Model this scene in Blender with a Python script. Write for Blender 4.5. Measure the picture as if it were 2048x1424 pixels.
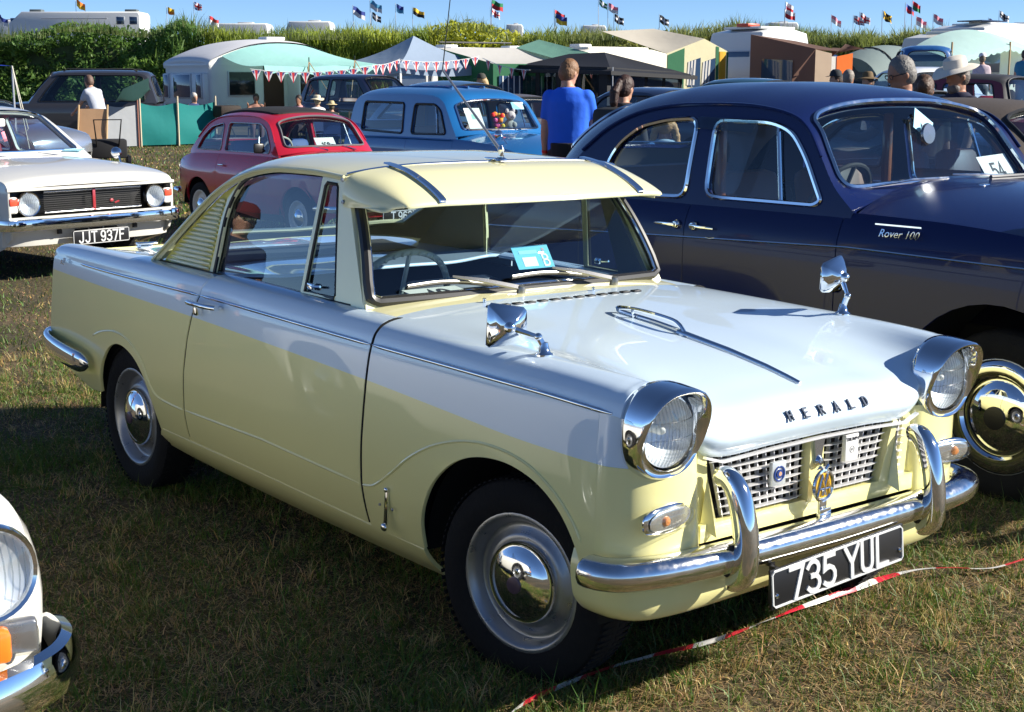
import bpy, bmesh, math, random
import numpy as np
from mathutils import Vector, Matrix, geometry
R_ = math.radians
random.seed(7); rng = np.random.default_rng(7)
for _o in list(bpy.data.objects): bpy.data.objects.remove(_o)
SC = bpy.context.scene
COL = SC.collection

# ------------------------------------------------------------------ camera
CAM = np.array([2.96213, -2.99865, 1.59362])
YAW, PIT, FPX = 2.465254, -0.185759, 2917.07
FW = np.array([math.cos(YAW)*math.cos(PIT), math.sin(YAW)*math.cos(PIT), math.sin(PIT)])
RT = np.array([math.sin(YAW), -math.cos(YAW), 0.0])
UP = np.cross(RT, FW)
cd = bpy.data.cameras.new('camera'); cam = bpy.data.objects.new('camera', cd); COL.objects.link(cam)
cd.sensor_width = 36; cd.lens = FPX/2048*36; cd.clip_start = .05; cd.clip_end = 5000
cam.matrix_world = Matrix(((RT[0],UP[0],-FW[0],CAM[0]),(RT[1],UP[1],-FW[1],CAM[1]),(RT[2],UP[2],-FW[2],CAM[2]),(0,0,0,1)))
SC.camera = cam
SC.render.resolution_x = 1024; SC.render.resolution_y = 712

# ------------------------------------------------------------------ sky, sun, exposure
SUN_AZ, SUN_EL = R_(49), R_(29.5)
w = bpy.data.worlds.new('World'); SC.world = w; w.use_nodes = True
nt = w.node_tree
sky = nt.nodes.new('ShaderNodeTexSky'); sky.sky_type = 'NISHITA'; sky.sun_disc = False
sky.sun_elevation = SUN_EL; sky.sun_rotation = R_(90) - SUN_AZ
sky.air_density = 1.0; sky.dust_density = 0; sky.ozone_density = 5; sky.altitude = 5500
nt.links.new(sky.outputs[0], nt.nodes['Background'].inputs[0])
nt.nodes['Background'].inputs[1].default_value = .08
sl = bpy.data.lights.new('sun', 'SUN'); sl.energy = 5.0; sl.angle = R_(.55); sl.color = (1, .94, .83)
so = bpy.data.objects.new('sun', sl); COL.objects.link(so)
sd = Vector((math.cos(SUN_AZ)*math.cos(SUN_EL), math.sin(SUN_AZ)*math.cos(SUN_EL), math.sin(SUN_EL)))
so.rotation_euler = sd.to_track_quat('Z', 'Y').to_euler(); so.location = (10, 14, 12)
vs = SC.view_settings
vs.view_transform = 'Standard'; vs.look = 'None'; vs.exposure = 0.92; vs.gamma = 1

# ------------------------------------------------------------------ materials
M = {}
def mat(name, col, rough=.5, metal=0., coat=0., spec=.5, noise=0., nscale=8., bump=0., bscale=40., trans=0., emit=None, rvar=0., sub=None):
    if name in M: return M[name]
    m = bpy.data.materials.new(name); m.use_nodes = True; t = m.node_tree; b = t.nodes['Principled BSDF']
    I = b.inputs
    I['Base Color'].default_value = (*col, 1); I['Roughness'].default_value = rough; I['Metallic'].default_value = metal
    I['Coat Weight'].default_value = coat; I['Coat Roughness'].default_value = .02; I['Specular IOR Level'].default_value = spec
    if noise or bump or rvar:
        tc = t.nodes.new('ShaderNodeTexCoord')
        n = t.nodes.new('ShaderNodeTexNoise'); n.inputs['Scale'].default_value = nscale; n.inputs['Detail'].default_value = 6
        t.links.new(tc.outputs['Object'], n.inputs['Vector'])
        if noise:
            mx = t.nodes.new('ShaderNodeMix'); mx.data_type = 'RGBA'
            mx.inputs['A'].default_value = (*[c*(1-noise) for c in col], 1); mx.inputs['B'].default_value = (*[min(1, c*(1+noise)) for c in col], 1)
            t.links.new(n.outputs['Fac'], mx.inputs['Factor']); t.links.new(mx.outputs['Result'], I['Base Color'])
        if rvar:
            mr = t.nodes.new('ShaderNodeMapRange'); mr.inputs['From Min'].default_value = .3; mr.inputs['From Max'].default_value = .7
            mr.inputs['To Min'].default_value = max(.01, rough-rvar); mr.inputs['To Max'].default_value = rough+rvar
            t.links.new(n.outputs['Fac'], mr.inputs['Value']); t.links.new(mr.outputs['Result'], I['Roughness'])
        if bump:
            n2 = t.nodes.new('ShaderNodeTexNoise'); n2.inputs['Scale'].default_value = bscale; n2.inputs['Detail'].default_value = 4
            t.links.new(tc.outputs['Object'], n2.inputs['Vector'])
            bp = t.nodes.new('ShaderNodeBump'); bp.inputs['Strength'].default_value = bump; bp.inputs['Distance'].default_value = .01
            t.links.new(n2.outputs['Fac'], bp.inputs['Height']); t.links.new(bp.outputs['Normal'], I['Normal'])
    if emit: I['Emission Color'].default_value = (*emit[:3], 1); I['Emission Strength'].default_value = emit[3]
    M[name] = m; return m
def paint(name, col, rough=.3, coat=1., **k):
    k.setdefault('noise', .03); k.setdefault('nscale', 3.); k.setdefault('bump', .004); k.setdefault('bscale', 7.)
    return mat(name, col, rough, coat=coat, **k)
def glass(name, tint=(.85, .92, .92), ior=1.5, rough=.0, refl=1.0):
    if name in M: return M[name]
    m = bpy.data.materials.new(name); m.use_nodes = True; t = m.node_tree; t.nodes.clear()
    o = t.nodes.new('ShaderNodeOutputMaterial'); mx = t.nodes.new('ShaderNodeMixShader'); fr = t.nodes.new('ShaderNodeFresnel'); fr.inputs[0].default_value = ior
    tr = t.nodes.new('ShaderNodeBsdfTransparent'); tr.inputs[0].default_value = (*tint, 1)
    gl = t.nodes.new('ShaderNodeBsdfGlossy'); gl.inputs['Roughness'].default_value = rough; gl.inputs[0].default_value = (refl, refl, refl, 1)
    ge = t.nodes.new('ShaderNodeNewGeometry'); mi = t.nodes.new('ShaderNodeMix'); mi.inputs['A'].default_value = ior; mi.inputs['B'].default_value = 1/ior
    t.links.new(ge.outputs['Backfacing'], mi.inputs['Factor']); t.links.new(mi.outputs['Result'], fr.inputs[0]); t.links.new(fr.outputs[0], mx.inputs[0]); t.links.new(tr.outputs[0], mx.inputs[1]); t.links.new(gl.outputs[0], mx.inputs[2]); t.links.new(mx.outputs[0], o.inputs[0])
    M[name] = m; return m
def fabric(name, col, tl=.35, noise=.06):
    if name in M: return M[name]
    m = bpy.data.materials.new(name); m.use_nodes = True; t = m.node_tree; b = t.nodes['Principled BSDF']
    b.inputs['Base Color'].default_value = (*col, 1); b.inputs['Roughness'].default_value = .8
    tr = t.nodes.new('ShaderNodeBsdfTranslucent'); tr.inputs[0].default_value = (*col, 1)
    mx = t.nodes.new('ShaderNodeMixShader'); mx.inputs[0].default_value = tl
    o = t.nodes['Material Output']
    t.links.new(b.outputs[0], mx.inputs[1]); t.links.new(tr.outputs[0], mx.inputs[2]); t.links.new(mx.outputs[0], o.inputs[0])
    tc = t.nodes.new('ShaderNodeTexCoord'); n = t.nodes.new('ShaderNodeTexNoise'); n.inputs['Scale'].default_value = 3
    t.links.new(tc.outputs['Object'], n.inputs['Vector'])
    bp = t.nodes.new('ShaderNodeBump'); bp.inputs['Strength'].default_value = .25; bp.inputs['Distance'].default_value = .05
    t.links.new(n.outputs['Fac'], bp.inputs['Height']); t.links.new(bp.outputs['Normal'], b.inputs['Normal'])
    M[name] = m; return m
CHROME = mat('chrome', (.82, .83, .84), .055, 1., bump=.02, bscale=14, rvar=.03, nscale=25)
DULLCHROME = mat('worn_chrome', (.74, .74, .73), .14, 1., bump=.008, bscale=30, rvar=.07, nscale=40, noise=.08)
STEEL = mat('silver_paint', (.36, .365, .375), .33, .75, rvar=.1, nscale=20, noise=.12)
ALU = mat('grille_alloy', (.82, .82, .83), .32, .4)
RUBBER = mat('tyre_rubber', (.011, .011, .012), .85, spec=.2, noise=.3, nscale=14, bump=.3, bscale=90)
BLACK = mat('black_trim', (.012, .012, .013), .4)
DARK = mat('dark_interior', (.02, .02, .022), .8)
VOID = mat('underbody_black', (.006, .006, .006), .95)
GLASS = glass('window_glass', (.74, .83, .84), 1.6)
SIDEGLASS = glass('side_window_glass', (.70, .82, .92), 1.75)
LENS = glass('lamp_glass', (.9, .93, .95), 1.5)
WHITEP = mat('white_plastic', (.8, .8, .78), .5)
ORANGE = mat('orange_lens', (.85, .22, .02), .25, coat=.5)
REDL = mat('red_lens', (.5, .02, .015), .2, coat=.6)

# ------------------------------------------------------------------ mesh helpers
def mkobj(name, V, F, mats, parent=None, normals=None, fm=None, smooth=True, ang=None):
    me = bpy.data.meshes.new(name)
    me.from_pydata([tuple(map(float, v)) for v in V], [], [tuple(map(int, f)) for f in F])
    for m in (mats if isinstance(mats, (list, tuple)) else [mats]): me.materials.append(m)
    if fm is not None: me.polygons.foreach_set('material_index', np.asarray(fm, dtype=np.int32))
    me.polygons.foreach_set('use_smooth', np.full(len(me.polygons), bool(smooth)))
    if normals is not None: me.normals_split_custom_set_from_vertices([tuple(map(float, n)) for n in normals])
    elif ang: me.set_sharp_from_angle(angle=R_(ang))
    me.update()
    o = bpy.data.objects.new(name, me); COL.objects.link(o)
    if parent is not None: o.parent = parent
    return o
def empty(name, loc=(0, 0, 0), rz=0., label=None, cat=None, group=None, mw=None):
    o = bpy.data.objects.new(name, None); COL.objects.link(o); o.empty_display_size = .2
    if mw is not None: o.matrix_world = mw
    else: o.location = loc; o.rotation_euler = (0, 0, rz)
    return tag(o, label, cat, group)
def tag(o, label=None, cat=None, group=None, kind=None):
    if label: o['label'] = label
    if cat: o['category'] = cat
    if group: o['group'] = group
    if kind: o['kind'] = kind
    return o
def copytree(o, parent=None):
    c = o.copy(); COL.objects.link(c); c.parent = parent
    if parent is not None: c.matrix_parent_inverse = o.matrix_parent_inverse.copy()
    for ch in o.children: copytree(ch, c)
    return c
def pch(xs, ys):
    x = np.asarray(xs, float); y = np.asarray(ys, float)
    h = np.diff(x); dl = np.diff(y)/h; m = np.zeros_like(y)
    if len(x) == 2: m[:] = dl[0]
    else:
        for i in range(1, len(x)-1):
            if dl[i-1]*dl[i] > 0:
                w1 = 2*h[i]+h[i-1]; w2 = h[i]+2*h[i-1]; m[i] = (w1+w2)/(w1/dl[i-1]+w2/dl[i])
        m[0] = dl[0]; m[-1] = dl[-1]
    def fn(t):
        t = np.asarray(t, float); i = np.clip(np.searchsorted(x, t)-1, 0, len(x)-2); s = (t-x[i])/h[i]
        s_ = np.clip(s, 0, 1)
        r = (2*s_**3-3*s_**2+1)*y[i]+(s_**3-2*s_**2+s_)*h[i]*m[i]+(-2*s_**3+3*s_**2)*y[i+1]+(s_**3-s_**2)*h[i]*m[i+1]
        return r+np.where(s < 0, s*h[i]*m[0], 0)+np.where(s > 1, (s-1)*h[i]*m[-1], 0)
    return fn
def _cr(p0, p1, p2, p3, s):
    return .5*(2*p1+(p2-p0)*s+(2*p0-5*p1+4*p2-p3)*s*s+(3*p1-p0-3*p2+p3)*s**3)
def catmull(P, n=8, closed=False):
    P = np.asarray(P, float); N = len(P); out = []
    for i in range(N if closed else N-1):
        if closed: q = [P[(i+k) % N] for k in (-1, 0, 1, 2)]
        else: q = [P[i-1] if i > 0 else 2*P[0]-P[1], P[i], P[i+1], P[i+2] if i+2 < N else 2*P[-1]-P[-2]]
        for s in np.arange(n)/n: out.append(_cr(*q, s))
    if not closed: out.append(P[-1])
    return np.array(out)
class Loft:
    """control net [station][k] of (x,y,z); S(t,s) is Catmull-Rom both ways"""
    def __init__(s, net, mir=1): s.P = np.array(net, float); s.m = mir; s.n, s.k = s.P.shape[:2]
    def __call__(s, t, q):
        t = np.asarray(t, float); q = np.asarray(q, float); P = s.P; n, K = s.n, s.k
        E = np.concatenate([2*P[:1]-P[1:2], P, 2*P[-1:]-P[-2:-1]])
        i = np.clip(np.floor(t).astype(int), 0, n-2); f = (t-i)[:, None, None]
        Q = _cr(E[i], E[i+1], E[i+2], E[i+3], f)
        Q = np.concatenate([2*Q[:, :1]-Q[:, 1:2], Q, 2*Q[:, -1:]-Q[:, -2:-1]], 1)
        j = np.clip(np.floor(q).astype(int), 0, K-2); g = (q-j)[:, None]; a = np.arange(len(t))
        r = _cr(Q[a, j], Q[a, j+1], Q[a, j+2], Q[a, j+3], g)
        r[:, 1] *= s.m
        return r
def inpoly(px, py, poly):
    poly = np.asarray(poly, float); r = np.zeros(len(px), bool); n = len(poly)
    for i in range(n):
        x1, y1 = poly[i]; x2, y2 = poly[(i+1) % n]
        if y1 == y2: continue
        c = ((y1 > py) != (y2 > py)) & (px < (x2-x1)*(py-y1)/(y2-y1)+x1)
        r ^= c
    return r
def resamp(poly, closed=True, step=1.):
    poly = np.asarray(poly, float); out = []
    n = len(poly)
    for i in range(n if closed else n-1):
        a, b = poly[i], poly[(i+1) % n]; k = max(1, int(math.ceil(np.linalg.norm(b-a)/step)))
        for j in range(k): out.append(a+(b-a)*j/k)
    if not closed: out.append(poly[-1])
    return np.array(out)
def panel(name, S, outer, mt, parent=None, holes=(), step=(.05, .05), thick=.012, off=0., ref=None, rim=True, maxseg=.8):
    """sheet on surface S(u,v), cut to polygon `outer` minus `holes`; ref: a point the normals point away from"""
    sc = np.array(step, float)
    O = resamp(np.asarray(outer, float)/sc, True, maxseg); Hs = [resamp(np.asarray(h, float)/sc, True, maxseg) for h in holes]
    loops = [O]+Hs
    pts = []; edges = []
    for L in loops:
        b = len(pts); pts += list(L); edges += [(b+i, b+(i+1) % len(L)) for i in range(len(L))]
    B = np.array(pts)
    lo, hi = O.min(0), O.max(0)
    gx, gy = np.meshgrid(np.arange(math.floor(lo[0])+.5, hi[0], 1), np.arange(math.floor(lo[1])+.5, hi[1], 1))
    g = np.stack([gx.ravel(), gy.ravel()], 1)
    if len(g):
        ok = inpoly(g[:, 0], g[:, 1], O)
        for h in Hs: ok &= ~inpoly(g[:, 0], g[:, 1], h)
        g = g[ok]
    if len(g):
        d = np.min(((g[:, None, :]-B[None])**2).sum(2), 1) if len(g)*len(B) < 4e6 else np.ones(len(g))
        g = g[d > .12]
    allp = pts+list(g)
    r = geometry.delaunay_2d_cdt([Vector(p) for p in allp], edges, [], 0, 1e-5)
    vv = np.array([tuple(v) for v in r[0]]); ff = np.array([tuple(f) for f in r[2]])
    c = vv[ff].mean(1); ok = inpoly(c[:, 0], c[:, 1], O)
    for h in Hs: ok &= ~inpoly(c[:, 0], c[:, 1], h)
    ff = ff[ok]
    uv = vv*sc
    P = S(uv[:, 0], uv[:, 1])
    e = sc*.02
    Nn = np.cross((S(uv[:, 0]+e[0], uv[:, 1])-S(uv[:, 0]-e[0], uv[:, 1]))/e[0], (S(uv[:, 0], uv[:, 1]+e[1])-S(uv[:, 0], uv[:, 1]-e[1]))/e[1])
    Nn /= np.linalg.norm(Nn, axis=1, keepdims=True)+1e-12
    fl = False
    if ref is not None and ((P-np.asarray(ref))*Nn).sum() < 0: Nn = -Nn; fl = True
    P = P+Nn*off
    V = list(P); Nr = list(Nn); F = [tuple(f[::-1]) if fl else tuple(f) for f in ff]
    if rim and thick:
        cnt = {}
        for f in F:
            for a, b in ((f[0], f[1]), (f[1], f[2]), (f[2], f[0])): cnt[(a, b)] = 1
        for (a, b) in list(cnt):
            if (b, a) in cnt: continue
            pa, pb, na, nb = P[a], P[b], Nn[a], Nn[b]
            o = np.cross(pb-pa, na); o /= np.linalg.norm(o)+1e-12
            i = len(V); V += [pa, pb, pb-nb*thick, pa-na*thick]
            n1 = na+o; n2 = nb+o; Nr += [n1/np.linalg.norm(n1), n2/np.linalg.norm(n2), o, o]
            F.append((i+1, i, i+3, i+2))
    return mkobj(name, V, F, mt, parent, normals=Nr)
def frame_along(P, closed=False, up=None):
    P = np.asarray(P, float); n = len(P)
    T = np.gradient(P, axis=0) if not closed else np.roll(P, -1, 0)-np.roll(P, 1, 0)
    T /= np.linalg.norm(T, axis=1, keepdims=True)+1e-12
    A = np.zeros_like(P); B = np.zeros_like(P)
    u = np.array(up if up is not None else ((0, 0, 1) if abs(T[0][2]) < .9 else (1, 0, 0)), float)
    for i in range(n):
        if up is not None and np.ndim(up) == 2: u = np.array(up[i], float)
        elif up is not None: u = np.array(up, float)
        a = u-T[i]*(u@T[i])
        if np.linalg.norm(a) < 1e-6: a = A[i-1]
        a /= np.linalg.norm(a)+1e-12; A[i] = a; B[i] = np.cross(T[i], a)
        if up is None: u = a
    return T, A, B
class MB:
    def __init__(s): s.V = []; s.F = []; s.m = []; s.cur = 0
    def _add(s, V, F): 
        b = len(s.V); s.V += [tuple(v) for v in V]; s.F += [tuple(i+b for i in f) for f in F]; s.m += [s.cur]*len(F); return s
    def sweep(s, path, prof, up=None, closed=False, caps=True, scale=None, pclosed=True):
        T, A, B = frame_along(path, closed, up); n = len(path); k = len(prof); V = []; pr = np.asarray(prof, float)
        sc = np.ones(n) if scale is None else np.asarray(scale, float)
        for i in range(n):
            for a, b in pr: V.append(np.asarray(path[i])+(B[i]*a+A[i]*b)*sc[i])
        F = []
        for i in range(n if closed else n-1):
            for j in range(k if pclosed else k-1):
                a, b = i*k+j, i*k+(j+1) % k; c = ((i+1) % n)*k
                F.append((a, b, c+(j+1) % k, c+j))
        if caps and not closed and pclosed: F += [tuple(range(k))[::-1], tuple((n-1)*k+j for j in range(k))]
        return s._add(V, F)
    def tube(s, path, r, n=8, closed=False, up=None, caps=True, asp=1.):
        a = np.arange(n)*2*math.pi/n; pr = np.stack([np.cos(a)*asp, np.sin(a)], 1)
        rr = np.full(len(path), r) if np.isscalar(r) else np.asarray(r)
        return s.sweep(path, pr, up, closed, caps, rr)
    def lathe(s, prof, n=32, loc=(0, 0, 0), axis=(0, 1, 0), capend=False):
        ax = Vector(axis).normalized(); q = Vector((0, 0, 1)).rotation_difference(ax).to_matrix(); V = []; F = []
        k = len(prof)
        for i in range(n):
            a = 2*math.pi*i/n
            for r, h in prof: V.append(q @ Vector((r*math.cos(a), r*math.sin(a), h))+Vector(loc))
        for i in range(n):
            for j in range(k-1): F.append((i*k+j, ((i+1) % n)*k+j, ((i+1) % n)*k+j+1, i*k+j+1))
        if capend:
            F.append(tuple(i*k+k-1 for i in range(n)))
        return s._add(V, F)
    def box(s, c, d, rot=None, bev=0.):
        bm = bmesh.new(); bmesh.ops.create_cube(bm, size=1)
        bmesh.ops.scale(bm, vec=Vector(d), verts=bm.verts)
        if bev: bmesh.ops.bevel(bm, geom=bm.edges[:], offset=bev, segments=2, affect='EDGES', profile=.5)
        if rot is not None: bmesh.ops.transform(bm, matrix=rot.to_4x4(), verts=bm.verts)
        bmesh.ops.translate(bm, vec=Vector(c), verts=bm.verts)
        bm.verts.ensure_lookup_table(); V = [v.co[:] for v in bm.verts]; F = [[v.index for v in f.verts] for f in bm.faces]; bm.free()
        return s._add(V, F)
    def prism(s, poly, h, mw=None):
        """closed 2-D polygon extruded 0..h along local z, placed by matrix"""
        mw = mw or Matrix(); n = len(poly); V = [mw @ Vector((p[0], p[1], z)) for z in (0, h) for p in poly]
        F = [tuple(range(n))[::-1], tuple(range(n, 2*n))]+[(i, (i+1) % n, n+(i+1) % n, n+i) for i in range(n)]
        return s._add(V, F)
    def ell(s, c, r, n=16, m=10, rot=None):
        V = []; F = []
        for j in range(m+1):
            ph = math.pi*j/m
            for i in range(n):
                th = 2*math.pi*i/n; v = Vector((r[0]*math.sin(ph)*math.cos(th), r[1]*math.sin(ph)*math.sin(th), r[2]*math.cos(ph)))
                if rot is not None: v = rot @ v
                V.append(v+Vector(c))
        for j in range(m):
            for i in range(n): F.append((j*n+i, (j+1)*n+i, (j+1)*n+(i+1) % n, j*n+(i+1) % n))
        return s._add(V, F)
    def grid(s, fn, nu, nv):
        V = [fn(i/nu, j/nv) for i in range(nu+1) for j in range(nv+1)]
        F = [(i*(nv+1)+j, (i+1)*(nv+1)+j, (i+1)*(nv+1)+j+1, i*(nv+1)+j+1) for i in range(nu) for j in range(nv)]
        return s._add(V, F)
    def mir(s):
        """mirror everything across y=0 (adds a copy)"""
        n = len(s.V); V = [(v[0], -v[1], v[2]) for v in s.V]; F = [tuple(i+n for i in f[::-1]) for f in s.F]
        s.V += V; s.F += F; s.m += s.m; return s
    def flipy(s):
        s.V = [(v[0], -v[1], v[2]) for v in s.V]; s.F = [f[::-1] for f in s.F]; return s
    def build(s, name, mats, parent=None, ang=40, smooth=True):
        return mkobj(name, s.V, s.F, mats, parent, fm=s.m, smooth=smooth, ang=ang)
def half_round(w, h, n=8, base=True):
    """D profile: flat at b=0, height h, half width w"""
    return [(w*math.cos(math.pi*i/n), h*math.sin(math.pi*i/n)) for i in range(n+1)]
def superprof(a, b, n=20, p=2.6):
    o = []
    for i in range(n):
        t = 2*math.pi*i/n; c, s_ = math.cos(t), math.sin(t)
        o.append((a*math.copysign(abs(c)**(2/p), c), b*math.copysign(abs(s_)**(2/p), s_)))
    return o

# stroke lettering (number plates, cards): polylines in a 1 x 1.6 cell
def _arc(cx, cy, rx, ry, a0, a1, n=8): return [(cx+rx*math.cos(R_(a0+(a1-a0)*i/n)), cy+ry*math.sin(R_(a0+(a1-a0)*i/n))) for i in range(n+1)]
GL = {
 '7': [[(0, 1.6), (.95, 1.6), (.35, 0)]],
 '3': [[(.08, 1.35)]+_arc(.48, 1.2, .42, .4, 150, -80)+[(.4, .82)], [(.4, .82)]+_arc(.48, .42, .46, .42, 80, -150)],
 '5': [[(.85, 1.6), (.15, 1.6), (.1, .9)]+_arc(.45, .5, .47, .5, 110, -140)],
 '9': [_arc(.5, 1.12, .42, .48, 0, 360, 16), [(.92, 1.12)]+_arc(.5, .5, .42, .5, 0, -140)],
 '6': [_arc(.5, .48, .42, .48, 0, 360, 16), [(.08, .48)]+_arc(.5, 1.1, .42, .5, 180, 40)],
 '8': [_arc(.5, 1.2, .38, .4, 0, 360, 14), _arc(.5, .42, .44, .42, 0, 360, 14)],
 '4': [[(.7, 0), (.7, 1.6), (0, .45), (1, .45)]], '1': [[(.25, 1.3), (.55, 1.6), (.55, 0)]],
 '0': [_arc(.5, .8, .42, .8, 0, 360, 18)], '2': [_arc(.48, 1.15, .42, .45, 160, -40)+[(.05, 0), (.95, 0)]],
 'Y': [[(0, 1.6), (.5, .75), (1, 1.6)], [(.5, .75), (.5, 0)]], 'U': [[(.08, 1.6), (.08, .45)]+_arc(.5, .42, .42, .42, 180, 360)+[(.92, 1.6)]],
 'L': [[(.1, 1.6), (.1, 0), (.95, 0)]], 'J': [[(.8, 1.6), (.8, .42)]+_arc(.42, .4, .38, .4, 0, -160)], 'T': [[(0, 1.6), (1, 1.6)], [(.5, 1.6), (.5, 0)]],
 'F': [[(.1, 0), (.1, 1.6), (.92, 1.6)], [(.1, .85), (.75, .85)]], 'H': [[(.08, 0), (.08, 1.6)], [(.92, 0), (.92, 1.6)], [(.08, .82), (.92, .82)]],
 'B': [[(.1, 0), (.1, 1.6)]+_arc(.5, 1.22, .4, .38, 90, -90)+[(.1, .84)], [(.5, .84)]+_arc(.5, .42, .44, .42, 90, -90)+[(.1, 0)]],
 'A': [[(0, 0), (.5, 1.6), (1, 0)], [(.18, .5), (.82, .5)]], 'E': [[(.9, 1.6), (.1, 1.6), (.1, 0), (.95, 0)], [(.1, .82), (.75, .82)]],
 'R': [[(.1, 0), (.1, 1.6)]+_arc(.5, 1.22, .42, .38, 90, -90)+[(.1, .84)], [(.5, .84), (.95, 0)]],
 'I': [[(.5, 0), (.5, 1.6)]], 'M': [[(0, 0), (0, 1.6), (.5, .5), (1, 1.6), (1, 0)]], 'P': [[(.1, 0), (.1, 1.6)]+_arc(.5, 1.18, .42, .42, 90, -90)+[(.1, .76)]],
 'D': [[(.1, 0), (.1, 1.6)]+_arc(.4, .8, .55, .8, 90, -90)+[(.1, 0)]], 'K': [[(.1, 0), (.1, 1.6)], [(.95, 1.6), (.1, .7)], [(.35, .95), (.95, 0)]],
 'O': [_arc(.5, .8, .45, .8, 0, 360, 18)], 'V': [[(0, 1.6), (.5, 0), (1, 1.6)]],
}
def strokes(mb, text, mw, h, wd, th, gap=.35, depth=.004, space=.55, center=True):
    """raised stroke lettering in the local xy plane of matrix mw, th = stroke width"""
    s = h/1.6; x = 0; items = []
    for ch in text:
        if ch == ' ': x += space*wd; continue
        items.append((ch, x)); x += (.35 if ch in 'I1' else 1)*wd+gap*wd
    tot = x-gap*wd; x0 = -tot/2 if center else 0
    for ch, xo in items:
        for q, pl in enumerate(GL[ch]):
            P = np.array([((p[0]-(.32 if ch in 'I1' else 0))*wd+xo+x0, p[1]*s-h/2) for p in pl]); n = len(P)
            cl = n > 2 and np.linalg.norm(P[0]-P[-1]) < 1e-6
            L = []; Rr = []
            for i in range(n):
                a = P[i]-P[i-1] if i > 0 else (P[-1]-P[-2] if cl else P[1]-P[0]); b = P[i+1]-P[i] if i < n-1 else (P[1]-P[0] if cl else P[i]-P[i-1])
                a = a/np.linalg.norm(a); b = b/np.linalg.norm(b); t = a+b
                t = t/(np.linalg.norm(t)+1e-9); nn = np.array([-t[1], t[0]]); k = min(2.2, 1/max(.35, nn@np.array([-a[1], a[0]])))
                e = 0
                if not cl and i == 0: e = -th/2
                if not cl and i == n-1: e = th/2
                L.append(P[i]+nn*th/2*k+t*e); Rr.append(P[i]-nn*th/2*k+t*e)
            z0, z1 = 0, depth+.0004*q+.0002*(ord(ch) % 3); V = []
            for i in range(n): V += [mw @ Vector((*L[i], z1)), mw @ Vector((*Rr[i], z1)), mw @ Vector((*L[i], z0)), mw @ Vector((*Rr[i], z0))]
            F = []
            for i in range(n-1):
                a, b = 4*i, 4*i+4
                F += [(a, a+1, b+1, b), (a+2, a, b, b+2), (a+1, a+3, b+3, b+1)]
            F += [(0, 2, 3, 1), (4*n-4, 4*n-3, 4*n-1, 4*n-2)]
            mb._add(V, F)
    return mb
def frame_m(o, x, z):
    """matrix with local x along x, local z (face normal) along z"""
    x = Vector(x).normalized(); z = Vector(z); z = (z-x*z.dot(x)).normalized(); y = z.cross(x)
    m = Matrix((x, y, z)).transposed().to_4x4(); m.translation = Vector(o); return m
def text_obj(name, body, size, mw, mt, parent, depth=.002, spacing=1., shear=0., bold=0.):
    c = bpy.data.curves.new('t', 'FONT'); c.body = body; c.size = size; c.extrude = depth; c.align_x = 'CENTER'; c.align_y = 'CENTER'
    c.space_character = spacing; c.shear = shear; c.offset = bold; c.resolution_u = 3
    t = bpy.data.objects.new('t', c); COL.objects.link(t)
    bpy.context.view_layer.update()
    me = bpy.data.meshes.new_from_object(t.evaluated_get(bpy.context.evaluated_depsgraph_get()))
    bpy.data.objects.remove(t); me.transform(mw); me.materials.clear(); me.materials.append(mt)
    o = bpy.data.objects.new(name, me); me.name = name; COL.objects.link(o); o.parent = parent
    return o
def wheel(parent, loc, R, rimr, wdt, mats, cap=.09, side=-1, dish='steel', n=44, emblem=None, seg=True):
    """side=-1: outer face towards -y"""
    w = empty('wheel', loc); w.parent = parent; a = (0, side, 0); h = wdt/2
    t = MB().lathe([(rimr*.97, -h*.8), (rimr*1.06, -h), (R*.9, -h*1.08), (R*.97, -h*.9), (R, -h*.55), (R, h*.55), (R*.97, h*.9), (R*.955, h*.93), (R*.9, h*1.06), (R*.84, h*1.1), (R*.78, h*1.1), (rimr*1.1, h*1.02), (rimr*1.03, h*.94), (rimr*.97, h*.8)], n, axis=a)
    if seg:
        for i in range(n*2):
            th = 2*math.pi*(i+.5)/(n*2)
            for q in (-.35, .35):
                rot = Matrix.Rotation(-side*th, 3, 'Y') @ Matrix.Rotation(.25 if q > 0 else -.25, 3, 'Z')
                c = Matrix.Rotation(-side*th, 3, 'Y') @ Vector((R*.9965, side*0+q*wdt*.8, 0)); t.box((c.x, c.y, c.z), (.004, wdt*.40, R*.035), Matrix.Rotation(-side*th, 3, 'Y'))
    t.build('tyre', mats[0], w, ang=50)
    r = rimr
    MB().lathe([(r*.99, h*.80), (r*1.045, h*.90), (r*1.05, h*.97), (r*1.02, h*1.0), (r*.985, h*.97), (r*.95, h*.80), (r*.90, h*.60), (r*.885, h*.40), (r*.86, h*.36), (r*.80, h*.38), (r*.72, h*.58), (r*.67, h*.66), (r*.60, h*.66), (r*.5, h*.55), (0, h*.5)], n, axis=a).build('rim', mats[1], w, ang=45)
    c = cap
    hc = MB().lathe([(c*1.0, h*.55), (c*1.02, h*.82), (c*.985, h*.90), (c*.93, h*.88), (c*.88, h*.92), (c*.78, h*1.04), (c*.55, h*1.2), (c*.3, h*1.3), (0, h*1.33)], n, axis=a).build('hubcap', mats[2], w, ang=60)
    if emblem:
        MB().lathe([(c*.21, h*1.28), (c*.21, h*1.36), (c*.18, h*1.385), (0, h*1.385)], 20, axis=a).build('emblem', emblem, w)
    return w
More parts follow.
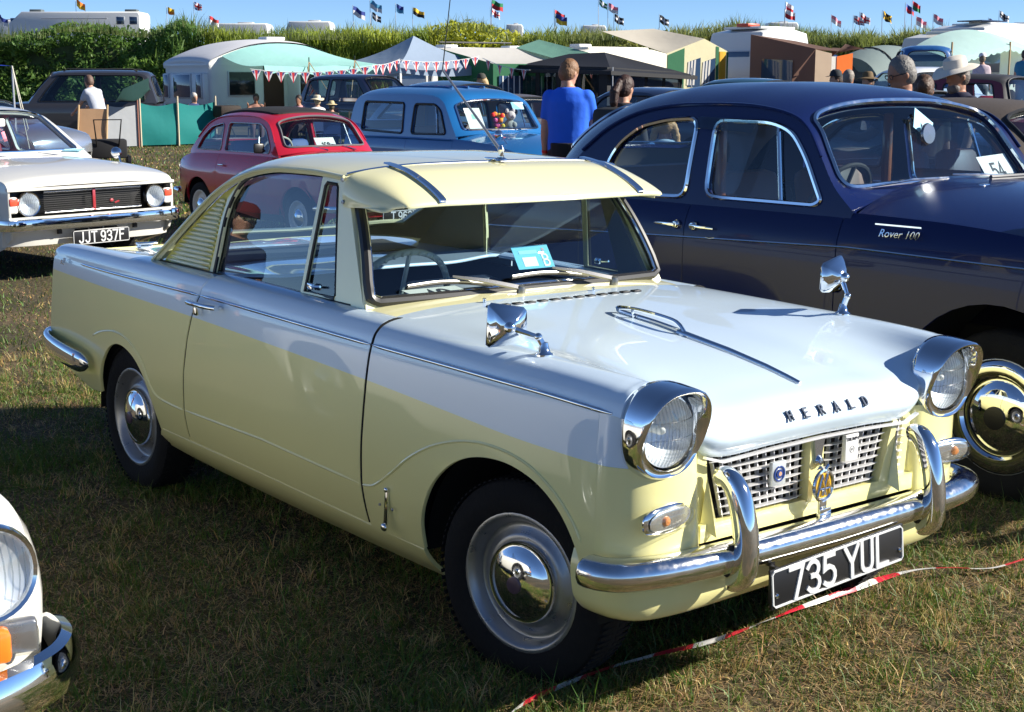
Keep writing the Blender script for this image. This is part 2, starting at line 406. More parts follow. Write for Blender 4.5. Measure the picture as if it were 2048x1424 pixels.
def num_plate(parent, text, o, x, z, wd, ht, chh, name='number_plate', bg=None, fg=None, gap=.3, chw=None, border=True):
    m = frame_m(o, x, z); bg = bg or mat('plate_black', (.012, .012, .014), .35); fg = fg or mat('plate_silver', (.75, .76, .76), .35, .25)
    p = MB().box((0, 0, 0), (wd, ht, .008), bev=.003); p.V = [m @ Vector(v) for v in p.V]; po = p.build(name, bg, parent)
    s = MB(); strokes(s, text, m @ Matrix.Translation((0, 0, .004)), chh, chw or chh*.58, chh*.155, gap=gap, depth=.004); s.build('lettering', fg, po, smooth=False)
    if border:
        b = MB(); hw, hh = wd/2-.006, ht/2-.006; rr = .008
        pth = [(hw-rr, hh), (-hw+rr, hh), (-hw, hh-rr), (-hw, -hh+rr), (-hw+rr, -hh), (hw-rr, -hh), (hw, -hh+rr), (hw, hh-rr)]
        b.sweep([m @ Vector((*q, .004)) for q in pth], [(-.003, 0), (.003, 0), (.002, .003), (-.002, .003)], up=m.to_3x3() @ Vector((0, 0, 1)), closed=True); b.build('border', fg, po)
    return po
# ================================================================== ground
def terr(x, y):
    """field height: level by the cars, rising towards the back right"""
    x = np.asarray(x, float); y = np.asarray(y, float)
    dx, dy = x-CAM[0], y-CAM[1]; fh = FW[:2]/np.linalg.norm(FW[:2])
    d = dx*fh[0]+dy*fh[1]; u = dx*RT[0]+dy*RT[1]
    a = np.clip((d-16)/30, 0, 1.6); b = np.clip((u+1.5)/13, 0, 1.3)
    s = lambda t: t*t*(3-2*t)
    return 1.0*np.minimum(a, 1)**1.2*s(np.minimum(b, 1))+2.3*s(np.clip((d-61)/8, 0, 1))
GR = bpy.data.materials.new('field_ground'); GR.use_nodes = True
def _gr():
    t = GR.node_tree; b = t.nodes['Principled BSDF']; b.inputs['Roughness'].default_value = .95
    tc = t.nodes.new('ShaderNodeTexCoord'); n = t.nodes.new('ShaderNodeTexNoise'); n.inputs['Scale'].default_value = .9; n.inputs['Detail'].default_value = 8
    n2 = t.nodes.new('ShaderNodeTexNoise'); n2.inputs['Scale'].default_value = 30; n2.inputs['Detail'].default_value = 6
    t.links.new(tc.outputs['Object'], n.inputs['Vector']); t.links.new(tc.outputs['Object'], n2.inputs['Vector'])
    ad = t.nodes.new('ShaderNodeMath'); ad.operation = 'MULTIPLY_ADD'; ad.inputs[1].default_value = .6; t.links.new(n2.outputs['Fac'], ad.inputs[0]); t.links.new(n.outputs['Fac'], ad.inputs[2])
    r = t.nodes.new('ShaderNodeValToRGB'); e = r.color_ramp.elements
    e[0].position = .55; e[0].color = (.03, .032, .011, 1); e[1].position = 1.05; e[1].color = (.13, .085, .04, 1); k = e.new(.80); k.color = (.07, .052, .022, 1)
    t.links.new(ad.outputs[0], r.inputs['Fac']); t.links.new(r.outputs[0], b.inputs['Base Color'])
    bp = t.nodes.new('ShaderNodeBump'); bp.inputs['Strength'].default_value = .8; bp.inputs['Distance'].default_value = .03; t.links.new(n2.outputs['Fac'], bp.inputs['Height']); t.links.new(bp.outputs[0], b.inputs['Normal'])
_gr()
def build_ground():
    xs = np.concatenate([[-2500, -900, -400, -200], np.linspace(-120, 40, 161), [100, 300, 900, 2500]])
    ys = np.concatenate([[-2500, -900, -300, -120], np.linspace(-60, 100, 161), [150, 300, 900, 2500]])
    X, Y = np.meshgrid(xs, ys, indexing='ij'); Z = terr(X, Y)+np.where((np.abs(X) < 60) & (np.abs(Y) < 90), .012*np.sin(X*1.7)*np.cos(Y*1.3), 0)*np.clip((np.abs(X)+np.abs(Y)-6)/6, 0, 1)
    n, m = X.shape; V = np.stack([X.ravel(), Y.ravel(), Z.ravel()], 1)
    F = [(i*m+j, (i+1)*m+j, (i+1)*m+j+1, i*m+j+1) for i in range(n-1) for j in range(m-1)]
    o = mkobj('ground', V, F, GR); tag(o, kind='structure')
build_ground()
# ================================================================== the cream and white coupe
_rol = 0.0126268
_R2 = RT*math.cos(_rol)+UP*math.sin(_rol); _U2 = -RT*math.sin(_rol)+UP*math.cos(_rol)
_A = np.stack([RT, UP, FW], 1) @ np.stack([_R2, _U2, FW], 1).T
_t = CAM-_A @ CAM
HM = Matrix([list(map(float, _A[i]))+[float(_t[i])] for i in range(3)]+[[0, 0, 0, 1]])
HW = paint('white_bodywork', (.62, .75, .86), .28)
HY = paint('primrose_bodywork', (.85, .80, .37), .30)
HYI = mat('primrose_inset', (.74, .66, .16), .4, coat=.6)
def build_coupe():
    root = empty('coupe_car', mw=HM, label='pale yellow and white two-tone coupe with chrome headlamp hoods in the foreground', cat='car')
    Wx = pch([-3.2, -2.9, -2.4, -1.8, -1.0, 0, .25, .42, .5], [.655, .675, .70, .712, .718, .716, .705, .693, .68])
    sec = pch([.14, .18, .22, .27, .30, .36, .42, .55, .70, .80, .84, .90], [.16, .115, .075, .042, .032, .016, .006, .0, .002, .006, .012, .04])
    zt = pch([-3.1, -2.75, -1.64, -.56, .05, .45, .53], [.842, .842, .849, .838, .832, .817, .810])
    zs = pch([-3.1, -2.5, -1.72, -.566, -.169, .255, .45, .6], [.785, .78, .769, .732, .712, .690, .686, .686])
    def F(sg):
        return lambda x, z: np.stack([x, sg*(Wx(x)-sec(z)), z], 1)
    def rng_(a, b, n): return np.linspace(a, b, n)
    # wheel arches (x,z) front and rear, listed front to back
    def arch(pts, n=5): return [tuple(p) for p in catmull(pts, n)]
    AF = arch([(.395, .34), (.375, .40), (.34, .482), (.285, .548), (.20, .598), (.09, .622), (-.03, .612), (-.14, .57), (-.235, .49), (-.295, .385), (-.318, .29), (-.325, .20)])
    AR = arch([(-2.045, .22), (-2.047, .30), (-2.065, .39), (-2.12, .48), (-2.21, .545), (-2.33, .573), (-2.44, .55), (-2.53, .475), (-2.575, .40), (-2.60, .335)])
    gapf = [(-.532, .92), (-.565, .73), (-.598, .42), (-.603, .278)]
    gapr = [(-1.60, .92), (-1.645, .849), (-1.695, .77), (-1.765, .56), (-1.782, .42), (-1.79, .30)]
    gf = pch([.278, .42, .73, .92], [-.603, -.598, -.565, -.532]); gr = pch([.30, .42, .56, .77, .849, .92], [-1.79, -1.782, -1.765, -1.695, -1.645, -1.60])
    g = .006
    for sg in (-1, 1):
        S = F(sg); ref = (-1.2, 0, .5); st = (.05, .02)
        up = lambda x0, x1: [(x, float(zt(x))) for x in rng_(x0, x1, 14)]
        lo = lambda x0, x1: [(x, float(zs(x))) for x in rng_(x0, x1, 14)]
        # front wing
        xa, xb = float(gf(.838))+g, float(gf(.735))+g
        panel('front_wing', S, up(xa, .42)+lo(.42, xb)[0:], HW, root, step=st, ref=ref)
        fw_low = lo(xb, .42)+[(.42, .44), (.405, .36)]+[p for p in AF if p[1] > .275]+[(-.3215, .272), (float(gf(.3))+g, .272)]+[(float(gf(z))+g, z) for z in (.30, .42, .55, .65)]
        fw_low = [p for p in fw_low if p[1] > .268 or p[0] > 0]
        panel('front_wing_lower', S, fw_low, HY, root, step=st, ref=ref)
        # door
        d_up = up(float(gr(.849))+g, float(gf(.838))-g)+lo(float(gf(.735))-g, float(gr(.77))+g)
        door = panel('door', S, d_up, HW, root, step=st, ref=ref)
        d_lo = lo(float(gr(.77))+g, float(gf(.735))-g)+[(float(gf(z))-g, z) for z in (.65, .55, .42, .30)]+[(-.607, .282), (-1.785, .302)]+[(float(gr(z))+g, z) for z in (.32, .42, .56, .68)]
        panel('door_skin', S, d_lo, HY, door, step=st, ref=ref)
        # rear wing
        panel('rear_wing', S, [(-3.087, .842)]+up(-3.0, float(gr(.849))-g)+lo(float(gr(.77))-g, -3.095), HW, root, step=st, ref=ref)
        r_lo = lo(-3.095, float(gr(.77))-g)+[(float(gr(z))-g, z) for z in (.68, .56, .42, .32)]+[(-1.792, .296), (-2.03, .296)]+AR[2:]+[(-2.72, .325), (-2.95, .37), (-3.08, .42), (-3.15, .50), (-3.135, .60), (-3.115, .68)]
        panel('rear_wing_lower', S, r_lo, HY, root, step=st, ref=ref)
        # sill
        sill = [(-.33, .268), (-.607, .274), (-1.2, .288), (-1.79, .292), (-2.04, .292), (-2.075, .26), (-2.10, .225), (-1.8, .195), (-1.4, .178), (-.75, .165), (-.335, .165)]
        panel('sill', S, sill, HY, root, step=(.08, .03), ref=ref)
        # swage line following the arches
        sw = catmull([(-2.62, .565), (-2.52, .597), (-2.38, .617), (-2.25, .603), (-2.13, .545), (-2.06, .46), (-2.0, .425), (-1.9, .416), (-1.79, .413)], 6)
        sw2 = [(-1.776, .415), (-1.2, .424), (-.606, .407)]
        sw3 = catmull([(-.594, .407), (-.53, .42), (-.44, .475), (-.34, .545), (-.22, .605), (-.08, .645), (.05, .655), (.17, .637), (.27, .59), (.34, .53), (.375, .475)], 6)
        for q in (sw, resamp(sw2, False, .1), sw3):
            P = S(q[:, 0], q[:, 1]); r = np.full(len(P), .0045); r[0] = .001; r[-1] = .001
            MB().tube(P, r, 6).build('swage_line', HY, root)
        for gg, z0, z1, rr in ((gf, .285, .834, .0062), (gr, .31, .846, .0034)):
            zz = np.linspace(z0, z1, 24); P = S(gg(zz), zz)-np.array([0, sg*.0045, 0]); MB().tube(P, rr, 6).build('shut_line', VOID, root)
        # chrome waist trim
        for a, b in ((-2.76, float(gr(.849))-.006), (float(gr(.849))+.006, float(gf(.838))-.006), (float(gf(.838))+.006, .46)):
            x = rng_(a, b, 26); P = S(x, zt(x)); sc = np.ones(26); sc[0] = sc[-1] = .4
            MB().sweep(P, half_round(.0065, .007), up=(0, sg, .25), scale=sc).build('waist_trim', CHROME, root)
    # --- top of bonnet, wings and nose: stations t, 8 points from trim line to centre
    def st_(x, P): return [(x, y, z) for y, z in P]
    net = [
        st_(-.62, [(.705, .838), (.693, .872), (.662, .898), (.60, .912), (.45, .922), (.30, .926), (.15, .928), (0, .929)]),
        st_(-.40, [(.705, .837), (.693, .871), (.662, .896), (.60, .908), (.45, .913), (.30, .914), (.15, .915), (0, .915)]),
        st_(-.2, [(.704, .835), (.692, .869), (.660, .894), (.595, .904), (.45, .899), (.30, .897), (.15, .898), (0, .898)]),
        st_(.0, [(.702, .832), (.690, .866), (.657, .891), (.590, .900), (.455, .886), (.31, .878), (.15, .880), (0, .880)]),
        st_(.2, [(.696, .826), (.684, .861), (.650, .888), (.582, .895), (.465, .866), (.33, .850), (.16, .855), (0, .856)]),
        st_(.34, [(.690, .820), (.678, .857), (.643, .884), (.575, .890), (.475, .846), (.35, .822), (.17, .831), (0, .833)]),
        st_(.42, [(.686, .815), (.673, .853), (.638, .880), (.570, .886), (.482, .834), (.365, .803), (.18, .813), (0, .816)]),
        [(.46, .682, .812), (.46, .668, .85), (.46, .633, .877), (.46, .567, .883), (.475, .487, .822), (.49, .375, .783), (.50, .185, .793), (.505, 0, .795)],
        [(.474, .681, .812), (.474, .667, .849), (.474, .632, .876), (.475, .566, .881), (.50, .487, .795), (.535, .385, .752), (.548, .19, .764), (.552, 0, .766)],
        [(.484, .680, .811), (.484, .666, .848), (.484, .631, .874), (.486, .565, .878), (.508, .478, .758), (.546, .388, .720), (.563, .193, .732), (.567, 0, .735)],
        [(.492, .679, .81), (.492, .665, .847), (.492, .630, .872), (.494, .564, .875), (.50, .462, .724), (.532, .380, .690), (.553, .193, .702), (.557, 0, .706)],
        [(.498, .678, .81), (.498, .664, .846), (.498, .629, .870), (.50, .563, .872), (.488, .450, .708), (.520, .372, .676), (.543, .193, .687), (.547, 0, .691)],
    ]
    for sg in (-1, 1):
        S = Loft(net, sg)
        # outline in (t,s): skip pod front beyond t=7 for s<3.4
        ol = [(.29, 0), (9.3, 0), (9.3, 1), (9.3, 3.2), (9.6, 3.7), (11, 4.0), (11, 7), (.17, 7), (.16, 4), (.26, 3), (.37, 2), (.34, 1)]
        panel('bonnet', S, ol, HW, root, step=(.22, .22), ref=(-.2, 0, .3), thick=.016)
    # bonnet rear vents
    for i in range(13):
        y = -.30+i*.05; b = MB().box((-.50, y, .9215), (.022, .034, .008), bev=.003); b.build('vent_slot', BLACK, root)
    # --- door tops, rear quarters and boot
    nd = [st_(x, [(W_-.012, z), (W_-.022, z+.033), (W_-.047, z+.06), (W_-.09, z+.073), (W_-.135, z+.066)]) for x, W_, z in [(xx, float(Wx(xx)), float(zt(xx))) for xx in (-2.35, -2.0, -1.7, -1.4, -1.1, -.8, -.52)]]
    for sg in (-1, 1):
        S = Loft(nd, sg)
        tx = lambda x: float(np.interp(x, [-2.35, -2.0, -1.7, -1.4, -1.1, -.8, -.52], range(7)))
        g1 = [(tx(float(gr(.849+.02*i))+.004), i) for i in range(5)]; g1b = [(tx(float(gr(.849+.02*i))-.004), i) for i in range(5)]
        f1 = [(tx(float(gf(min(.92, .838+.02*i)))-.004), i) for i in range(5)]
        ss = np.linspace(0, 4, 14); P = S(np.array([tx(float(gf(min(.92, .838+.02*i)))) for i in ss]), ss)-np.array([0, sg*.002, .0045]); MB().tube(P, .0062, 6).build('shut_line', VOID, root)
        panel('door_top', S, f1+g1[::-1], HW, root, step=(.2, .25), ref=(-1.2, 0, .6))
        f2 = [(tx(float(gf(min(.92, .838+.02*i)))+.004), i) for i in range(5)]
        bn = [(0.0, 0), (0, 4)]
        nr = []
        for x, Wr, zr, cr_, ct in [(-1.55, .70, .850, .912, .905), (-1.8, .70, .848, .914, .905), (-2.1, .695, .846, .914, .902), (-2.4, .688, .844, .912, .896), (-2.7, .678, .842, .908, .885), (-2.95, .664, .842, .900, .868), (-3.05, .658, .842, .893, .858), (-3.09, .650, .842, .887, .85)]:
            nr.append(st_(x, [(Wr, zr), (Wr-.008, zr+(cr_-zr)*.55), (Wr-.028, cr_-.006), (Wr-.07, cr_), (Wr-.15, ct+.012), (.38, ct-.002), (.2, ct), (0, ct)]))
        S2 = Loft(nr, sg); txr = lambda x: float(np.interp(-x, [1.55, 1.8, 2.1, 2.4, 2.7, 2.95, 3.05, 3.09], range(8)))
        o2 = [(txr(float(gr(.849+.02*i))-.004), i) for i in range(4)]+[(txr(-1.62), 4), (txr(-1.62), 7), (6.95, 7), (6.95, 0)]
        panel('rear_quarter', S2, o2, HW, root, step=(.25, .3), ref=(-2.4, 0, .5))
    # boot handle and hinge, fuel cap
    MB().box((-2.78, -.38, .897), (.05, .06, .02), bev=.006).box((-2.76, -.38, .91), (.025, .09, .008), bev=.003).build('boot_hinge', CHROME, root)
    # tail panel
    b = MB()
    for z0, x0, z1, x1 in ((.42, -3.07, .52, -3.14), (.52, -3.14, .68, -3.11), (.68, -3.11, .86, -3.085)):
        b._add([(x0, -.66, z0), (x0, .66, z0), (x1, .65, z1), (x1, -.65, z1)], [(0, 1, 2, 3)])
    b.build('tail_panel', HY, root)
    # rear bumpers
    for sg in (-1, 1):
        P = catmull([(-2.60, sg*.722, .452), (-2.72, sg*.735, .458), (-2.95, sg*.725, .47), (-3.12, sg*.69, .478), (-3.20, sg*.60, .48), (-3.22, sg*.3, .48)], 6)
        sc = np.ones(len(P)); sc[:5] = [.25, .6, .8, .92, .98]
        MB().sweep(P, superprof(.018, .043, 18, 2.4), up=(0, 0, 1), scale=sc).build('rear_bumper', CHROME, root)
    # --- nose face under the headlamps (z stations, around the corner)
    nose = []
    for z in (.816, .74, .68, .62, .56, .50, .455):
        y0 = float(Wx(.42)-sec(z)); k = (z-.455)/.345
        nose.append([(.4205, y0, z), (.455, y0-.008, z), (.50, .652, z), (.532-.01*k, .60, z), (.545-.012*k, .53, z), (.540-.02*k, .46, z), (.52-.03*k, .432, z), (.47, .425, z)])
    for sg in (-1, 1):
        S = Loft(nose, sg)
        panel('nose_side', S, [(0, 0), (0, 1.88), (1.92, 1.88), (1.9, 0)], HW, root, step=(.3, .3), ref=(.2, 0, .5))
        panel('nose_panel', S, [(1.63, 7), (6, 7), (6, 0), (1.92, 0), (1.94, 1.9)]+[(.53-1.72*math.sin(a), 3.6+1.62*math.cos(a)) for a in np.linspace(math.pi*1.22, math.pi*1.78, 14)], HY, root, step=(.3, .3), ref=(.2, 0, .5))
        # headlamp: hooded chrome bezel, reflector, ribbed lens
        lamp = empty('headlamp', (.530, sg*.562, .768)); lamp.parent = root
        def hood(prof, nn=56, hd=.040, sq=1.0):
            V = []; Fc = []
            for i in range(nn):
                a = 2*math.pi*i/nn; ca, sa = math.cos(a), math.sin(a)
                p = 2.35; rr = (abs(ca)**p+abs(sa)**p)**(-1/p)
                for r, h, f in prof:
                    tilt = f*(hd*max(-.55, sa)+.01*ca*sg*0)
                    V.append((h+tilt, ca*r*rr*.985, sa*r*rr*1.02))
            k = len(prof)
            for i in range(nn):
                for j in range(k-1): Fc.append((i*k+j, ((i+1) % nn)*k+j, ((i+1) % nn)*k+j+1, i*k+j+1))
            return MB()._add(V, Fc)
        hood([(.112, -.044, 0), (.1185, -.042, 0), (.1195, -.030, .1), (.1185, -.010, .35), (.115, .014, .75), (.112, .027, 1), (.108, .031, 1), (.103, .028, 1), (.097, .020, .7), (.0915, .012, .2), (.089, .010, 0), (.088, -.01, 0)]).build('bezel', CHROME, lamp, ang=70)
        MB().lathe([(.0885, .0), (.0885, .006), (.084, .013), (.06, .022), (.03, .028), (.0, .030)], 40, axis=(1, 0, 0)).build('lens', LENS, lamp, ang=60)
        rib = MB()
        for i in range(15):
            y = -.077+i*.011; zz = math.sqrt(max(0, .084**2-y*y))
            zs_ = np.linspace(-zz, zz, 10); xx = .0305*(1-(zs_**2+y*y)/.089**2)-.001
            rib.tube(np.stack([xx, np.full(10, y), zs_], 1), .0022, 5)
        for zq in (.03, -.012):
            ys = np.linspace(-.075, .075, 12); xx = .0305*(1-(ys**2+zq*zq)/.089**2); rib.tube(np.stack([xx, ys, np.full(12, zq)], 1), .0018, 5)
        rib.lathe([(.012, .029), (.014, .031), (.016, .029)], 16, axis=(1, 0, 0))
        rib.build('lens_ribs', glass('lens_flutes', (.84, .86, .87), 1.7, .15), lamp)
        MB().lathe([(.087, .0), (.075, -.02), (.05, -.045), (.02, -.058), (0, -.06)], 36, axis=(1, 0, 0)).build('reflector', mat('lamp_reflector', (.90, .91, .92), .42, .7), lamp)
        MB().lathe([(.011, -.06), (.011, -.02), (.006, -.012), (0, -.01)], 14, axis=(1, 0, 0)).build('bulb', mat('bulb_glass', (.85, .85, .8), .15), lamp)
        # indicator
        il = empty('indicator_lamp', (.538, sg*.566, .556)); il.parent = root
        il.rotation_euler = (0, 0, sg*R_(-7))
        def lens_dome(a, b, d, p=2.6, x0=0.):
            m_ = MB(); pr = superprof(a, b, 28, p); n_ = len(pr); V = []; Fc = []
            rings = [(1, 0), (1, .35), (.93, .7), (.75, .92), (.4, 1), (0.02, 1)]
            for s_, h in rings:
                for y, z in pr: V.append((x0+d*h, y*s_, z*s_))
            for i in range(len(rings)-1):
                for j in range(n_): Fc.append((i*n_+j, i*n_+(j+1) % n_, (i+1)*n_+(j+1) % n_, (i+1)*n_+j))
            return m_._add(V, Fc)
        lens_dome(.092, .036, .012, 2.8).build('lamp_base', CHROME, il)
        lens_dome(.086, .031, .034, 2.6, .004).build('lens', glass('clear_plastic', (.92, .92, .90), 1.5, .02), il)
        lens_dome(.079, .026, .004, 2.6, .013).build('reflector', mat('lamp_backing', (.70, .70, .68), .2, .8), il)
        o_ = MB().lathe([(.013, .012), (.013, .018), (.009, .024), (0, .026)], 20, axis=(1, 0, 0)); o_.V = [(v[0], v[1]+sg*.022, v[2]) for v in o_.V]; o_.build('bulb', mat('amber_bulb', (.75, .28, .08), .4), il)
        rr = MB()
        for q in (.008, .016, .024): rr.tube([(.036-q*.2, sg*.022+q*math.cos(a)*1.1, q*math.sin(a)) for a in np.arange(18)*2*math.pi/18], .0012, 5, closed=True)
        rr.build('lens_rings', glass('lamp_ribs', (.93, .95, .96), 1.45, .05), il)
    # --- grille: dark cavity, painted surround, bars
    gx = .512
    MB().box((.44, 0, .585), (.02, .82, .20)).build('grille_cavity', VOID, root)
    sur = MB()
    # surround as plates in the y-z plane
    def plate(poly, x, t=.02): sur.prism([(p[0], p[1]) for p in poly], t, Matrix(((0, 0, 1, x), (1, 0, 0, 0), (0, 1, 0, 0), (0, 0, 0, 1))))
    plate([(-.030, .50), (.030, .50), (.026, .68), (-.026, .68)], gx-.012, .03)
    for sg in (1,):
        plate([(sg*.275, .505), (sg*.315, .505), (sg*.345, .675), (sg*.325, .675)], gx-.012, .028)
        sur._add([(gx, sg*.315, .50), (gx+.045, sg*.335, .475), (gx, sg*.355, .50), (gx+.005, sg*.345, .66)], [(0, 1, 3), (1, 2, 3), (0, 2, 1)])
    for sg in (-1, 1): plate([(sg*.385, .50), (sg*.432, .50), (sg*.432, .70), (sg*.40, .685)], gx-.025, .02)
    sur._add([(gx, -.36, .50), (gx+.035, -.395, .475), (gx, -.42, .50), (gx+.005, -.405, .63)], [(0, 1, 3), (1, 2, 3), (0, 2, 1)])
    plate([(-.432, .462), (.432, .462), (.432, .508), (-.432, .508)], gx-.01, .024)
    sur.build('grille_surround', HY, root, smooth=False)
    MB().sweep(resamp([(gx+.018, -.43, .684), (gx+.022, -.37, .666), (gx+.03, -.19, .676), (gx+.033, 0, .680), (gx+.03, .19, .676), (gx+.022, .37, .666), (gx+.018, .43, .684)], False, .03), [(-.006, -.003), (.006, -.003), (.006, .003), (-.006, .003)], up=(0, 0, 1)).build('grille_top_strip', ALU, root)
    for s0, s1, w0, w1 in ((-.345, -.032, -.395, -.030), (.032, .272, .030, .318), (.318, .384, .348, .398)):
        for i in range(8):
            z = .519+i*.0205; k = i/7; a = s0+(w0-s0)*k; b_ = s1+(w1-s1)*k
            n_ = 12; ys = np.linspace(a, b_, n_); sc = np.ones(n_); sc[0] = sc[-1] = .15; sc[1] = sc[-2] = .7
            MB().sweep(np.stack([np.full(n_, gx), ys, np.full(n_, z)], 1), [(-.010, 0), (-.002, .0028), (.012, .0008), (.012, -.0008), (-.002, -.0028)], up=(0, 0, 1), scale=sc).build('grille_bar', ALU, root)
        nv = max(2, int(abs(s1-s0)/.027))
        for j in range(nv):
            k = (j+.5)/nv
            y0 = s0+(s1-s0)*k; y1 = w0+(w1-w0)*k
            MB().sweep([(gx-.012, y0, .508), (gx-.012, y1, .672)], [(-.0013, -.006), (.0013, -.006), (.0013, .006), (-.0013, .006)], up=(1, 0, 0)).build('grille_upright', ALU, root)
    # --- front bumper, overriders, valance
    bp = catmull([(.438, .738), (.46, .736), (.495, .724), (.528, .69), (.560, .60), (.578, .45), (.586, .25), (.590, 0)], 6)
    bp = np.concatenate([np.stack([bp[:, 0], -bp[:, 1]], 1), bp[::-1][1:]])
    P = np.stack([bp[:, 0], bp[:, 1], np.full(len(bp), .433)], 1)
    sc = np.ones(len(P)); sc[:4] = sc[-4:][::-1] = [.3, .7, .88, .97]; sc[-4:] = [.97, .88, .7, .3]
    prof = [(a*.95, b*.84) for a, b in [(.0, -.046), (.020, -.044), (.036, -.032), (.044, -.012), (.044, .010), (.036, .030), (.022, .042), (.0, .047), (-.018, .046), (-.03, .03), (-.03, -.03), (-.018, -.045)]]
    MB().sweep(P, prof, up=(0, 0, 1), scale=sc).build('front_bumper', DULLCHROME, root, ang=60)
    for sg in (-1, 1):
        q = catmull([(.530, sg*.392, .630), (.570, sg*.388, .636), (.602, sg*.385, .606), (.626, sg*.384, .54), (.638, sg*.384, .46), (.634, sg*.386, .405), (.612, sg*.388, .380), (.585, sg*.39, .375)], 5)
        n_ = len(q); sc = np.ones(n_)*1.0; k = np.linspace(0, 1, n_); sc = .85+.3*np.sin(k*math.pi)**.8; sc[0] *= .3; sc[1] *= .75; sc[-1] *= .3; sc[-2] *= .75
        MB().sweep(q, superprof(.028, .024, 18, 2.5), up=(0, sg, 0), scale=sc).build('overrider', CHROME, root, ang=60)
        MB().sweep(q[19:28]+np.array([-.032, 0, 0]), superprof(.028, .008, 10, 3), up=(1, 0, 0)).build('overrider_seal', BLACK, root)
    vn = []
    for x, y in [(.33, .69), (.39, .692), (.455, .68), (.505, .64), (.530, .56), (.540, .42), (.545, .2), (.547, 0)]:
        d = .05; nx, ny = (x-.25), y*.8; l = math.hypot(nx, ny); nx /= l; ny /= l
        vn.append([(x-.01*nx, y-.01*ny, .45), (x+.004*nx, y+.004*ny, .41), (x, y, .355), (x-.012*nx, y-.012*ny, .316), (x-.045*nx, y-.045*ny, .284), (x-.10*nx, y-.10*ny, .274)])
    for sg in (-1, 1):
        S = Loft(vn, sg); panel('front_valance', S, [(0.05, 0), (7, 0), (7, 5), (.9, 5), (.35, 3.8), (.12, 2.5)], HY, root, step=(.3, .3), ref=(.1, 0, .6))
    # gap strip between bonnet and valance
    # number plate, badges
    pl = num_plate(root, '735 YUL', (.636, -.018, .352), (0, 1, .05), (1, 0, .06), .540, .106, .080, gap=.27, chw=.050)
    MB().box((.622, -.26, .345), (.02, .012, .10)).box((.60, -.255, .40), (.03, .02, .02), bev=.004).build('plate_bracket', BLACK, root)
    for sg in (-1, 1): MB().lathe([(.006, 0), (.006, .004), (.003, .007), (0, .007)], 10, (.641, sg*.25-.018, .335+sg*.012), (1, 0, 0)).build('plate_bolt', CHROME, root)
    tri = MB().prism([(-.022, .03), (.022, .03), (.012, -.025), (-.012, -.025)], .012, Matrix(((0, 0, 1, .525), (1, 0, 0, 0), (0, 1, 0, .645), (0, 0, 0, 1)))); tri.lathe([(.014, 0), (.016, .01), (.01, .018), (0, .02)], 16, (.528, 0, .612), (1, 0, 0))
    tri.build('bonnet_badge', mat('blue_chrome', (.6, .66, .78), .12, 1.), root)
    bd = MB().box((.538, -.165, .605), (.012, .054, .064), bev=.002).build('square_badge', mat('badge_pale', (.62, .66, .68), .3, .4), root)
    MB().lathe([(.021, .0), (.021, .002), (.017, .002), (.017, .0)], 28, (.5445, -.165, .605), (1, 0, 0)).lathe([(.012, .0), (.012, .003), (0, .003)], 20, (.5445, -.165, .605), (1, 0, 0)).build('emblem', mat('badge_blue', (.02, .05, .22), .3), bd)
    MB().lathe([(.006, .0), (.006, .004), (0, .004)], 14, (.5445, -.165, .605), (1, 0, 0)).build('emblem_centre', mat('badge_copper', (.55, .33, .22), .4), bd)
    b2 = MB().box((.540, .125, .632), (.014, .054, .074), bev=.002).build('white_badge', mat('badge_white', (.78, .78, .76), .4), root)
    text_obj('lettering', 'TRIUMPH', .0125, frame_m((.5472, .125, .656), (0, 1, 0), (1, 0, 0)), mat('ink_black', (.02, .02, .03), .5), b2, .0006, bold=.0004)
    MB().lathe([(.010, .0), (.010, .001), (.008, .001), (.008, 0)], 20, (.547, .125, .628), (1, 0, 0)).lathe([(.004, .0), (.004, .001), (0, .001)], 12, (.547, .125, .628), (1, 0, 0)).build('emblem', mat('badge_grey', (.3, .3, .3), .4), b2)
    # club badge on the bumper bar: ring, two interlaced letters, yellow backing, stem
    cb = MB(); c0 = Vector((.566, -.012, .553))
    cb.tube([c0+Vector((0, .036*math.cos(a), .036*math.sin(a)*1.15)) for a in np.arange(28)*2*math.pi/28], .0055, 7, closed=True)
    for dy in (-.010, .010):
        cb.tube([c0+Vector((.004, dy-.016, -.026)), c0+Vector((.004, dy, .030)), c0+Vector((.004, dy+.016, -.026))], .0038, 6)
        cb.tube([c0+Vector((.004, dy-.010, -.008)), c0+Vector((.004, dy+.010, -.008))], .003, 6)
    cb.box((.566, -.012, .492), (.008, .030, .055), bev=.003).box((.572, -.012, .474), (.016, .046, .012), bev=.003).box((.576, -.012, .484), (.006, .045, .018), bev=.002)
    for s_ in (-1, 1): cb.tube([c0+Vector((0, s_*.004, .042)), c0+Vector((0, s_*.016, .052)), c0+Vector((0, s_*.028, .047))], [.004, .005, .001], 6)
    cb.build('club_badge', CHROME, root)
    MB().lathe([(.033, -.002), (.033, .001), (0, .001)], 26, tuple(c0), (1, 0, 0)).build('club_badge_backing', mat('badge_yellow', (.85, .48, .02), .35, coat=.5), root)
    # bonnet lettering: six separate slab-serif capitals, chrome's blue sky reflection painted as dark colour
    SB = Loft(net, 1)
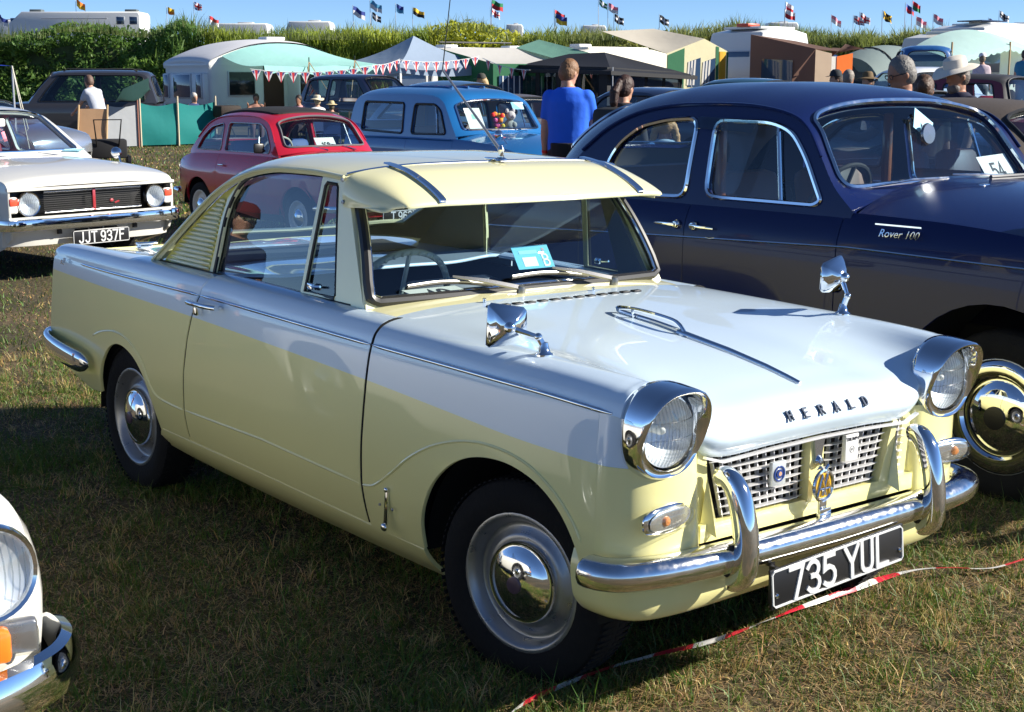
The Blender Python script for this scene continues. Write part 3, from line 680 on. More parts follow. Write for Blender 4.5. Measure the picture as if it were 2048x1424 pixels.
    for i, ch in enumerate('HERALD'):
        y = -.152+i*.0608; t0 = 8.25
        s_ = 7-abs(y)/.193 if abs(y) < .193 else 6
        a = SB(np.array([t0]), np.array([s_]))[0]; a2 = SB(np.array([t0-.2]), np.array([s_]))[0]; a[1] = y; 
        upv = Vector((a2[0]-a[0], 0, a2[2]-a[2])).normalized(); nrm = Vector((0, 1, 0)).cross(upv)
        b = MB(); m_ = frame_m(Vector(a)+nrm*.001, (0, 1, 0), nrm)
        strokes(b, ch, m_, .025, .0165, .0046, depth=.005)
        b.build('bonnet_letter', mat('letter_painted_reflection', (.045, .065, .11), .22), root, smooth=False)
    # bonnet flash: spear with loop handle
    zc = lambda x: float(np.interp(x, [-.62, -.4, -.2, 0, .2, .34, .42, .505], [.929, .915, .898, .880, .856, .833, .816, .795]))
    P = [(x, 0, zc(x)+.004) for x in np.linspace(.0, .46, 20)]
    MB().sweep(P, half_round(.011, .010), up=(0, 0, 1), scale=np.linspace(1, .55, 20)).build('bonnet_spear', CHROME, root)
    q = catmull([(.03, 0, zc(.03)+.002), (.0, 0, zc(0)+.026), (-.04, 0, zc(-.04)+.034), (-.16, 0, zc(-.16)+.032), (-.25, 0, zc(-.25)+.022), (-.27, .006, zc(-.27)+.012), (-.25, .016, zc(-.25)+.006), (-.12, .018, zc(-.12)+.006), (-.0, .008, zc(0)+.006)], 6)
    MB().tube(q, .0065, 8).tube([(-.2, .0, zc(-.2)+.03), (-.2, .008, zc(-.2))], .004, 6).build('bonnet_handle', CHROME, root)
    # --- wing mirrors
    for sg in (-1, 1):
        mr = empty('wing_mirror', (.111, sg*.604, .895)); mr.parent = root
        st2 = MB().lathe([(.024, 0), (.024, .006), (.016, .012), (.012, .028), (.010, .036), (0, .038)], 18, axis=(0, 0, 1))
        hd = Vector((-.045, sg*.055, .125)) if sg < 0 else Vector((-.02, sg*.01, .128))
        hd = Vector((-.060, -.070, .074)) if sg < 0 else Vector((-.022, .012, .115))
        el = Vector((-.01, -.012, .05)) if sg < 0 else Vector((.012, .004, .06))
        st2.tube([(0, 0, .022), tuple(el)], .009, 8).ell(tuple(el), (.011, .011, .011)).tube([tuple(el), tuple(hd)], [.006, .0085], 8)
        st2.build('stem', CHROME, mr)
        head = MB(); rot = Matrix.Rotation(R_(-24) if sg < 0 else R_(4), 3, 'Z')
        # trapezoid pyramid-backed mirror head facing rearwards
        fr = [(-.052, -.058), (.058, -.048), (.056, .044), (-.046, .060)]
        if sg > 0: fr = [(-.052, -.046), (.046, -.056), (.05, .062), (-.05, .040)]
        def rnd(poly, r=.012):
            o = []
            for i in range(4):
                p, c_, n2 = Vector(poly[i-1]), Vector(poly[i]), Vector(poly[(i+1) % 4]); d1 = (p-c_).normalized(); d2 = (n2-c_).normalized()
                for s_ in (0, .33, .66, 1): a_ = c_+d1*r*(1-s_)+d2*r*s_; o.append(tuple(a_+(c_-a_)*.25))
            return o
        ring = rnd(fr); n_ = len(ring); V = []
        for sc_, dx in ((1., -.012), (1.03, -.006), (1.0, 0), (.82, .012), (.45, .032), (.2, .042)):
            for y, z in ring: V.append(rot @ Vector((dx, y*sc_, z*sc_))+hd-rot @ Vector((.03, 0, 0)))
        Fc = [(i*n_+j, i*n_+(j+1) % n_, (i+1)*n_+(j+1) % n_, (i+1)*n_+j) for i in range(5) for j in range(n_)]+[tuple(range(5*n_, 6*n_))]
        head._add(V, Fc).ell(tuple(hd-rot @ Vector((-.012, 0, 0))), (.016, .016, .016)); head.build('shell', CHROME, mr, ang=50)
        gm = MB()._add([rot @ Vector((-.0115, y*.97, z*.97))+hd-rot @ Vector((.03, 0, 0)) for y, z in ring], [tuple(range(n_))[::-1]]); gm.build('mirror_glass', mat('mirror', (.9, .9, .9), .01, 1.), mr, smooth=False)
    # --- door handles, side badges
    for sg in (-1, 1):
        h = MB(); yb = sg*.722
        h.sweep(catmull([(-1.655, yb+sg*.006, .826), (-1.64, yb+sg*.026, .830), (-1.58, yb+sg*.034, .832), (-1.50, yb+sg*.030, .832), (-1.45, yb+sg*.016, .831)], 5), superprof(.011, .009, 12, 2.5), up=(0, 0, 1))
        h.box((-1.62, yb, .806), (.026, .03, .045), bev=.008).box((-1.47, yb, .828), (.02, .03, .014), bev=.004)
        h.build('door_handle', CHROME, root)
        vb = MB().box((-.46, sg*.714, .367), (.013, .012, .115), bev=.004, rot=Matrix.Rotation(R_(5), 3, 'Y')).ell((-.465, sg*.72, .309), (.014, .008, .012)).ell((-.453, sg*.72, .425), (.008, .007, .008))
        vb.build('bonnet_catch', CHROME, root)
        for dx in (-.035, .03): MB().lathe([(.005, 0), (.004, .004), (0, .005)], 8, (-.46+dx, sg*.713, .37), (0, sg, 0)).build('catch_screw', STEEL, root)
    text_obj('tail_badge', 'x2', .04, frame_m((-2.93, -.678, .835), (1, 0, 0), (0, -1, .1)), CHROME, root, .003, shear=.3)
    # --- wheels
    cap_em = mat('hubcap_emblem', (.12, .08, .11), .3, .3)
    for x, yy in ((.03, .572), (-2.324, .588)):
        for sg in (-1, 1): wq = wheel(root, (x+(.02 if x > -1 else 0), sg*yy, .270 if x > -1 else .281), .287, .184, .135, (RUBBER, STEEL, CHROME), cap=.112, side=sg, emblem=cap_em); wq.rotation_euler = (0, 0, R_(11.5) if x > -1 else 0)
    # inner arches and underbody
    ub = MB().box((-1.25, 0, .40), (1.45, 1.28, .34)).box((0, 0, .5), (.9, .80, .36)).box((-2.6, 0, .52), (.95, .84, .42)).box((-2.85, 0, .5), (.42, 1.28, .26)).box((-.45, 0, .52), (.18, 1.32, .5)).box((-1.93, 0, .45), (.2, 1.3, .4)).box((.43, 0, .42), (.12, 1.2, .24))
    ub.build('underbody', VOID, root, smooth=False)
    for x, r in ((.03, .37), (-2.32, .33)):
        for sg in (-1, 1):
            V = []; Fc = []
            for i in range(19):
                a = math.pi*i/18; V += [(x+r*math.cos(a), sg*.36, .26+r*math.sin(a)), (x+r*math.cos(a), sg*.655, .26+r*math.sin(a))]
            for i in range(18): Fc.append((2*i, 2*i+1, 2*i+3, 2*i+2))
            MB()._add(V, Fc).build('wheel_arch_liner', VOID, root)
    # --- greenhouse
    yg = lambda x, z: .612-.16*(z-.91)-.10*np.clip(-x-1.7, 0, 1)**2*.3-.04*(z-.91)**2
    Gs = lambda sg: (lambda x, z: np.stack([x, sg*yg(x, z), z], 1))
    HC = paint('primrose_roof', (.78, .745, .43), .34)
    rail = [(-.905, 1.297), (-1.1, 1.306), (-1.3, 1.303), (-1.45, 1.287), (-1.60, 1.25), (-1.72, 1.20), (-1.86, 1.115), (-2.02, 1.01), (-2.17, .914)]
    cen = [(-.865, 1.332), (-1.08, 1.342), (-1.34, 1.347), (-1.55, 1.338), (-1.73, 1.312), (-1.87, 1.27), (-2.02, 1.185), (-2.16, 1.07), (-2.27, .93)]
    ra = np.array(rail); ca = np.array(cen); idx = np.arange(len(rail))
    rx, rz, cx, cz = pch(idx, ra[:, 0]), pch(idx, ra[:, 1]), pch(idx, ca[:, 0]), pch(idx, ca[:, 1])
    def cap(t, w):
        e = np.abs(w)**4.2; yr = yg(rx(t), rz(t))+.022; q = np.clip(np.abs(w), 0, 1)
        return np.stack([cx(t)+(rx(t)-cx(t))*e, np.sign(w)*yr*(1-(1-q)**1.0*1.0), cz(t)+(rz(t)+.004-cz(t))*e], 1)
    bl = [(4.15, -.70), (4.05, 0), (4.15, .70), (4.35, .82), (5.2, .86), (6.6, .86), (7.25, .80), (7.45, .5), (7.5, 0), (7.45, -.5), (7.25, -.80), (6.6, -.86), (5.2, -.86), (4.35, -.82)]
    panel('roof', cap, [(0, -1), (8, -1), (7.8, -.9), (7.72, 0), (7.8, .9), (8, 1), (0, 1)], HC, root, holes=[bl], step=(.25, .06), ref=(-1.4, 0, .7), thick=.02)
    panel('rear_window', cap, bl, SIDEGLASS, root, step=(.3, .1), ref=(-1.4, 0, .7), off=-.01, rim=False)
    for sg in (-1, 1):
        S = Gs(sg); ref = (-1.4, 0, 1.0)
        # C pillar inset with louvres
        inset = [(-1.735, .914), (-1.715, 1.0), (-1.70, 1.10), (-1.672, 1.178), (-1.62, 1.236), (-1.72, 1.195), (-1.86, 1.11), (-2.02, 1.005), (-2.13, .914)]
        panel('quarter_inset', S, inset, HYI, root, step=(.05, .05), ref=ref, off=-.006)
        post = [(-1.735, .914), (-1.715, 1.0), (-1.70, 1.10), (-1.672, 1.178), (-1.60, 1.247), (-1.588, 1.235), (-1.645, 1.168), (-1.67, 1.10), (-1.683, 1.0), (-1.70, .914)]
        panel('quarter_post', S, post, HC, root, step=(.05, .05), ref=ref, off=.003)
        for i in range(17):
            z = .926+i*.0162; xa = float(np.interp(z, [.914, 1.005, 1.11, 1.195], [-2.11, -2.0, -1.84, -1.70]))+.012; xb = float(np.interp(z, [.914, 1.1, 1.178, 1.23], [-1.738, -1.703, -1.676, -1.63]))-.012
            if xb-xa < .03: break
            x = np.linspace(xa, xb, 6); P = S(x, np.full(6, z)); sc = np.array([.3, 1, 1, 1, 1, .5])
            MB().sweep(P, half_round(.0068, .007, 6), up=(0, sg, 0), scale=sc).build('louvre', HC, root)
        # side glass and vent window
        gl = [(-1.705, .912), (-1.69, 1.0), (-1.675, 1.10), (-1.65, 1.165), (-1.60, 1.228), (-1.52, 1.268), (-1.42, 1.288), (-1.25, 1.298), (-1.06, 1.296), (-1.105, .905)]
        panel('door_window', S, gl, SIDEGLASS, root, step=(.08, .08), ref=ref, off=-.012, rim=False)
        seal = S(np.array([p[0] for p in catmull(gl[:-1], 3)]), np.array([p[1] for p in catmull(gl[:-1], 3)]))
        MB().tube(seal, .007, 6).build('window_seal', BLACK, root)
        vf = [(-1.105, .902), (-1.062, 1.296), (-.955, 1.292), (-.86, .900)]
        vh = [(-1.078, .925), (-1.040, 1.262), (-1.03, 1.272), (-.972, 1.270), (-.965, 1.262), (-.893, .935), (-.90, .922)]
        panel('vent_frame', S, vf, HC, root, holes=[vh], step=(.05, .05), ref=ref, off=.004)
        panel('vent_window', S, vh, SIDEGLASS, root, step=(.06, .06), ref=ref, off=-.006, rim=False)
        vs_ = S(np.array([p[0] for p in vh]), np.array([p[1] for p in vh])); MB().tube(vs_+np.array([0, sg*.003, 0]), .006, 6, closed=True).build('vent_seal', BLACK, root)
        MB().box((-1.04, sg*.615, .945), (.03, .012, .022), bev=.005).tube([(-1.03, sg*.617, .945), (-.98, sg*.615, .95)], .004, 6).build('vent_catch', CHROME, root)
        x = np.linspace(-2.19, -.80, 30); P = S(x, np.full(30, .906)); MB().sweep(P, superprof(.010, .012, 10, 3), up=(0, 0, 1)).build('waist_rubber', BLACK, root)
        # A pillar
        ap = [(-.88, .895), (-.962, 1.30), (-.905, 1.30), (-.895, 1.25), (-.735, .93), (-.70, .895)]
        panel('windscreen_pillar', S, ap, HC, root, step=(.05, .05), ref=ref, off=.006, thick=.03)
        # rain gutter
        P = np.stack([rx(np.linspace(0, 8, 50)), sg*(yg(rx(np.linspace(0, 8, 50)), rz(np.linspace(0, 8, 50)))+.026), rz(np.linspace(0, 8, 50))+.002], 1)
        MB().tube(P, .0055, 6).build('rain_gutter', HC, root)
    # windscreen
    wsn = []
    for y in (-.60, -.52, -.35, 0, .35, .52, .60):
        k = (abs(y)/.6)**2.2
        top = (-.90-.03*k, y*.885, 1.275); bot = (-.694-.018*k, y*1.03, .921)
        wsn.append([tuple(np.array(bot)*(1-t)+np.array(top)*t+np.array([.018, 0, .012])*math.sin(t*math.pi)) for t in (0, .2, .4, .6, .8, 1)])
    S = Loft(wsn)
    ws_hole = [(.16, .28), (.10, .9), (.16, 4.7), (.35, 4.85), (5.65, 4.85), (5.84, 4.7), (5.90, .9), (5.84, .28), (5.4, .12), (3, .10), (.6, .12)]
    panel('windscreen_frame', S, [(0, -.1), (6, -.1), (6, 5), (0, 5)], HC, root, holes=[ws_hole], step=(.25, .3), ref=(-1.2, 0, .9), thick=.02)
    panel('windscreen', S, ws_hole, GLASS, root, step=(.4, .5), ref=(-1.2, 0, .9), off=-.004, rim=False)
    q = resamp(ws_hole, True, .25); P = S(q[:, 0], q[:, 1])
    MB().tube(P+np.array([.004, 0, .003]), .0165, 8, closed=True).build('windscreen_seal', BLACK, root)
    c = S(np.full(1, 3.), np.full(1, 2.5))[0]; P2 = P+(c-P)/np.linalg.norm(c-P, axis=1, keepdims=True)*.013+np.array([.011, 0, .007])
    MB().tube(P2, .0045, 6, closed=True).build('windscreen_bright_strip', CHROME, root)
    # scuttle panel between bonnet and screen
    sn = []
    for y in (-.70, -.64, -.5, -.25, 0, .25, .5, .64, .70):
        a = abs(y); k = (a/.6)**2.2; zb = float(np.interp(a, [0, .3, .45, .6, .66, .70], [.929, .926, .922, .911, .898, .86])); xb = -.575-.04*min(1, a/.6)**3*0
        sn.append([(-.55, y, zb-.012), (-.61, y, zb-.003), (-.66-.03*k, y, zb+.002), (-.70-.055*k, y, zb+.006)])
    S3 = Loft(sn); panel('scuttle', S3, [(0.3, 0), (7.7, 0), (7.7, 3), (.3, 3)], HC, root, step=(.3, .3), ref=(-.7, 0, .5))
    for y in (-.28, .17): MB().lathe([(.006, 0), (.006, .012), (.003, .014), (0, .014)], 10, (-.565, y, .924), (0, 0, 1)).build('washer_jet', CHROME, root)
    # wipers
    for y0, y1 in ((-.075, -.46), (.33, -.05)):
        wp = empty('wiper', (-.640, y0, .930)); wp.parent = root
        b = MB().lathe([(.014, -.01), (.014, .012), (.010, .022), (0, .024)], 14, axis=(.3, 0, 1))
        m0 = np.array([.0, 0, .014]); tip = np.array([-.055, (y1-y0)*.60, .062])
        b.sweep([m0, m0*.4+tip*.6+np.array([.016, 0, .004]), tip], [(-.008, -.003), (.008, -.003), (.007, .004), (-.007, .004)], up=(1, 0, .8), scale=[1.1, .9, .5]); b.build('arm', mat('wiper_steel', (.30, .30, .30), .3, .8), wp)
        d = y1-y0
        P = catmull([(-.035, d*.22, .030), (-.048, d*.5, .045), (-.055, d*.75, .05), (-.052, d*1.05, .046)], 5)
        MB().tube(P, .0045, 6).build('blade', mat('wiper_steel', (.30, .30, .30), .3, .8), wp); MB().tube(P-np.array([.004, 0, .006]), .005, 6).build('rubber', BLACK, wp)
    # --- sun visor over the screen
    vv = [[(-.87, 0, 1.336), (-.78, 0, 1.321), (-.68, 0, 1.283), (-.61, 0, 1.243), (-.598, 0, 1.226)],
          [(-.868, .3, 1.333), (-.78, .3, 1.318), (-.68, .3, 1.281), (-.613, .3, 1.244), (-.600, .3, 1.228)],
          [(-.875, .44, 1.325), (-.79, .44, 1.309), (-.69, .44, 1.275), (-.62, .44, 1.242), (-.607, .44, 1.228)],
          [(-.885, .52, 1.315), (-.80, .52, 1.296), (-.70, .522, 1.264), (-.632, .52, 1.236), (-.618, .52, 1.224)],
          [(-.895, .56, 1.298), (-.83, .565, 1.270), (-.73, .556, 1.244), (-.655, .540, 1.228), (-.64, .534, 1.219)],
          [(-.90, .578, 1.255), (-.84, .579, 1.236), (-.76, .572, 1.224), (-.69, .556, 1.218), (-.675, .550, 1.214)],
          [(-.90, .577, 1.205), (-.86, .577, 1.207), (-.80, .575, 1.210), (-.72, .572, 1.212), (-.70, .570, 1.212)]]
    full = [[(p[0], -p[1], p[2]) for p in r] for r in vv[:0:-1]]+vv
    S4 = Loft(full); panel('sun_visor', S4, [(0, 0), (12, 0), (12, 4), (0, 4)], HC, root, step=(.25, .25), ref=(-.95, 0, 1.0), thick=.010)
    for sg in (-1, 1):
        tt = np.linspace(0, 4, 16); P = S4(np.full(16, 6+sg*1.72), tt)
        P = np.concatenate([[P[0]+np.array([-.035, 0, .008])], P+np.array([.002, 0, .004]), [P[-1]+np.array([-.012, 0, -.006])]])
        MB().sweep(P, [(-.013, 0), (.013, 0), (.011, .005), (-.011, .005)], up=(.45, 0, 1)).build('visor_strap', CHROME, root)
        for q in ((-.897, .58, 1.29), (-.895, .58, 1.222)): MB().lathe([(.007, 0), (.006, .004), (0, .005)], 10, (q[0], sg*q[1], q[2]), (0, sg, 0)).build('visor_screw', STEEL, root)
    P = cap(np.full(40, .02), np.linspace(-.99, .99, 40))+np.array([.003, 0, .004]); MB().tube(P, .0048, 6).build('roof_edge_trim', CHROME, root)
    # aerial
    ae = empty('aerial', (-.845, 0, 1.338)); ae.parent = root
    MB().lathe([(.022, 0), (.020, .006), (.010, .012), (.009, .03), (.012, .036), (.006, .05), (0, .052)], 16, axis=(.0, 0, 1)).box((-.03, -.02, .006), (.05, .018, .008), bev=.003).build('base', CHROME, ae)
    tip = Vector((-.33, 0, .293))
    MB().tube([(0, 0, .03), tuple(tip*.5+Vector((0, 0, .015))), tuple(tip)], [.0055, .0042, .0036], 8).build('lower_rod', STEEL, ae)
    MB().tube([tuple(tip), tuple(tip+Vector((.06, .0, .33)))], [.0022, .0016], 6).build('whip', BLACK, ae)
    # --- interior
    blue = mat('blue_vinyl', (.012, .022, .045), .5, noise=.15); grey = mat('grey_trim', (.03, .035, .035), .7, noise=.2)
    for y in (-.32, .32):
        s_ = MB().box((-1.25, y, .50), (.52, .48, .16), bev=.05).box((-1.52, y, .62), (.14, .48, .46), bev=.06, rot=Matrix.Rotation(R_(-14), 3, 'Y')); s_.build('seat', blue, root)
    MB().box((-2.0, 0, .66), (.22, 1.1, .40), bev=.06).box((-2.2, 0, .90), (.36, 1.1, .02)).build('rear_bench', grey, root)
    MB().box((-1.3, 0, .36), (1.7, 1.24, .06)).build('floor_pan', DARK, root)
    for sg in (-1, 1): MB().box((-1.3, sg*.615, .62), (1.5, .03, .5)).build('door_trim', blue, root)
    MB().box((-.84, 0, .84), (.16, 1.12, .14), bev=.03).box((-.80, 0, .905), (.18, 1.12, .03), bev=.01).build('dashboard', mat('dash_grey', (.05, .055, .06), .5), root)
    sw = empty('steering_wheel', (-.99, -.33, .87)); sw.parent = root; sw.rotation_euler = (0, R_(-62), 0)
    gw = mat('wheel_grey', (.35, .42, .44), .35)
    t = MB().tube([(.205*math.cos(a), .205*math.sin(a), 0) for a in np.arange(48)*2*math.pi/48], .011, 9, closed=True)
    for i in range(40): a = 2*math.pi*i/40; t.ell((.205*math.cos(a), .205*math.sin(a), -.008), (.009, .009, .008), 6, 5)
    t.build('rim', gw, sw)
    MB().tube([(-.2, 0, 0), (0, 0, -.03), (.2, 0, 0)], .008, 6).tube([(0, 0, -.03), (0, -.2, 0)], .008, 6).lathe([(.04, -.05), (.045, -.02), (.03, .0), (0, .004)], 20, axis=(0, 0, 1)).tube([(0, 0, -.03), (0, 0, -.28)], .02, 8).build('spokes', gw, sw)
    MB().box((-.87, .02, 1.235), (.02, .20, .06), bev=.01).tube([(-.87, .02, 1.235), (-.90, .02, 1.30)], .005, 6).build('rear_view_mirror', DARK, root)
    lin = mat('cabin_lining', (.045, .048, .04), .9)
    panel('headlining', cap, [(.1, -.97), (7.7, -.97), (7.65, 0), (7.7, .97), (.1, .97)], lin, root, holes=[bl], step=(.3, .1), ref=(-1.4, 0, .7), off=-.028, rim=False)
    for sg in (-1, 1): panel('pillar_lining', Gs(sg), [(-1.69, .90), (-1.66, 1.10), (-1.58, 1.24), (-1.72, 1.20), (-1.86, 1.115), (-2.02, 1.01), (-2.17, .90)], lin, root, step=(.08, .08), ref=(-1.4, 0, 1), off=-.03, rim=False)
    for sg in (-1, 1): panel('screen_pillar_lining', Gs(sg), [(-.87, .89), (-.955, 1.29), (-.91, 1.29), (-.74, .93), (-.71, .89)], lin, root, step=(.08, .08), ref=(-1.4, 0, 1), off=-.04, rim=False)
    return root
COUPE = build_coupe()
# papers in the coupe
CBLUE = mat('card_blue', (.10, .50, .72), .6); CWHITE = mat('card_white', (.82, .82, .80), .6); INK = mat('card_ink', (.03, .03, .035), .7)
def hpt(v): return HM @ Vector(v)
def card(name, label, o, x, z, wd, ht, m, texts=(), patches=()):
    mw = frame_m(o, x, z); b = MB().box((0, 0, 0), (wd, ht, .0015)); b.V = [mw @ Vector(v) for v in b.V]
    r = b.build(name, m, None, smooth=False); tag(r, label, 'card')
    for (cx, cy, w_, h_, mm) in patches:
        q = MB().box((cx*wd, cy*ht, .0012), (w_*wd, h_*ht, .001)); q.V = [mw @ Vector(v) for v in q.V]; q.build('printed_patch', mm, r, smooth=False)
    for (tx, cx, cy, hh, ww, mm) in texts:
        q = MB(); strokes(q, tx, mw @ Matrix.Translation((cx*wd, cy*ht, .0009)), hh*ht, ww*wd, hh*ht*.16, depth=.001, gap=.3); q.build('lettering', mm, r, smooth=False)
    return r
card('show_pass', 'light blue pass with a white letter B stuck inside the coupe windscreen', hpt((-.775, .085, 1.02)), HM.to_3x3() @ Vector((0, 1, 0)), HM.to_3x3() @ Vector((.83, 0, .56)), .155, .085, CBLUE,
     texts=[('B', .32, -.16, .5, .17, CWHITE)], patches=[(-.12, -.2, .38, .40, CWHITE), (-.1, .22, .5, .16, mat('card_paleblue', (.25, .62, .78), .6)), (.33, .3, .07, .12, mat('card_dot', (.4, .3, .35), .6))])
card('number_card', 'white numbered card lying flat on the coupe dashboard', hpt((-.765, -.30, .930)), HM.to_3x3() @ Vector((0, 1, 0)), HM.to_3x3() @ Vector((.12, 0, 1)), .21, .14, CWHITE, texts=[('49', 0, 0, .6, .18, INK)])
# ================================================================== other cars: shared builder
def clipx(poly, x0, x1):
    def half(P, x, keep):
        o = []
        for i in range(len(P)):
            a, b = P[i-1], P[i]; ia, ib = keep(a[0]), keep(b[0])
            if ia != ib: t = (x-a[0])/(b[0]-a[0]); o.append((x, a[1]+(b[1]-a[1])*t))
            if ib: o.append(tuple(b))
        return o
    P = half(list(map(tuple, poly)), x0, lambda v: v >= x0)
    return half(P, x1, lambda v: v <= x1) if P else P
def capsurf(rail, cen, yr, p):
    ra = np.array(rail, float); ca = np.array(cen, float); i = np.arange(len(ra))
    rx, rz, cx, cz = pch(i, ra[:, 0]), pch(i, ra[:, 1]), pch(i, ca[:, 0]), pch(i, ca[:, 1])
    def S(t, w):
        e = np.abs(w)**p; y = yr(rx(t), rz(t))
        return np.stack([cx(t)+(rx(t)-cx(t))*e, w*y, cz(t)+(rz(t)-cz(t))*e], 1)
    S.n = len(ra)-1
    return S
def rpoly(P, r=.04, n=4):
    """round the corners of a polygon"""
    P = [np.array(p, float) for p in P]; o = []
    for i in range(len(P)):
        a, c, b = P[i-1], P[i], P[(i+1) % len(P)]; la, lb = np.linalg.norm(a-c), np.linalg.norm(b-c); k = min(r, la*.45, lb*.45)
        p0, p2 = c+(a-c)/la*k, c+(b-c)/lb*k
        for s in np.linspace(0, 1, n+1): o.append(tuple((1-s)**2*p0+2*s*(1-s)*c+s*s*p2))
    return o
def gcar(D):
    root = empty(D.get('name', 'parked_car'), D['loc'], R_(D.get('rz', 0)), D['label'], 'car', D.get('group'))
    body, roofm = D['body'], D.get('roofm', D['body']); q = D.get('q', 1.); st = (.08*q, .06*q)
    W = pch(*zip(*D['W'])); sec = pch(*zip(*D['sec'])); belt = pch(*zip(*D['belt']))
    F = lambda sg: (lambda x, z: np.stack([x, sg*(W(x)-sec(z)), z], 1))
    x0, x1 = D['belt'][0][0], D['belt'][-1][0]; zs = D['sill']
    poly = [(x, float(belt(x))) for x in np.linspace(x0, x1, 40)]+list(D['front'])
    bot = []
    for (xc, zc, R) in D['arches']:
        a0 = math.asin(max(-1, min(1, (zs-zc)/R)))
        bot.append([(xc+R*math.cos(a), zc+R*math.sin(a)) for a in np.linspace(a0, math.pi-a0, 22)])
    for b in bot: poly += b
    poly += list(D['rear'])
    mid = ((x0+x1)/2, 0, zs+.2)
    cuts = D.get('cuts') or [(x0-1, x1+1, 'body_side')]
    for sg in (-1, 1):
        for a, b, nm in cuts:
            pp = clipx(poly, a+.003, b-.003)
            if len(pp) > 3: panel(nm, F(sg), pp, body, root, step=st, ref=mid, thick=.02)
    for key, nm in (('hood', 'bonnet'), ('boot', 'boot_lid')):
        if key in D:
            h = D[key]; S = capsurf(h['rail'], h['cen'], lambda x, z: W(x)-sec(z), h.get('p', 3))
            panel(nm, S, [(0, -1), (S.n, -1), (S.n, 1), (0, 1)], body, root, holes=h.get('holes', ()), step=(.3*q, .1*q), ref=mid, thick=.015)
            D[key+'_S'] = S
    # greenhouse
    if 'roof' in D:
        k0, k1, k2 = D['lean']; zb = D['gz']
        yg = lambda x, z: np.minimum(W(x), D.get('wmax', 9))-k0-k1*(z-zb)-k2*(z-zb)**2
        G = lambda sg: (lambda x, z: np.stack([x, sg*yg(x, z), z], 1))
        r = D['roof']; S = capsurf(r['rail'], r['cen'], yg, r.get('p', 4)); D['roof_S'] = S; D['G'] = G
        up = (mid[0], 0, zb-.2)
        gout = D.get('gout') or list(r['rail'])+[(r['rail'][-1][0], zb-.03), (r['rail'][0][0], zb-.03)]
        gg = catmull([p for p in r['rail']], 4) if not D.get('gout') else None
        if gg is not None:
            pr = pch(np.arange(len(r['rail'])), [p[0] for p in r['rail']]); pz = pch(np.arange(len(r['rail'])), [p[1] for p in r['rail']]); tt = np.linspace(0, len(r['rail'])-1, 60)
            gout = list(zip(pr(tt), pz(tt)))+[(r['rail'][-1][0]+.001, zb-.03), (r['rail'][0][0]-.001, zb-.03)]
        wins = [rpoly(w_, D.get('wr', .05)) for w_ in D['wins']]
        for sg in (-1, 1):
            panel('cabin_side', G(sg), gout, D.get('gm', roofm), root, holes=wins, step=st, ref=up, thick=.03)
            for w_ in wins:
                panel('side_window', G(sg), w_, D.get('glass', SIDEGLASS), root, step=(.15, .12), ref=up, off=-.012, rim=False)
                if D.get('wtrim'):
                    a = resamp(w_, True, .06); P = G(sg)(a[:, 0], a[:, 1]); MB().tube(P+np.array([0, sg*.004, 0]), D['wtrim'][1], 6, closed=True).build('window_trim', D['wtrim'][0], root)
        hl = [rpoly(h, .25) for h in (r.get('ws'), r.get('bl')) if h]
        panel('roof', S, [(0, -1), (S.n, -1), (S.n, 1), (0, 1)], roofm, root, holes=hl, step=(.3*q, .09*q), ref=up, thick=.03)
        for h, nm in zip(hl, ('windscreen', 'rear_window')):
            panel(nm, S, h, D.get('glass_f', GLASS), root, step=(.35, .12), ref=up, off=-.012, rim=False)
            if D.get('wtrim2'):
                a = resamp(h, True, .12); P = S(a[:, 0], a[:, 1]); c = P.mean(0); d = P-np.array(up); d /= np.linalg.norm(d, axis=1, keepdims=True)
                MB().tube(P+d*.006, D['wtrim2'][1], 6, closed=True).build('screen_trim', D['wtrim2'][0], root)
        if D.get('inside', 1):
            xr0, xr1 = min(p[0] for p in r['rail']), max(p[0] for p in r['rail']); wy = float(yg(np.array([(xr0+xr1)/2]), np.array([zb]))[0])
            sm = D.get('seat', mat('brown_leather', (.16, .06, .03), .5, noise=.2)); xs = D.get('seatx', xr1-1.0)
            for y in (-.47*wy, .47*wy): MB().box((xs, y, zb-.34), (.5, .68*wy, .2), bev=.06).box((xs-.28, y, zb-.10), (.14, .68*wy, .46), bev=.06, rot=Matrix.Rotation(R_(-12), 3, 'Y')).build('seat', sm, root)
            if D.get('bench', 1): MB().box((xs-.95, 0, zb-.34), (.5, 1.5*wy, .2), bev=.06).box((xs-1.2, 0, zb-.10), (.14, 1.5*wy, .42), bev=.06, rot=Matrix.Rotation(R_(-14), 3, 'Y')).build('rear_seat', sm, root)
            xd = r['rail'][0][0]-.16
            MB().box((xd, 0, zb-.05), (.25, wy*1.75, .12), bev=.03).build('dashboard', D.get('dash', DARK), root)
            sw = MB().tube([(.19*math.cos(a), .19*math.sin(a), 0) for a in np.arange(32)*2*math.pi/32], .011, 7, closed=True).tube([(-.19, 0, 0), (0, 0, -.02), (.19, 0, 0)], .01, 6).tube([(0, 0, -.02), (0, 0, -.25)], .018, 8)
            mt = Matrix.Translation((xd-.25, -.36*D.get('drv', 1), zb+.02)) @ Matrix.Rotation(R_(-60), 4, 'Y'); sw.V = [mt @ Vector(v) for v in sw.V]; sw.build('steering_wheel', D.get('swm', DARK), root)
            panel('headlining', S, [(.1, -.95), (S.n-.1, -.95), (S.n-.1, .95), (.1, .95)], mat('headlining', (.22, .21, .19), .9), root, holes=hl, step=(.6, .2), ref=up, off=-.035, rim=False)
    # underbody and wheels
    a = sorted(D['arches'], key=lambda t: t[0]); hw = float(W((x0+x1)/2))
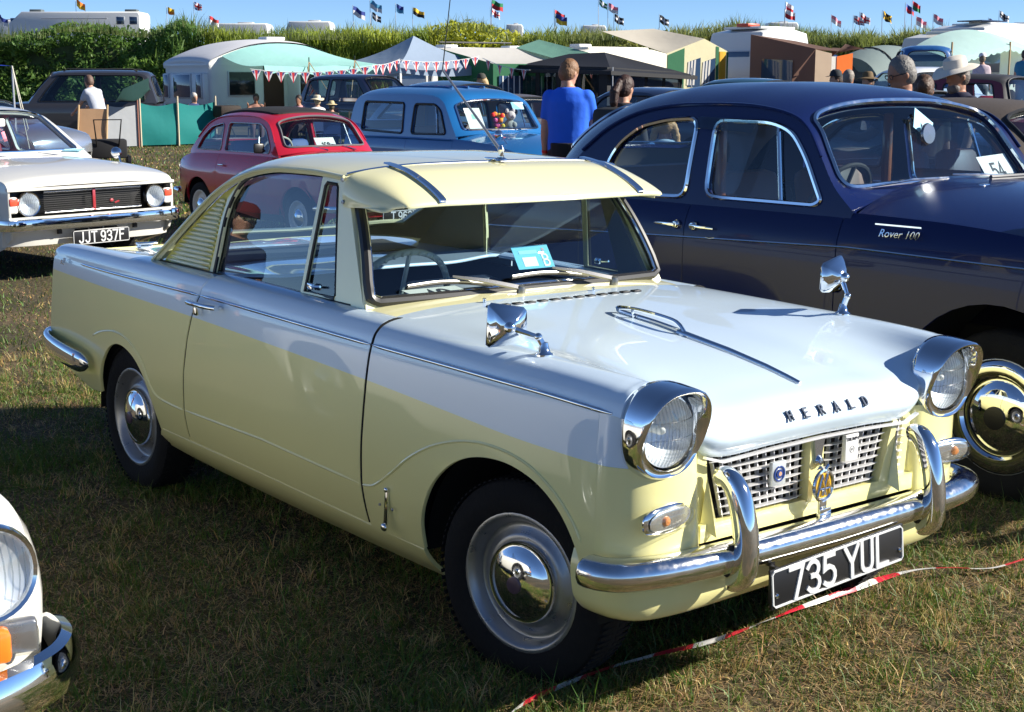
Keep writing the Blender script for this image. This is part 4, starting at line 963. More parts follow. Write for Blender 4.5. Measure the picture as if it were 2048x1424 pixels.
    ub = MB().box(((a[0][0]+a[1][0])/2, 0, zs+.17), (a[1][0]-a[0][0]-a[0][2]*2-.04, hw*1.8, .36)).box(((x0+x1)/2, 0, zs+.25), ((x1-x0)*.94, hw*1.05, .3))
    ub.build('underbody', VOID, root, smooth=False)
    for (xc, zc, R) in D['arches']:
        for sg in (-1, 1):
            V = []; Fc = []
            for i in range(15):
                t = math.pi*i/14; V += [(xc+(R+.03)*math.cos(t), sg*hw*.5, zc+(R+.03)*math.sin(t)), (xc+(R+.03)*math.cos(t), sg*(hw-.03), zc+(R+.03)*math.sin(t))]
            for i in range(14): Fc.append((2*i, 2*i+1, 2*i+3, 2*i+2))
            MB()._add(V, Fc).build('wheel_arch_liner', VOID, root)
    wr, rr, ww, ty = D['wheel']; wm = D.get('wm', (RUBBER, STEEL, CHROME))
    for xc in D['wx']:
        for sg in (-1, 1): wheel(root, (xc, sg*ty, wr), wr, rr, ww, wm, cap=D.get('cap', rr*.6), side=sg, n=int(D.get('wn', 32)), seg=D.get('tread', False))
    return root
def bumper(root, pts, z, prof, m=CHROME, name='bumper', n=5):
    P = catmull([(x, y, z) for x, y in pts], n); P = np.concatenate([P*np.array([1, -1, 1]), P[::-1][1:]])
    sc = np.ones(len(P)); sc[0] = sc[-1] = .55; sc[1] = sc[-2] = .85; sc[2] = sc[-3] = .97
    return MB().sweep(P, prof, up=(0, 0, 1), scale=sc).build(name, m, root)
def round_lamp(root, o, r, ax=(1, 0, 0), m=CHROME, name='headlamp', dp=1.):
    l = empty(name, o); l.parent = root; q = Vector((1, 0, 0)).rotation_difference(Vector(ax)); l.rotation_euler = q.to_euler()
    MB().lathe([(r*1.02, -.05), (r*1.13, -.03), (r*1.15, .0), (r*1.08, .014), (r*1.0, .010), (r*.98, 0)], 32, axis=(1, 0, 0)).build('bezel', m, l)
    MB().lathe([(r, .0), (r*.93, .014), (r*.6, .026), (r*.25, .032), (0, .033)], 28, axis=(1, 0, 0)).build('lens', LENS, l)
    rb = MB()
    for i in range(9):
        y = r*(-.8+i*.2); zz = math.sqrt(max(0, (r*.93)**2-y*y)); zz_ = np.linspace(-zz, zz, 7); rb.tube(np.stack([.033*(1-(zz_**2+y*y)/r**2), np.full(7, y), zz_], 1), r*.022, 4)
    rb.build('lens_ribs', glass('lens_flutes', (.84, .86, .87), 1.7, .15), l)
    MB().lathe([(r*.98, 0), (r*.8, -.03*dp), (r*.4, -.06*dp), (0, -.065*dp)], 26, axis=(1, 0, 0)).build('reflector', mat('lamp_reflector', (.90, .91, .92), .42, .7), l)
    return l
def wipers(root, P, m=CHROME):
    for a, b in P: MB().tube([a, ((a[0]+b[0])/2+.01, (a[1]+b[1])/2, (a[2]+b[2])/2+.012), b], [.008, .006, .004], 6).build('wiper', m, root)
def side_mirror(root, o, hd, r=.05):
    b = MB().lathe([(.016, 0), (.012, .012), (.008, .02)], 12, o, (0, 0, 1)); h = Vector(o)+Vector(hd)
    b.tube([Vector(o)+Vector((0, 0, .01)), h], [.008, .007], 8); b.lathe([(r, 0), (r*1.02, .008), (r*.85, .03), (r*.4, .052), (0, .058)], 20, tuple(h-Vector((.03, 0, 0))), (1, .0, .1)); b.lathe([(r*.97, .0), (0, .0)], 20, tuple(h-Vector((.0305, 0, 0))), (1, 0, .1))
    b.build('wing_mirror', CHROME, root)

# ---------------------------------------------------------------- navy saloon beside the coupe
NAVY = paint('navy_bodywork', (.006, .013, .070), .22, coat=.25, noise=.0, spec=.15)
def build_navy():
    rail = [(-.72, 1.075), (-.83, 1.165), (-.92, 1.28), (-1.01, 1.39), (-1.12, 1.45), (-1.34, 1.485), (-1.62, 1.49), (-1.86, 1.478), (-2.08, 1.44), (-2.27, 1.365), (-2.43, 1.255), (-2.56, 1.12), (-2.66, 1.02)]
    cen = [(-.74, 1.13), (-.865, 1.195), (-.96, 1.31), (-1.03, 1.42), (-1.12, 1.515), (-1.35, 1.575), (-1.64, 1.595), (-1.92, 1.592), (-2.22, 1.562), (-2.52, 1.49), (-2.80, 1.36), (-3.0, 1.18), (-3.12, 1.0)]
    fwin = [(-1.545, 1.085), (-1.555, 1.425), (-1.22, 1.42), (-1.10, 1.385), (-1.0, 1.28), (-.885, 1.105), (-.92, 1.085)]
    rwin = [(-2.24, 1.06), (-2.235, 1.20), (-2.17, 1.30), (-2.04, 1.385), (-1.86, 1.42), (-1.665, 1.43), (-1.672, 1.075)]
    D = dict(name='saloon_car', label='glossy navy blue vintage saloon parked close beside the yellow coupe', loc=(-.11, 2.6, 0), body=NAVY, q=.8,
        W=[(-3.75, .60), (-3.5, .72), (-3.0, .79), (-2.4, .815), (-1.5, .825), (-.5, .825), (0, .82), (.35, .80), (.6, .74), (.74, .64)],
        sec=[(.18, .12), (.25, .07), (.4, .02), (.6, .0), (.80, .0), (.93, .006), (1.0, .026), (1.06, .062), (1.10, .10)],
        belt=[(-3.70, .80), (-3.4, .93), (-3.0, 1.02), (-2.6, 1.05), (-1.6, 1.06), (-.7, 1.065), (-.38, 1.06), (0, 1.04), (.35, .99), (.58, .90), (.68, .80)],
        front=[(.72, .62), (.72, .40), (.55, .28)], rear=[(-3.45, .28), (-3.75, .42), (-3.76, .62)], sill=.22, arches=[(0, .335, .44), (-2.82, .33, .40)],
        cuts=[(-4, -2.36, 'rear_wing'), (-2.36, -1.63, 'rear_door'), (-1.63, -.755, 'front_door'), (-.755, 1, 'front_wing')],
        hood=dict(rail=[(-.70, 1.062), (-.38, 1.06), (0, 1.04), (.35, .99), (.58, .90), (.69, .78), (.72, .5)], cen=[(-.76, 1.185), (-.38, 1.165), (0, 1.135), (.4, 1.08), (.66, .98), (.78, .82), (.80, .5)], p=2.3),
        boot=dict(rail=[(-2.6, 1.05), (-3.0, 1.02), (-3.4, .93), (-3.66, .80), (-3.74, .5)], cen=[(-3.0, 1.12), (-3.2, 1.04), (-3.6, .95), (-3.84, .8), (-3.88, .5)], p=2.2),
        lean=(.052, .16, .12), gz=1.05, wmax=.825, roof=dict(rail=rail, cen=cen, p=2.9, ws=[(.75, -.86), (.62, -.5), (.58, 0), (.62, .5), (.75, .86), (1.2, .915), (3.4, .90), (3.72, .82), (3.85, .5), (3.9, 0), (3.85, -.5), (3.72, -.82), (3.4, -.90), (1.2, -.915)], bl=[(9.1, -.6), (9.1, .6), (10.6, .66), (10.6, -.66)]),
        wins=[fwin, rwin], wr=.06, wtrim=(CHROME, .011), wtrim2=(CHROME, .012), arches_=0, wheel=(.335, .215, .17, .665), wx=(0, -2.82), cap=.155, wn=40, seatx=-1.42, glass=glass('saloon_side_glass', (.74, .84, .90), 1.6), glass_f=glass('saloon_screen', (.76, .85, .88), 1.6))
    r = gcar(D); G, S = D['G'], D['roof_S']
    for sg in (-1, 1):
        W = pch(*zip(*D['W'])); sec = pch(*zip(*D['sec']))
        x = np.linspace(-3.3, .45, 40); z = np.interp(x, [-3.3, -1.86, -.69, .45], [.83, .89, .93, .915]); P = np.stack([x, sg*(W(x)-sec(z)+.001), z], 1)
        MB().tube(P, .005, 6).build('waist_moulding', CHROME, r)
        # quarter-light divider, ventilator shield, handles
        x = np.array([-1.19, -1.105]); z = np.array([1.415, 1.09]); P = G(sg)(x, z); MB().tube(P, .009, 6).build('quarterlight_bar', CHROME, r)
        sh = [(-1.63, 1.395), (-1.42, 1.44), (-1.24, 1.43), (-1.30, 1.30), (-1.36, 1.18), (-1.40, 1.085), (-1.50, 1.09)]
        panel('wind_deflector', G(sg), rpoly([(-1.52, 1.41), (-1.26, 1.425), (-1.29, 1.28), (-1.33, 1.10), (-1.44, 1.10), (-1.40, 1.30)], .05), glass('smoky_plastic', (.70, .76, .78), 1.5), r, step=(.08, .08), ref=(-1.5, 0, 1), off=.035, rim=False)
        tp = G(sg)(np.array([-1.66, -1.5, -1.3]), np.array([1.40, 1.395, 1.385])); MB().sweep(tp+np.array([0, sg*.02, .012]), [(-.03, 0), (.03, 0), (.03, .003), (-.03, .003)], up=(0, sg, .6)).build('deflector_lip', glass('smoky_plastic', (.55, .6, .62), 1.5), r)
        for xa, d in ((-1.52, 1), (-1.72, -1)):
            y = sg*(.825); h = MB().lathe([(.022, 0), (.022, .008), (.014, .02), (0, .022)], 16, (xa-d*.045, y-sg*.008, .952), (0, sg, 0))
            h.sweep(catmull([(xa-d*.045, y+sg*.016, .953), (xa, y+sg*.03, .955), (xa+d*.05, y+sg*.022, .953), (xa+d*.085, y+sg*.008, .95)], 4), superprof(.008, .009, 10), up=(0, 0, 1), scale=np.linspace(1.1, .5, 13)); h.build('door_handle', CHROME, r)
        ra = np.array(rail[2:-2]); P = G(sg)(ra[:, 0], ra[:, 1])+np.array([0, sg*.006, .006]); MB().tube(catmull(P, 4), .008, 6).build('drip_rail', NAVY, r)
        round_lamp(r, (.66, sg*.56, .80), .09)
    # maker's script on the front wing: bar and letters
    text_obj('wing_script', 'Rover 100', .045, frame_m((-.455, -.812, 1.0), (1, 0, 0), (0, -1, .18)), CHROME, r, .002, shear=.3)
    MB().box((-.46, -.809, 1.035), (.22, .004, .006)).build('script_bar', CHROME, r)
    # sidelight pod on the wing, wipers, bonnet trim
    MB().ell((.13, -.70, 1.085), (.10, .045, .045)).build('sidelight_pod', CHROME, r)
    wipers(r, [((-.72, -.12, 1.182), (-.79, -.55, 1.16)), ((-.66, .30, 1.16), (-.74, -.06, 1.195))])
    for dz in (.0, .012): MB().tube([(-.60, .02, 1.175+dz), (-.62, .30, 1.172+dz), (-.66, .52, 1.15+dz)], .009, 6).build('scuttle_vent', mat('vent_grey', (.12, .12, .12), .4, .5), r)
    MB().box((-.50, -.18, 1.165), (.03, .05, .012), bev=.004).build('washer_jet', CHROME, r)
    MB().lathe([(.045, 0), (.05, .01), (.045, .02), (0, .022)], 20, (-.99, .08, 1.36), (1, 0, .1)).tube([(-.99, .08, 1.36), (-1.06, .08, 1.46)], .006, 6).build('interior_mirror', mat('dull_mirror', (.25, .27, .3), .25, .8), r)
    # chrome wheel embellisher
    for o in [c for c in r.children if c.name.startswith('wheel') and not c.name.startswith('wheel_a')]:
        s = -1 if o.location.y < 0 else 1
        MB().lathe([(.155, .085), (.165, .098), (.19, .102), (.212, .094), (.222, .084)], 40, axis=(0, s, 0)).build('trim_ring', CHROME, o)
        MB().lathe([(.045, .112), (.045, .118), (.03, .121), (0, .121)], 24, axis=(0, s, 0)).build('hub_badge', BLACK, o)
    wd = mat('wood_trim', (.22, .08, .03), .3, coat=.6)
    for y in (-.66, .66): MB().box((-1.6, y*.98, 1.045), (1.2, .05, .04), bev=.01).box((-1.60, y*.93, 1.24), (.05, .03, .40), bev=.01).build('wood_capping', wd, r)
    MB().box((-.98, 0, 1.02), (.06, 1.3, .12), bev=.01).build('wood_fascia', wd, r)
    bumper(r, [(.55, .84), (.75, .78), (.86, .5), (.88, 0)], .46, superprof(.02, .06, 14))
    return r
NAVYCAR = build_navy()
def npt(v): return Vector((-.11, 2.6, 0))+Vector(v)
card('number_card', 'white card numbered 54 in the navy saloon windscreen', npt((-.90, .53, 1.19)), (0, 1, .05), (.8, 0, .55), .23, .15, CWHITE, texts=[('54', 0, -.05, .5, .17, INK)])
card('paper_pennant', 'pale blue folded paper hanging inside the navy saloon windscreen', npt((-1.02, .10, 1.40)), (0, 1, -.5), (.9, 0, .3), .16, .10, mat('card_skyblue', (.35, .68, .85), .6))

# ---------------------------------------------------------------- white saloon, black grille
CORW = paint('ivory_white_bodywork', (.68, .67, .62), .3)
def build_white():
    rail = [(-.42, .93), (-.62, 1.06), (-.86, 1.22), (-1.0, 1.29), (-1.2, 1.315), (-1.7, 1.32), (-2.1, 1.30), (-2.25, 1.24), (-2.45, 1.08), (-2.58, .93)]
    cen = [(-.34, .96), (-.55, 1.085), (-.80, 1.26), (-.95, 1.345), (-1.2, 1.38), (-1.7, 1.39), (-2.15, 1.365), (-2.32, 1.29), (-2.52, 1.12), (-2.66, .96)]
    D = dict(name='saloon_car', label='white saloon with black grille and registration JJT 937F behind the coupe', loc=(-9.37, 1.73, 0), rz=10.5, body=CORW,
        W=[(-3.35, .74), (-2.6, .80), (-1.2, .825), (0, .815), (.5, .80), (.76, .785)], sec=[(.2, .09), (.3, .04), (.5, .005), (.7, 0), (.82, .012), (.88, .03), (.94, .075)],
        belt=[(-3.33, .84), (-2.6, .89), (-1.3, .90), (-.3, .895), (.3, .87), (.6, .835), (.74, .79)],
        front=[(.77, .74), (.77, .46), (.74, .36), (.62, .28)], rear=[(-3.1, .28), (-3.36, .4), (-3.37, .7)], sill=.2, arches=[(0, .30, .36), (-2.49, .30, .35)],
        cuts=[(-4, -1.75, 'rear_wing'), (-1.75, -.42, 'door'), (-.42, 1, 'front_wing')],
        hood=dict(rail=[(-.40, .895), (.3, .87), (.6, .835), (.73, .80), (.765, .765), (.768, .755)], cen=[(-.36, .965), (.3, .925), (.6, .88), (.74, .845), (.785, .80), (.786, .775)], p=3.5),
        boot=dict(rail=[(-2.55, .89), (-3.0, .87), (-3.33, .83), (-3.37, .5)], cen=[(-2.6, .96), (-3.0, .94), (-3.36, .90), (-3.40, .5)], p=4),
        lean=(.045, .30, .15), gz=.92, roof=dict(rail=rail, cen=cen, p=4, ws=[(.35, -.88), (.25, 0), (.35, .88), (2.75, .86), (2.85, 0), (2.75, -.86)], bl=[(7.2, -.8), (7.2, .8), (8.6, .82), (8.6, -.82)]),
        wins=[[(-1.62, .955), (-1.62, 1.27), (-1.02, 1.265), (-.88, 1.18), (-.60, .955)], [(-2.28, .96), (-2.12, 1.24), (-2.0, 1.265), (-1.72, 1.27), (-1.72, .955)]], wtrim=(CHROME, .008), wtrim2=(CHROME, .010), wheel=(.29, .18, .14, .66), wx=(0, -2.49), cap=.09, seat=mat('maroon_vinyl', (.25, .02, .04), .45), dash=mat('maroon_vinyl', (.25, .02, .04), .45), tread=True)
    r = gcar(D)
    # front face: recessed black grille with lamps, bumper, valance
    MB().box((.68, 0, .635), (.03, 1.53, .215), bev=.01).build('grille_recess', BLACK, r)
    fr = MB(); 
    for z in (.755, .525): fr.sweep([(.772, -.79, z), (.788, -.4, z), (.79, 0, z), (.788, .4, z), (.772, .79, z)], [(-.02, -.012), (.012, -.012), (.012, .012), (-.02, .012)], up=(0, 0, 1))
    fr.build('grille_lip', CORW, r)
    for z in (.725, .560): MB().sweep([(.758, -.46, z), (.762, 0, z), (.758, .46, z)], half_round(.007, .007), up=(1, 0, 0)).build('grille_strip', CHROME, r)
    for i in range(9): MB().box((.753, 0, .577+i*.017), (.008, .92, .006)).build('grille_slat', mat('grille_dark', (.03, .03, .03), .4), r)
    MB().box((.764, .0, .643), (.012, .028, .175), bev=.004).build('grille_badge', mat('badge_red', (.35, .03, .04), .3, coat=1), r)
    MB().ell((.764, .17, .625), (.006, .02, .014)).box((.764, .22, .61), (.006, .045, .012), rot=Matrix.Rotation(R_(15), 3, 'X')).build('grille_emblem', mat('badge_red', (.35, .03, .04), .3, coat=1), r)
    for sg in (-1, 1):
        round_lamp(r, (.765, sg*.60, .635), .088)
        MB().box((.757, sg*.738, .635), (.03, .09, .13), bev=.02).build('sidelight', mat('lamp_white', (.8, .78, .74), .25, coat=1), r)
        MB().box((.772, sg*.735, .66), (.012, .07, .06), bev=.01).build('indicator_lens', mat('red_orange_lens', (.75, .10, .05), .25, coat=1), r)
        side_mirror(r, (.15, sg*.70, .875), (-.06, sg*.01, .10))
    MB().grid(lambda u, v: Vector((.775-.03*v**2-.10*abs(2*u-1)**6, (u-.5)*1.58, .515-.215*v)), 20, 8).build('front_valance', CORW, r)
    for y in (-.14, 0, .14): MB().box((.772, y, .398), (.02, .12, .03), bev=.004).build('valance_slot', VOID, r)
    bumper(r, [(.55, .835), (.72, .825), (.82, .74), (.85, .4), (.86, 0)], .475, [(.0, -.05), (.022, -.042), (.03, 0), (.022, .042), (0, .05), (-.012, 0)], name='front_bumper')
    num_plate(r, 'JJT 937F', (.845, .0, .345), (0, 1, 0), (1, 0, 0), .54, .12, .082, chw=.046, gap=.30)
    for y in (-.36, .36): MB().box((.80, y, .415), (.03, .03, .06)).build('bumper_iron', BLACK, r)
    wipers(r, [((-.30, -.08, .95), (-.50, -.50, .98)), ((-.30, .42, .945), (-.46, .02, .985))])
    MB().box((-.72, 0, 1.24), (.02, .21, .07), bev=.015).tube([(-.72, 0, 1.24), (-.74, 0, 1.33)], .006, 6).build('interior_mirror', WHITEP, r)
    MB().box((-.60, .02, 1.12), (.005, .035, .09), bev=.002, rot=Matrix.Rotation(.3, 3, 'X')).tube([(-.66, 0, 1.21), (-.60, .02, 1.15)], .002, 4).build('hanging_pennant', mat('pink_pennant', (.8, .25, .32), .6), r)
    MB().tube([(-.55, .08, .915), (.60, .10, .848)], .003, 4).build('bonnet_crease', CORW, r)
    MB().box((-.40, .56, .985), (.10, .20, .004), rot=Matrix.Rotation(R_(-20), 3, 'Y')).build('dash_paper', mat('card_skyblue', (.35, .68, .85), .6), r)
    return r
build_white()

# ---------------------------------------------------------------- small red car with black fabric roof
FRED = paint('cherry_red_bodywork', (.42, .012, .03), .28)
def build_red():
    rail = [(-.40, .86), (-.50, .98), (-.60, 1.11), (-.72, 1.19), (-.95, 1.235), (-1.3, 1.24), (-1.65, 1.22), (-1.90, 1.15), (-2.10, 1.0), (-2.26, .86)]
    cen = [(-.30, .90), (-.43, 1.02), (-.55, 1.16), (-.68, 1.255), (-.95, 1.305), (-1.35, 1.32), (-1.75, 1.295), (-2.04, 1.21), (-2.28, 1.05), (-2.45, .90)]
    D = dict(name='small_car', label='small cherry red car with black fabric roof and white wheels behind the coupe roof', loc=(0, 0, 0), rz=2, body=FRED,
        W=[(-2.72, .45), (-2.5, .58), (-2.1, .65), (-1.2, .67), (-.3, .66), (.2, .63), (.45, .54), (.56, .44)], sec=[(.18, .12), (.26, .06), (.4, .01), (.5, 0), (.66, .005), (.74, .025), (.82, .06), (.90, .11)],
        belt=[(-2.68, .60), (-2.4, .78), (-2.1, .83), (-1.2, .845), (-.4, .84), (.05, .80), (.35, .71), (.5, .60)],
        front=[(.56, .48), (.55, .34), (.4, .26)], rear=[(-2.6, .27), (-2.75, .38), (-2.74, .5)], sill=.2, arches=[(0, .27, .30), (-1.97, .27, .31)],
        cuts=[(-4, -1.56, 'rear_wing'), (-1.56, -.58, 'door'), (-.58, 1, 'front_wing')],
        hood=dict(rail=[(-.38, .838), (.05, .80), (.35, .71), (.5, .60), (.555, .45), (.54, .30)], cen=[(-.28, .90), (.15, .84), (.48, .73), (.62, .60), (.65, .45), (.62, .28)], p=2.4),
        boot=dict(rail=[(-2.2, .82), (-2.4, .78), (-2.62, .65), (-2.74, .48), (-2.72, .3)], cen=[(-2.40, .90), (-2.6, .80), (-2.82, .64), (-2.90, .48), (-2.86, .28)], p=2.4),
        lean=(.075, .20, .12), gz=.85, roof=dict(rail=rail, cen=cen, p=3, ws=[(.45, -.84), (.35, 0), (.45, .84), (2.6, .84), (2.85, 0), (2.6, -.84)], bl=[(7.1, -.7), (7.1, .7), (8.6, .75), (8.6, -.75)]),
        wins=[[(-1.47, .875), (-1.46, 1.17), (-.82, 1.17), (-.70, 1.11), (-.575, .94), (-.58, .875)], [(-2.10, .875), (-1.98, 1.02), (-1.82, 1.12), (-1.56, 1.165), (-1.55, .875)]], wtrim=(STEEL, .006), wtrim2=(mat('grey_rubber', (.12, .12, .13), .5), .010), wheel=(.26, .165, .13, .565), wx=(0, -1.97), cap=.09, bench=0, seatx=-1.2, wm=(RUBBER, mat('white_wheel', (.62, .61, .57), .4), CHROME), swm=mat('ivory_wheel', (.6, .58, .5), .4), seat=mat('blue_seat', (.03, .08, .25), .6))
    p = np.array([-9.72, 4.47]) # front right hub position
    h = R_(2); D['loc'] = (p[0]-math.sin(h)*.60, p[1]+math.cos(h)*.60, 0)
    r = gcar(D); S = D['roof_S']
    panel('fabric_roof', S, rpoly([(3.35, -.74), (3.35, .74), (6.7, .74), (6.7, -.74)], .3), mat('black_canvas', (.008, .008, .009), .85, bump=.2), r, step=(.25, .1), ref=(-1.2, 0, .6), off=.014, thick=.03)
    for sg in (-1, 1):
        round_lamp(r, (.44, sg*.47, .60), .075)
        ra = np.array(rail[1:-1]); P = D['G'](sg)(ra[:, 0], ra[:, 1])+np.array([0, sg*.004, .004]); MB().tube(catmull(P, 4), .007, 6).build('drip_rail', FRED, r)
        P = D['G'](sg)(np.array([-.86, -.78]), np.array([1.165, .88])); MB().tube(P, .008, 6).build('quarterlight_bar', STEEL, r)
        MB().box((-1.42, sg*.672, .73), (.10, .02, .016), bev=.005).build('door_handle', CHROME, r)
    MB().box((-.60, -.69, .93), (.03, .12, .10), bev=.02).tube([(-.60, -.62, .90), (-.60, -.69, .93)], .01, 6).build('door_mirror', BLACK, r)
    bumper(r, [(.30, .64), (.52, .55), (.64, .3), (.67, 0)], .37, superprof(.015, .035, 12), name='front_bumper')
    bumper(r, [(-2.6, .55), (-2.85, .45), (-2.94, 0)], .38, superprof(.015, .035, 12), name='rear_bumper')
    num_plate(r, 'T 963H', (.70, .165, .285), (0, 1, 0), (1, 0, 0), .52, .115, .08, chw=.046, gap=.30)
    wipers(r, [((-.30, -.05, .905), (-.42, -.36, .95)), ((-.30, .30, .90), (-.40, .0, .965))])
    return r
REDCAR = build_red(); bpy.context.view_layer.update()
_m = REDCAR.matrix_world
card('number_card', 'white numbered card behind the red car windscreen', _m @ Vector((-.50, .06, .955)), _m.to_3x3() @ Vector((0, 1, 0)), _m.to_3x3() @ Vector((.75, 0, .6)), .24, .17, CWHITE, texts=[('168', 0, -.1, .45, .13, INK)])

# ---------------------------------------------------------------- blue estate van
VBLUE = paint('mid_blue_bodywork', (.012, .13, .36), .3)
def build_van():
    rail = [(-.92, .945), (-1.02, 1.07), (-1.15, 1.24), (-1.26, 1.355), (-1.45, 1.42), (-1.9, 1.445), (-2.6, 1.445), (-3.1, 1.425), (-3.28, 1.36), (-3.36, 1.2), (-3.42, .94)]
    cen = [(-.82, .98), (-.94, 1.10), (-1.08, 1.29), (-1.20, 1.43), (-1.42, 1.50), (-1.9, 1.53), (-2.6, 1.535), (-3.15, 1.51), (-3.36, 1.43), (-3.45, 1.25), (-3.52, .96)]
    D = dict(name='estate_van', label='mid blue old estate van with side windows and papers in the windscreen', loc=(-10.35, 8.27, 0), body=VBLUE,
        W=[(-3.42, .70), (-2.8, .75), (-1.5, .77), (-.5, .76), (.2, .74), (.45, .66), (.58, .58)], sec=[(.2, .1), (.3, .04), (.5, 0), (.75, 0), (.86, .02), (.95, .06)],
        belt=[(-3.44, .90), (-2.0, .92), (-.9, .915), (-.3, .88), (.2, .81), (.45, .73), (.55, .65)],
        front=[(.6, .5), (.58, .36), (.4, .28)], rear=[(-3.3, .3), (-3.47, .4), (-3.46, .7)], sill=.22, arches=[(0, .30, .35), (-2.2, .30, .34)],
        cuts=[(-4, -1.93, 'rear_panel'), (-1.93, -.95, 'door'), (-.95, 1, 'front_wing')],
        hood=dict(rail=[(-.88, .912), (-.3, .88), (.2, .81), (.45, .73), (.57, .6), (.58, .38)], cen=[(-.80, .99), (-.3, .96), (.25, .89), (.55, .80), (.68, .62), (.68, .38)], p=2.5),
        lean=(.055, .13, .05), gz=.92, roof=dict(rail=rail, cen=cen, p=3.6, ws=[(.45, -.83), (.35, 0), (.45, .83), (2.45, .82), (2.6, 0), (2.45, -.82)], bl=[(8.6, -.6), (8.6, .6), (9.6, .6), (9.6, -.6)]),
        wins=[[(-3.05, .98), (-3.02, 1.345), (-2.08, 1.335), (-2.06, .96)], [(-1.86, .96), (-1.84, 1.325), (-1.42, 1.325), (-1.28, 1.25), (-1.13, .97)]], wtrim=(BLACK, .014), wtrim2=(CHROME, .012), wheel=(.30, .18, .14, .61), wx=(0, -2.2), cap=.09, seatx=-1.75, bench=0)
    r = gcar(D)
    for sg in (-1, 1):
        round_lamp(r, (.52, sg*.52, .68), .085)
        P = D['G'](sg)(np.array([-1.40, -1.31]), np.array([1.32, .97])); MB().tube(P, .009, 6).build('quarterlight_bar', CHROME, r)
        side_mirror(r, (-.05, sg*.60, .855), (-.10, sg*.04, .13), .06)
        x = np.linspace(-3.35, -.98, 20); MB().tube(np.stack([x, sg*(np.full(20, .745)), np.full(20, .905)], 1), .008, 6).build('belt_moulding', VBLUE, r)
    for y in (-.25, 0, .25): MB().tube([(-1.6, y, 1.53), (-2.3, y, 1.54), (-3.0, y, 1.525)], .012, 6).build('roof_rib', VBLUE, r)
    MB().tube([(-.1, 0, .925), (.5, 0, .83)], .008, 6).ell((.25, 0, .905), (.05, .02, .02)).build('bonnet_ornament', CHROME, r)
    wipers(r, [((-.80, -.12, 1.0), (-.95, -.46, 1.02)), ((-.80, .30, .995), (-.93, -.02, 1.05))])
    bumper(r, [(.4, .76), (.6, .70), (.74, .4), (.77, 0)], .44, superprof(.015, .045, 12))
    return r
VAN = build_van()
vp = lambda v: Vector((-10.35, 8.27, 0))+Vector(v)
card('paper_notice', 'white notice sheet propped inside the blue van windscreen', vp((-1.02, -.34, 1.13)), (0, 1, .0), (.8, 0, .45), .24, .34, CWHITE, patches=[(0, .15, .3, .2, mat('notice_green', (.3, .6, .5), .6))])
card('show_pass', 'pale blue pass in the top corner of the blue van windscreen', vp((-1.12, .40, 1.30)), (0, 1, 0), (.8, 0, .45), .18, .10, mat('card_skyblue', (.35, .68, .85), .6))
def plush():
    o = empty('soft_toy', vp((-1.05, .22, .97)), label='grey and white soft toy on the blue van dashboard', cat='toy')
    m = mat('plush_grey', (.4, .4, .4), .95, bump=.5); MB().ell((0, 0, .08), (.07, .08, .09)).ell((.05, .03, .10), (.04, .04, .04)).build('body', m, o); MB().ell((.02, 0, .21), (.06, .065, .06)).ell((.01, -.05, .27), (.02, .025, .03)).ell((.01, .05, .27), (.02, .025, .03)).ell((.07, 0, .2), (.03, .03, .025)).build('head', m, o)
    o = empty('flower_garland', vp((-1.03, .02, 1.12)), label='red and yellow artificial flower garland hanging in the blue van windscreen', cat='garland')
    for i in range(16):
        a = rng.uniform(-1, 1, 3)*np.array([.04, .07, .11]); MB().ell(tuple(a), (.03, .03, .03), 8, 6).build('flower', mat(['g_red', 'g_orange', 'g_yellow', 'g_pink'][i % 4], [(.7, .02, .02), (.8, .25, .02), (.8, .6, .05), (.7, .1, .3)][i % 4], .7), o)
plush()

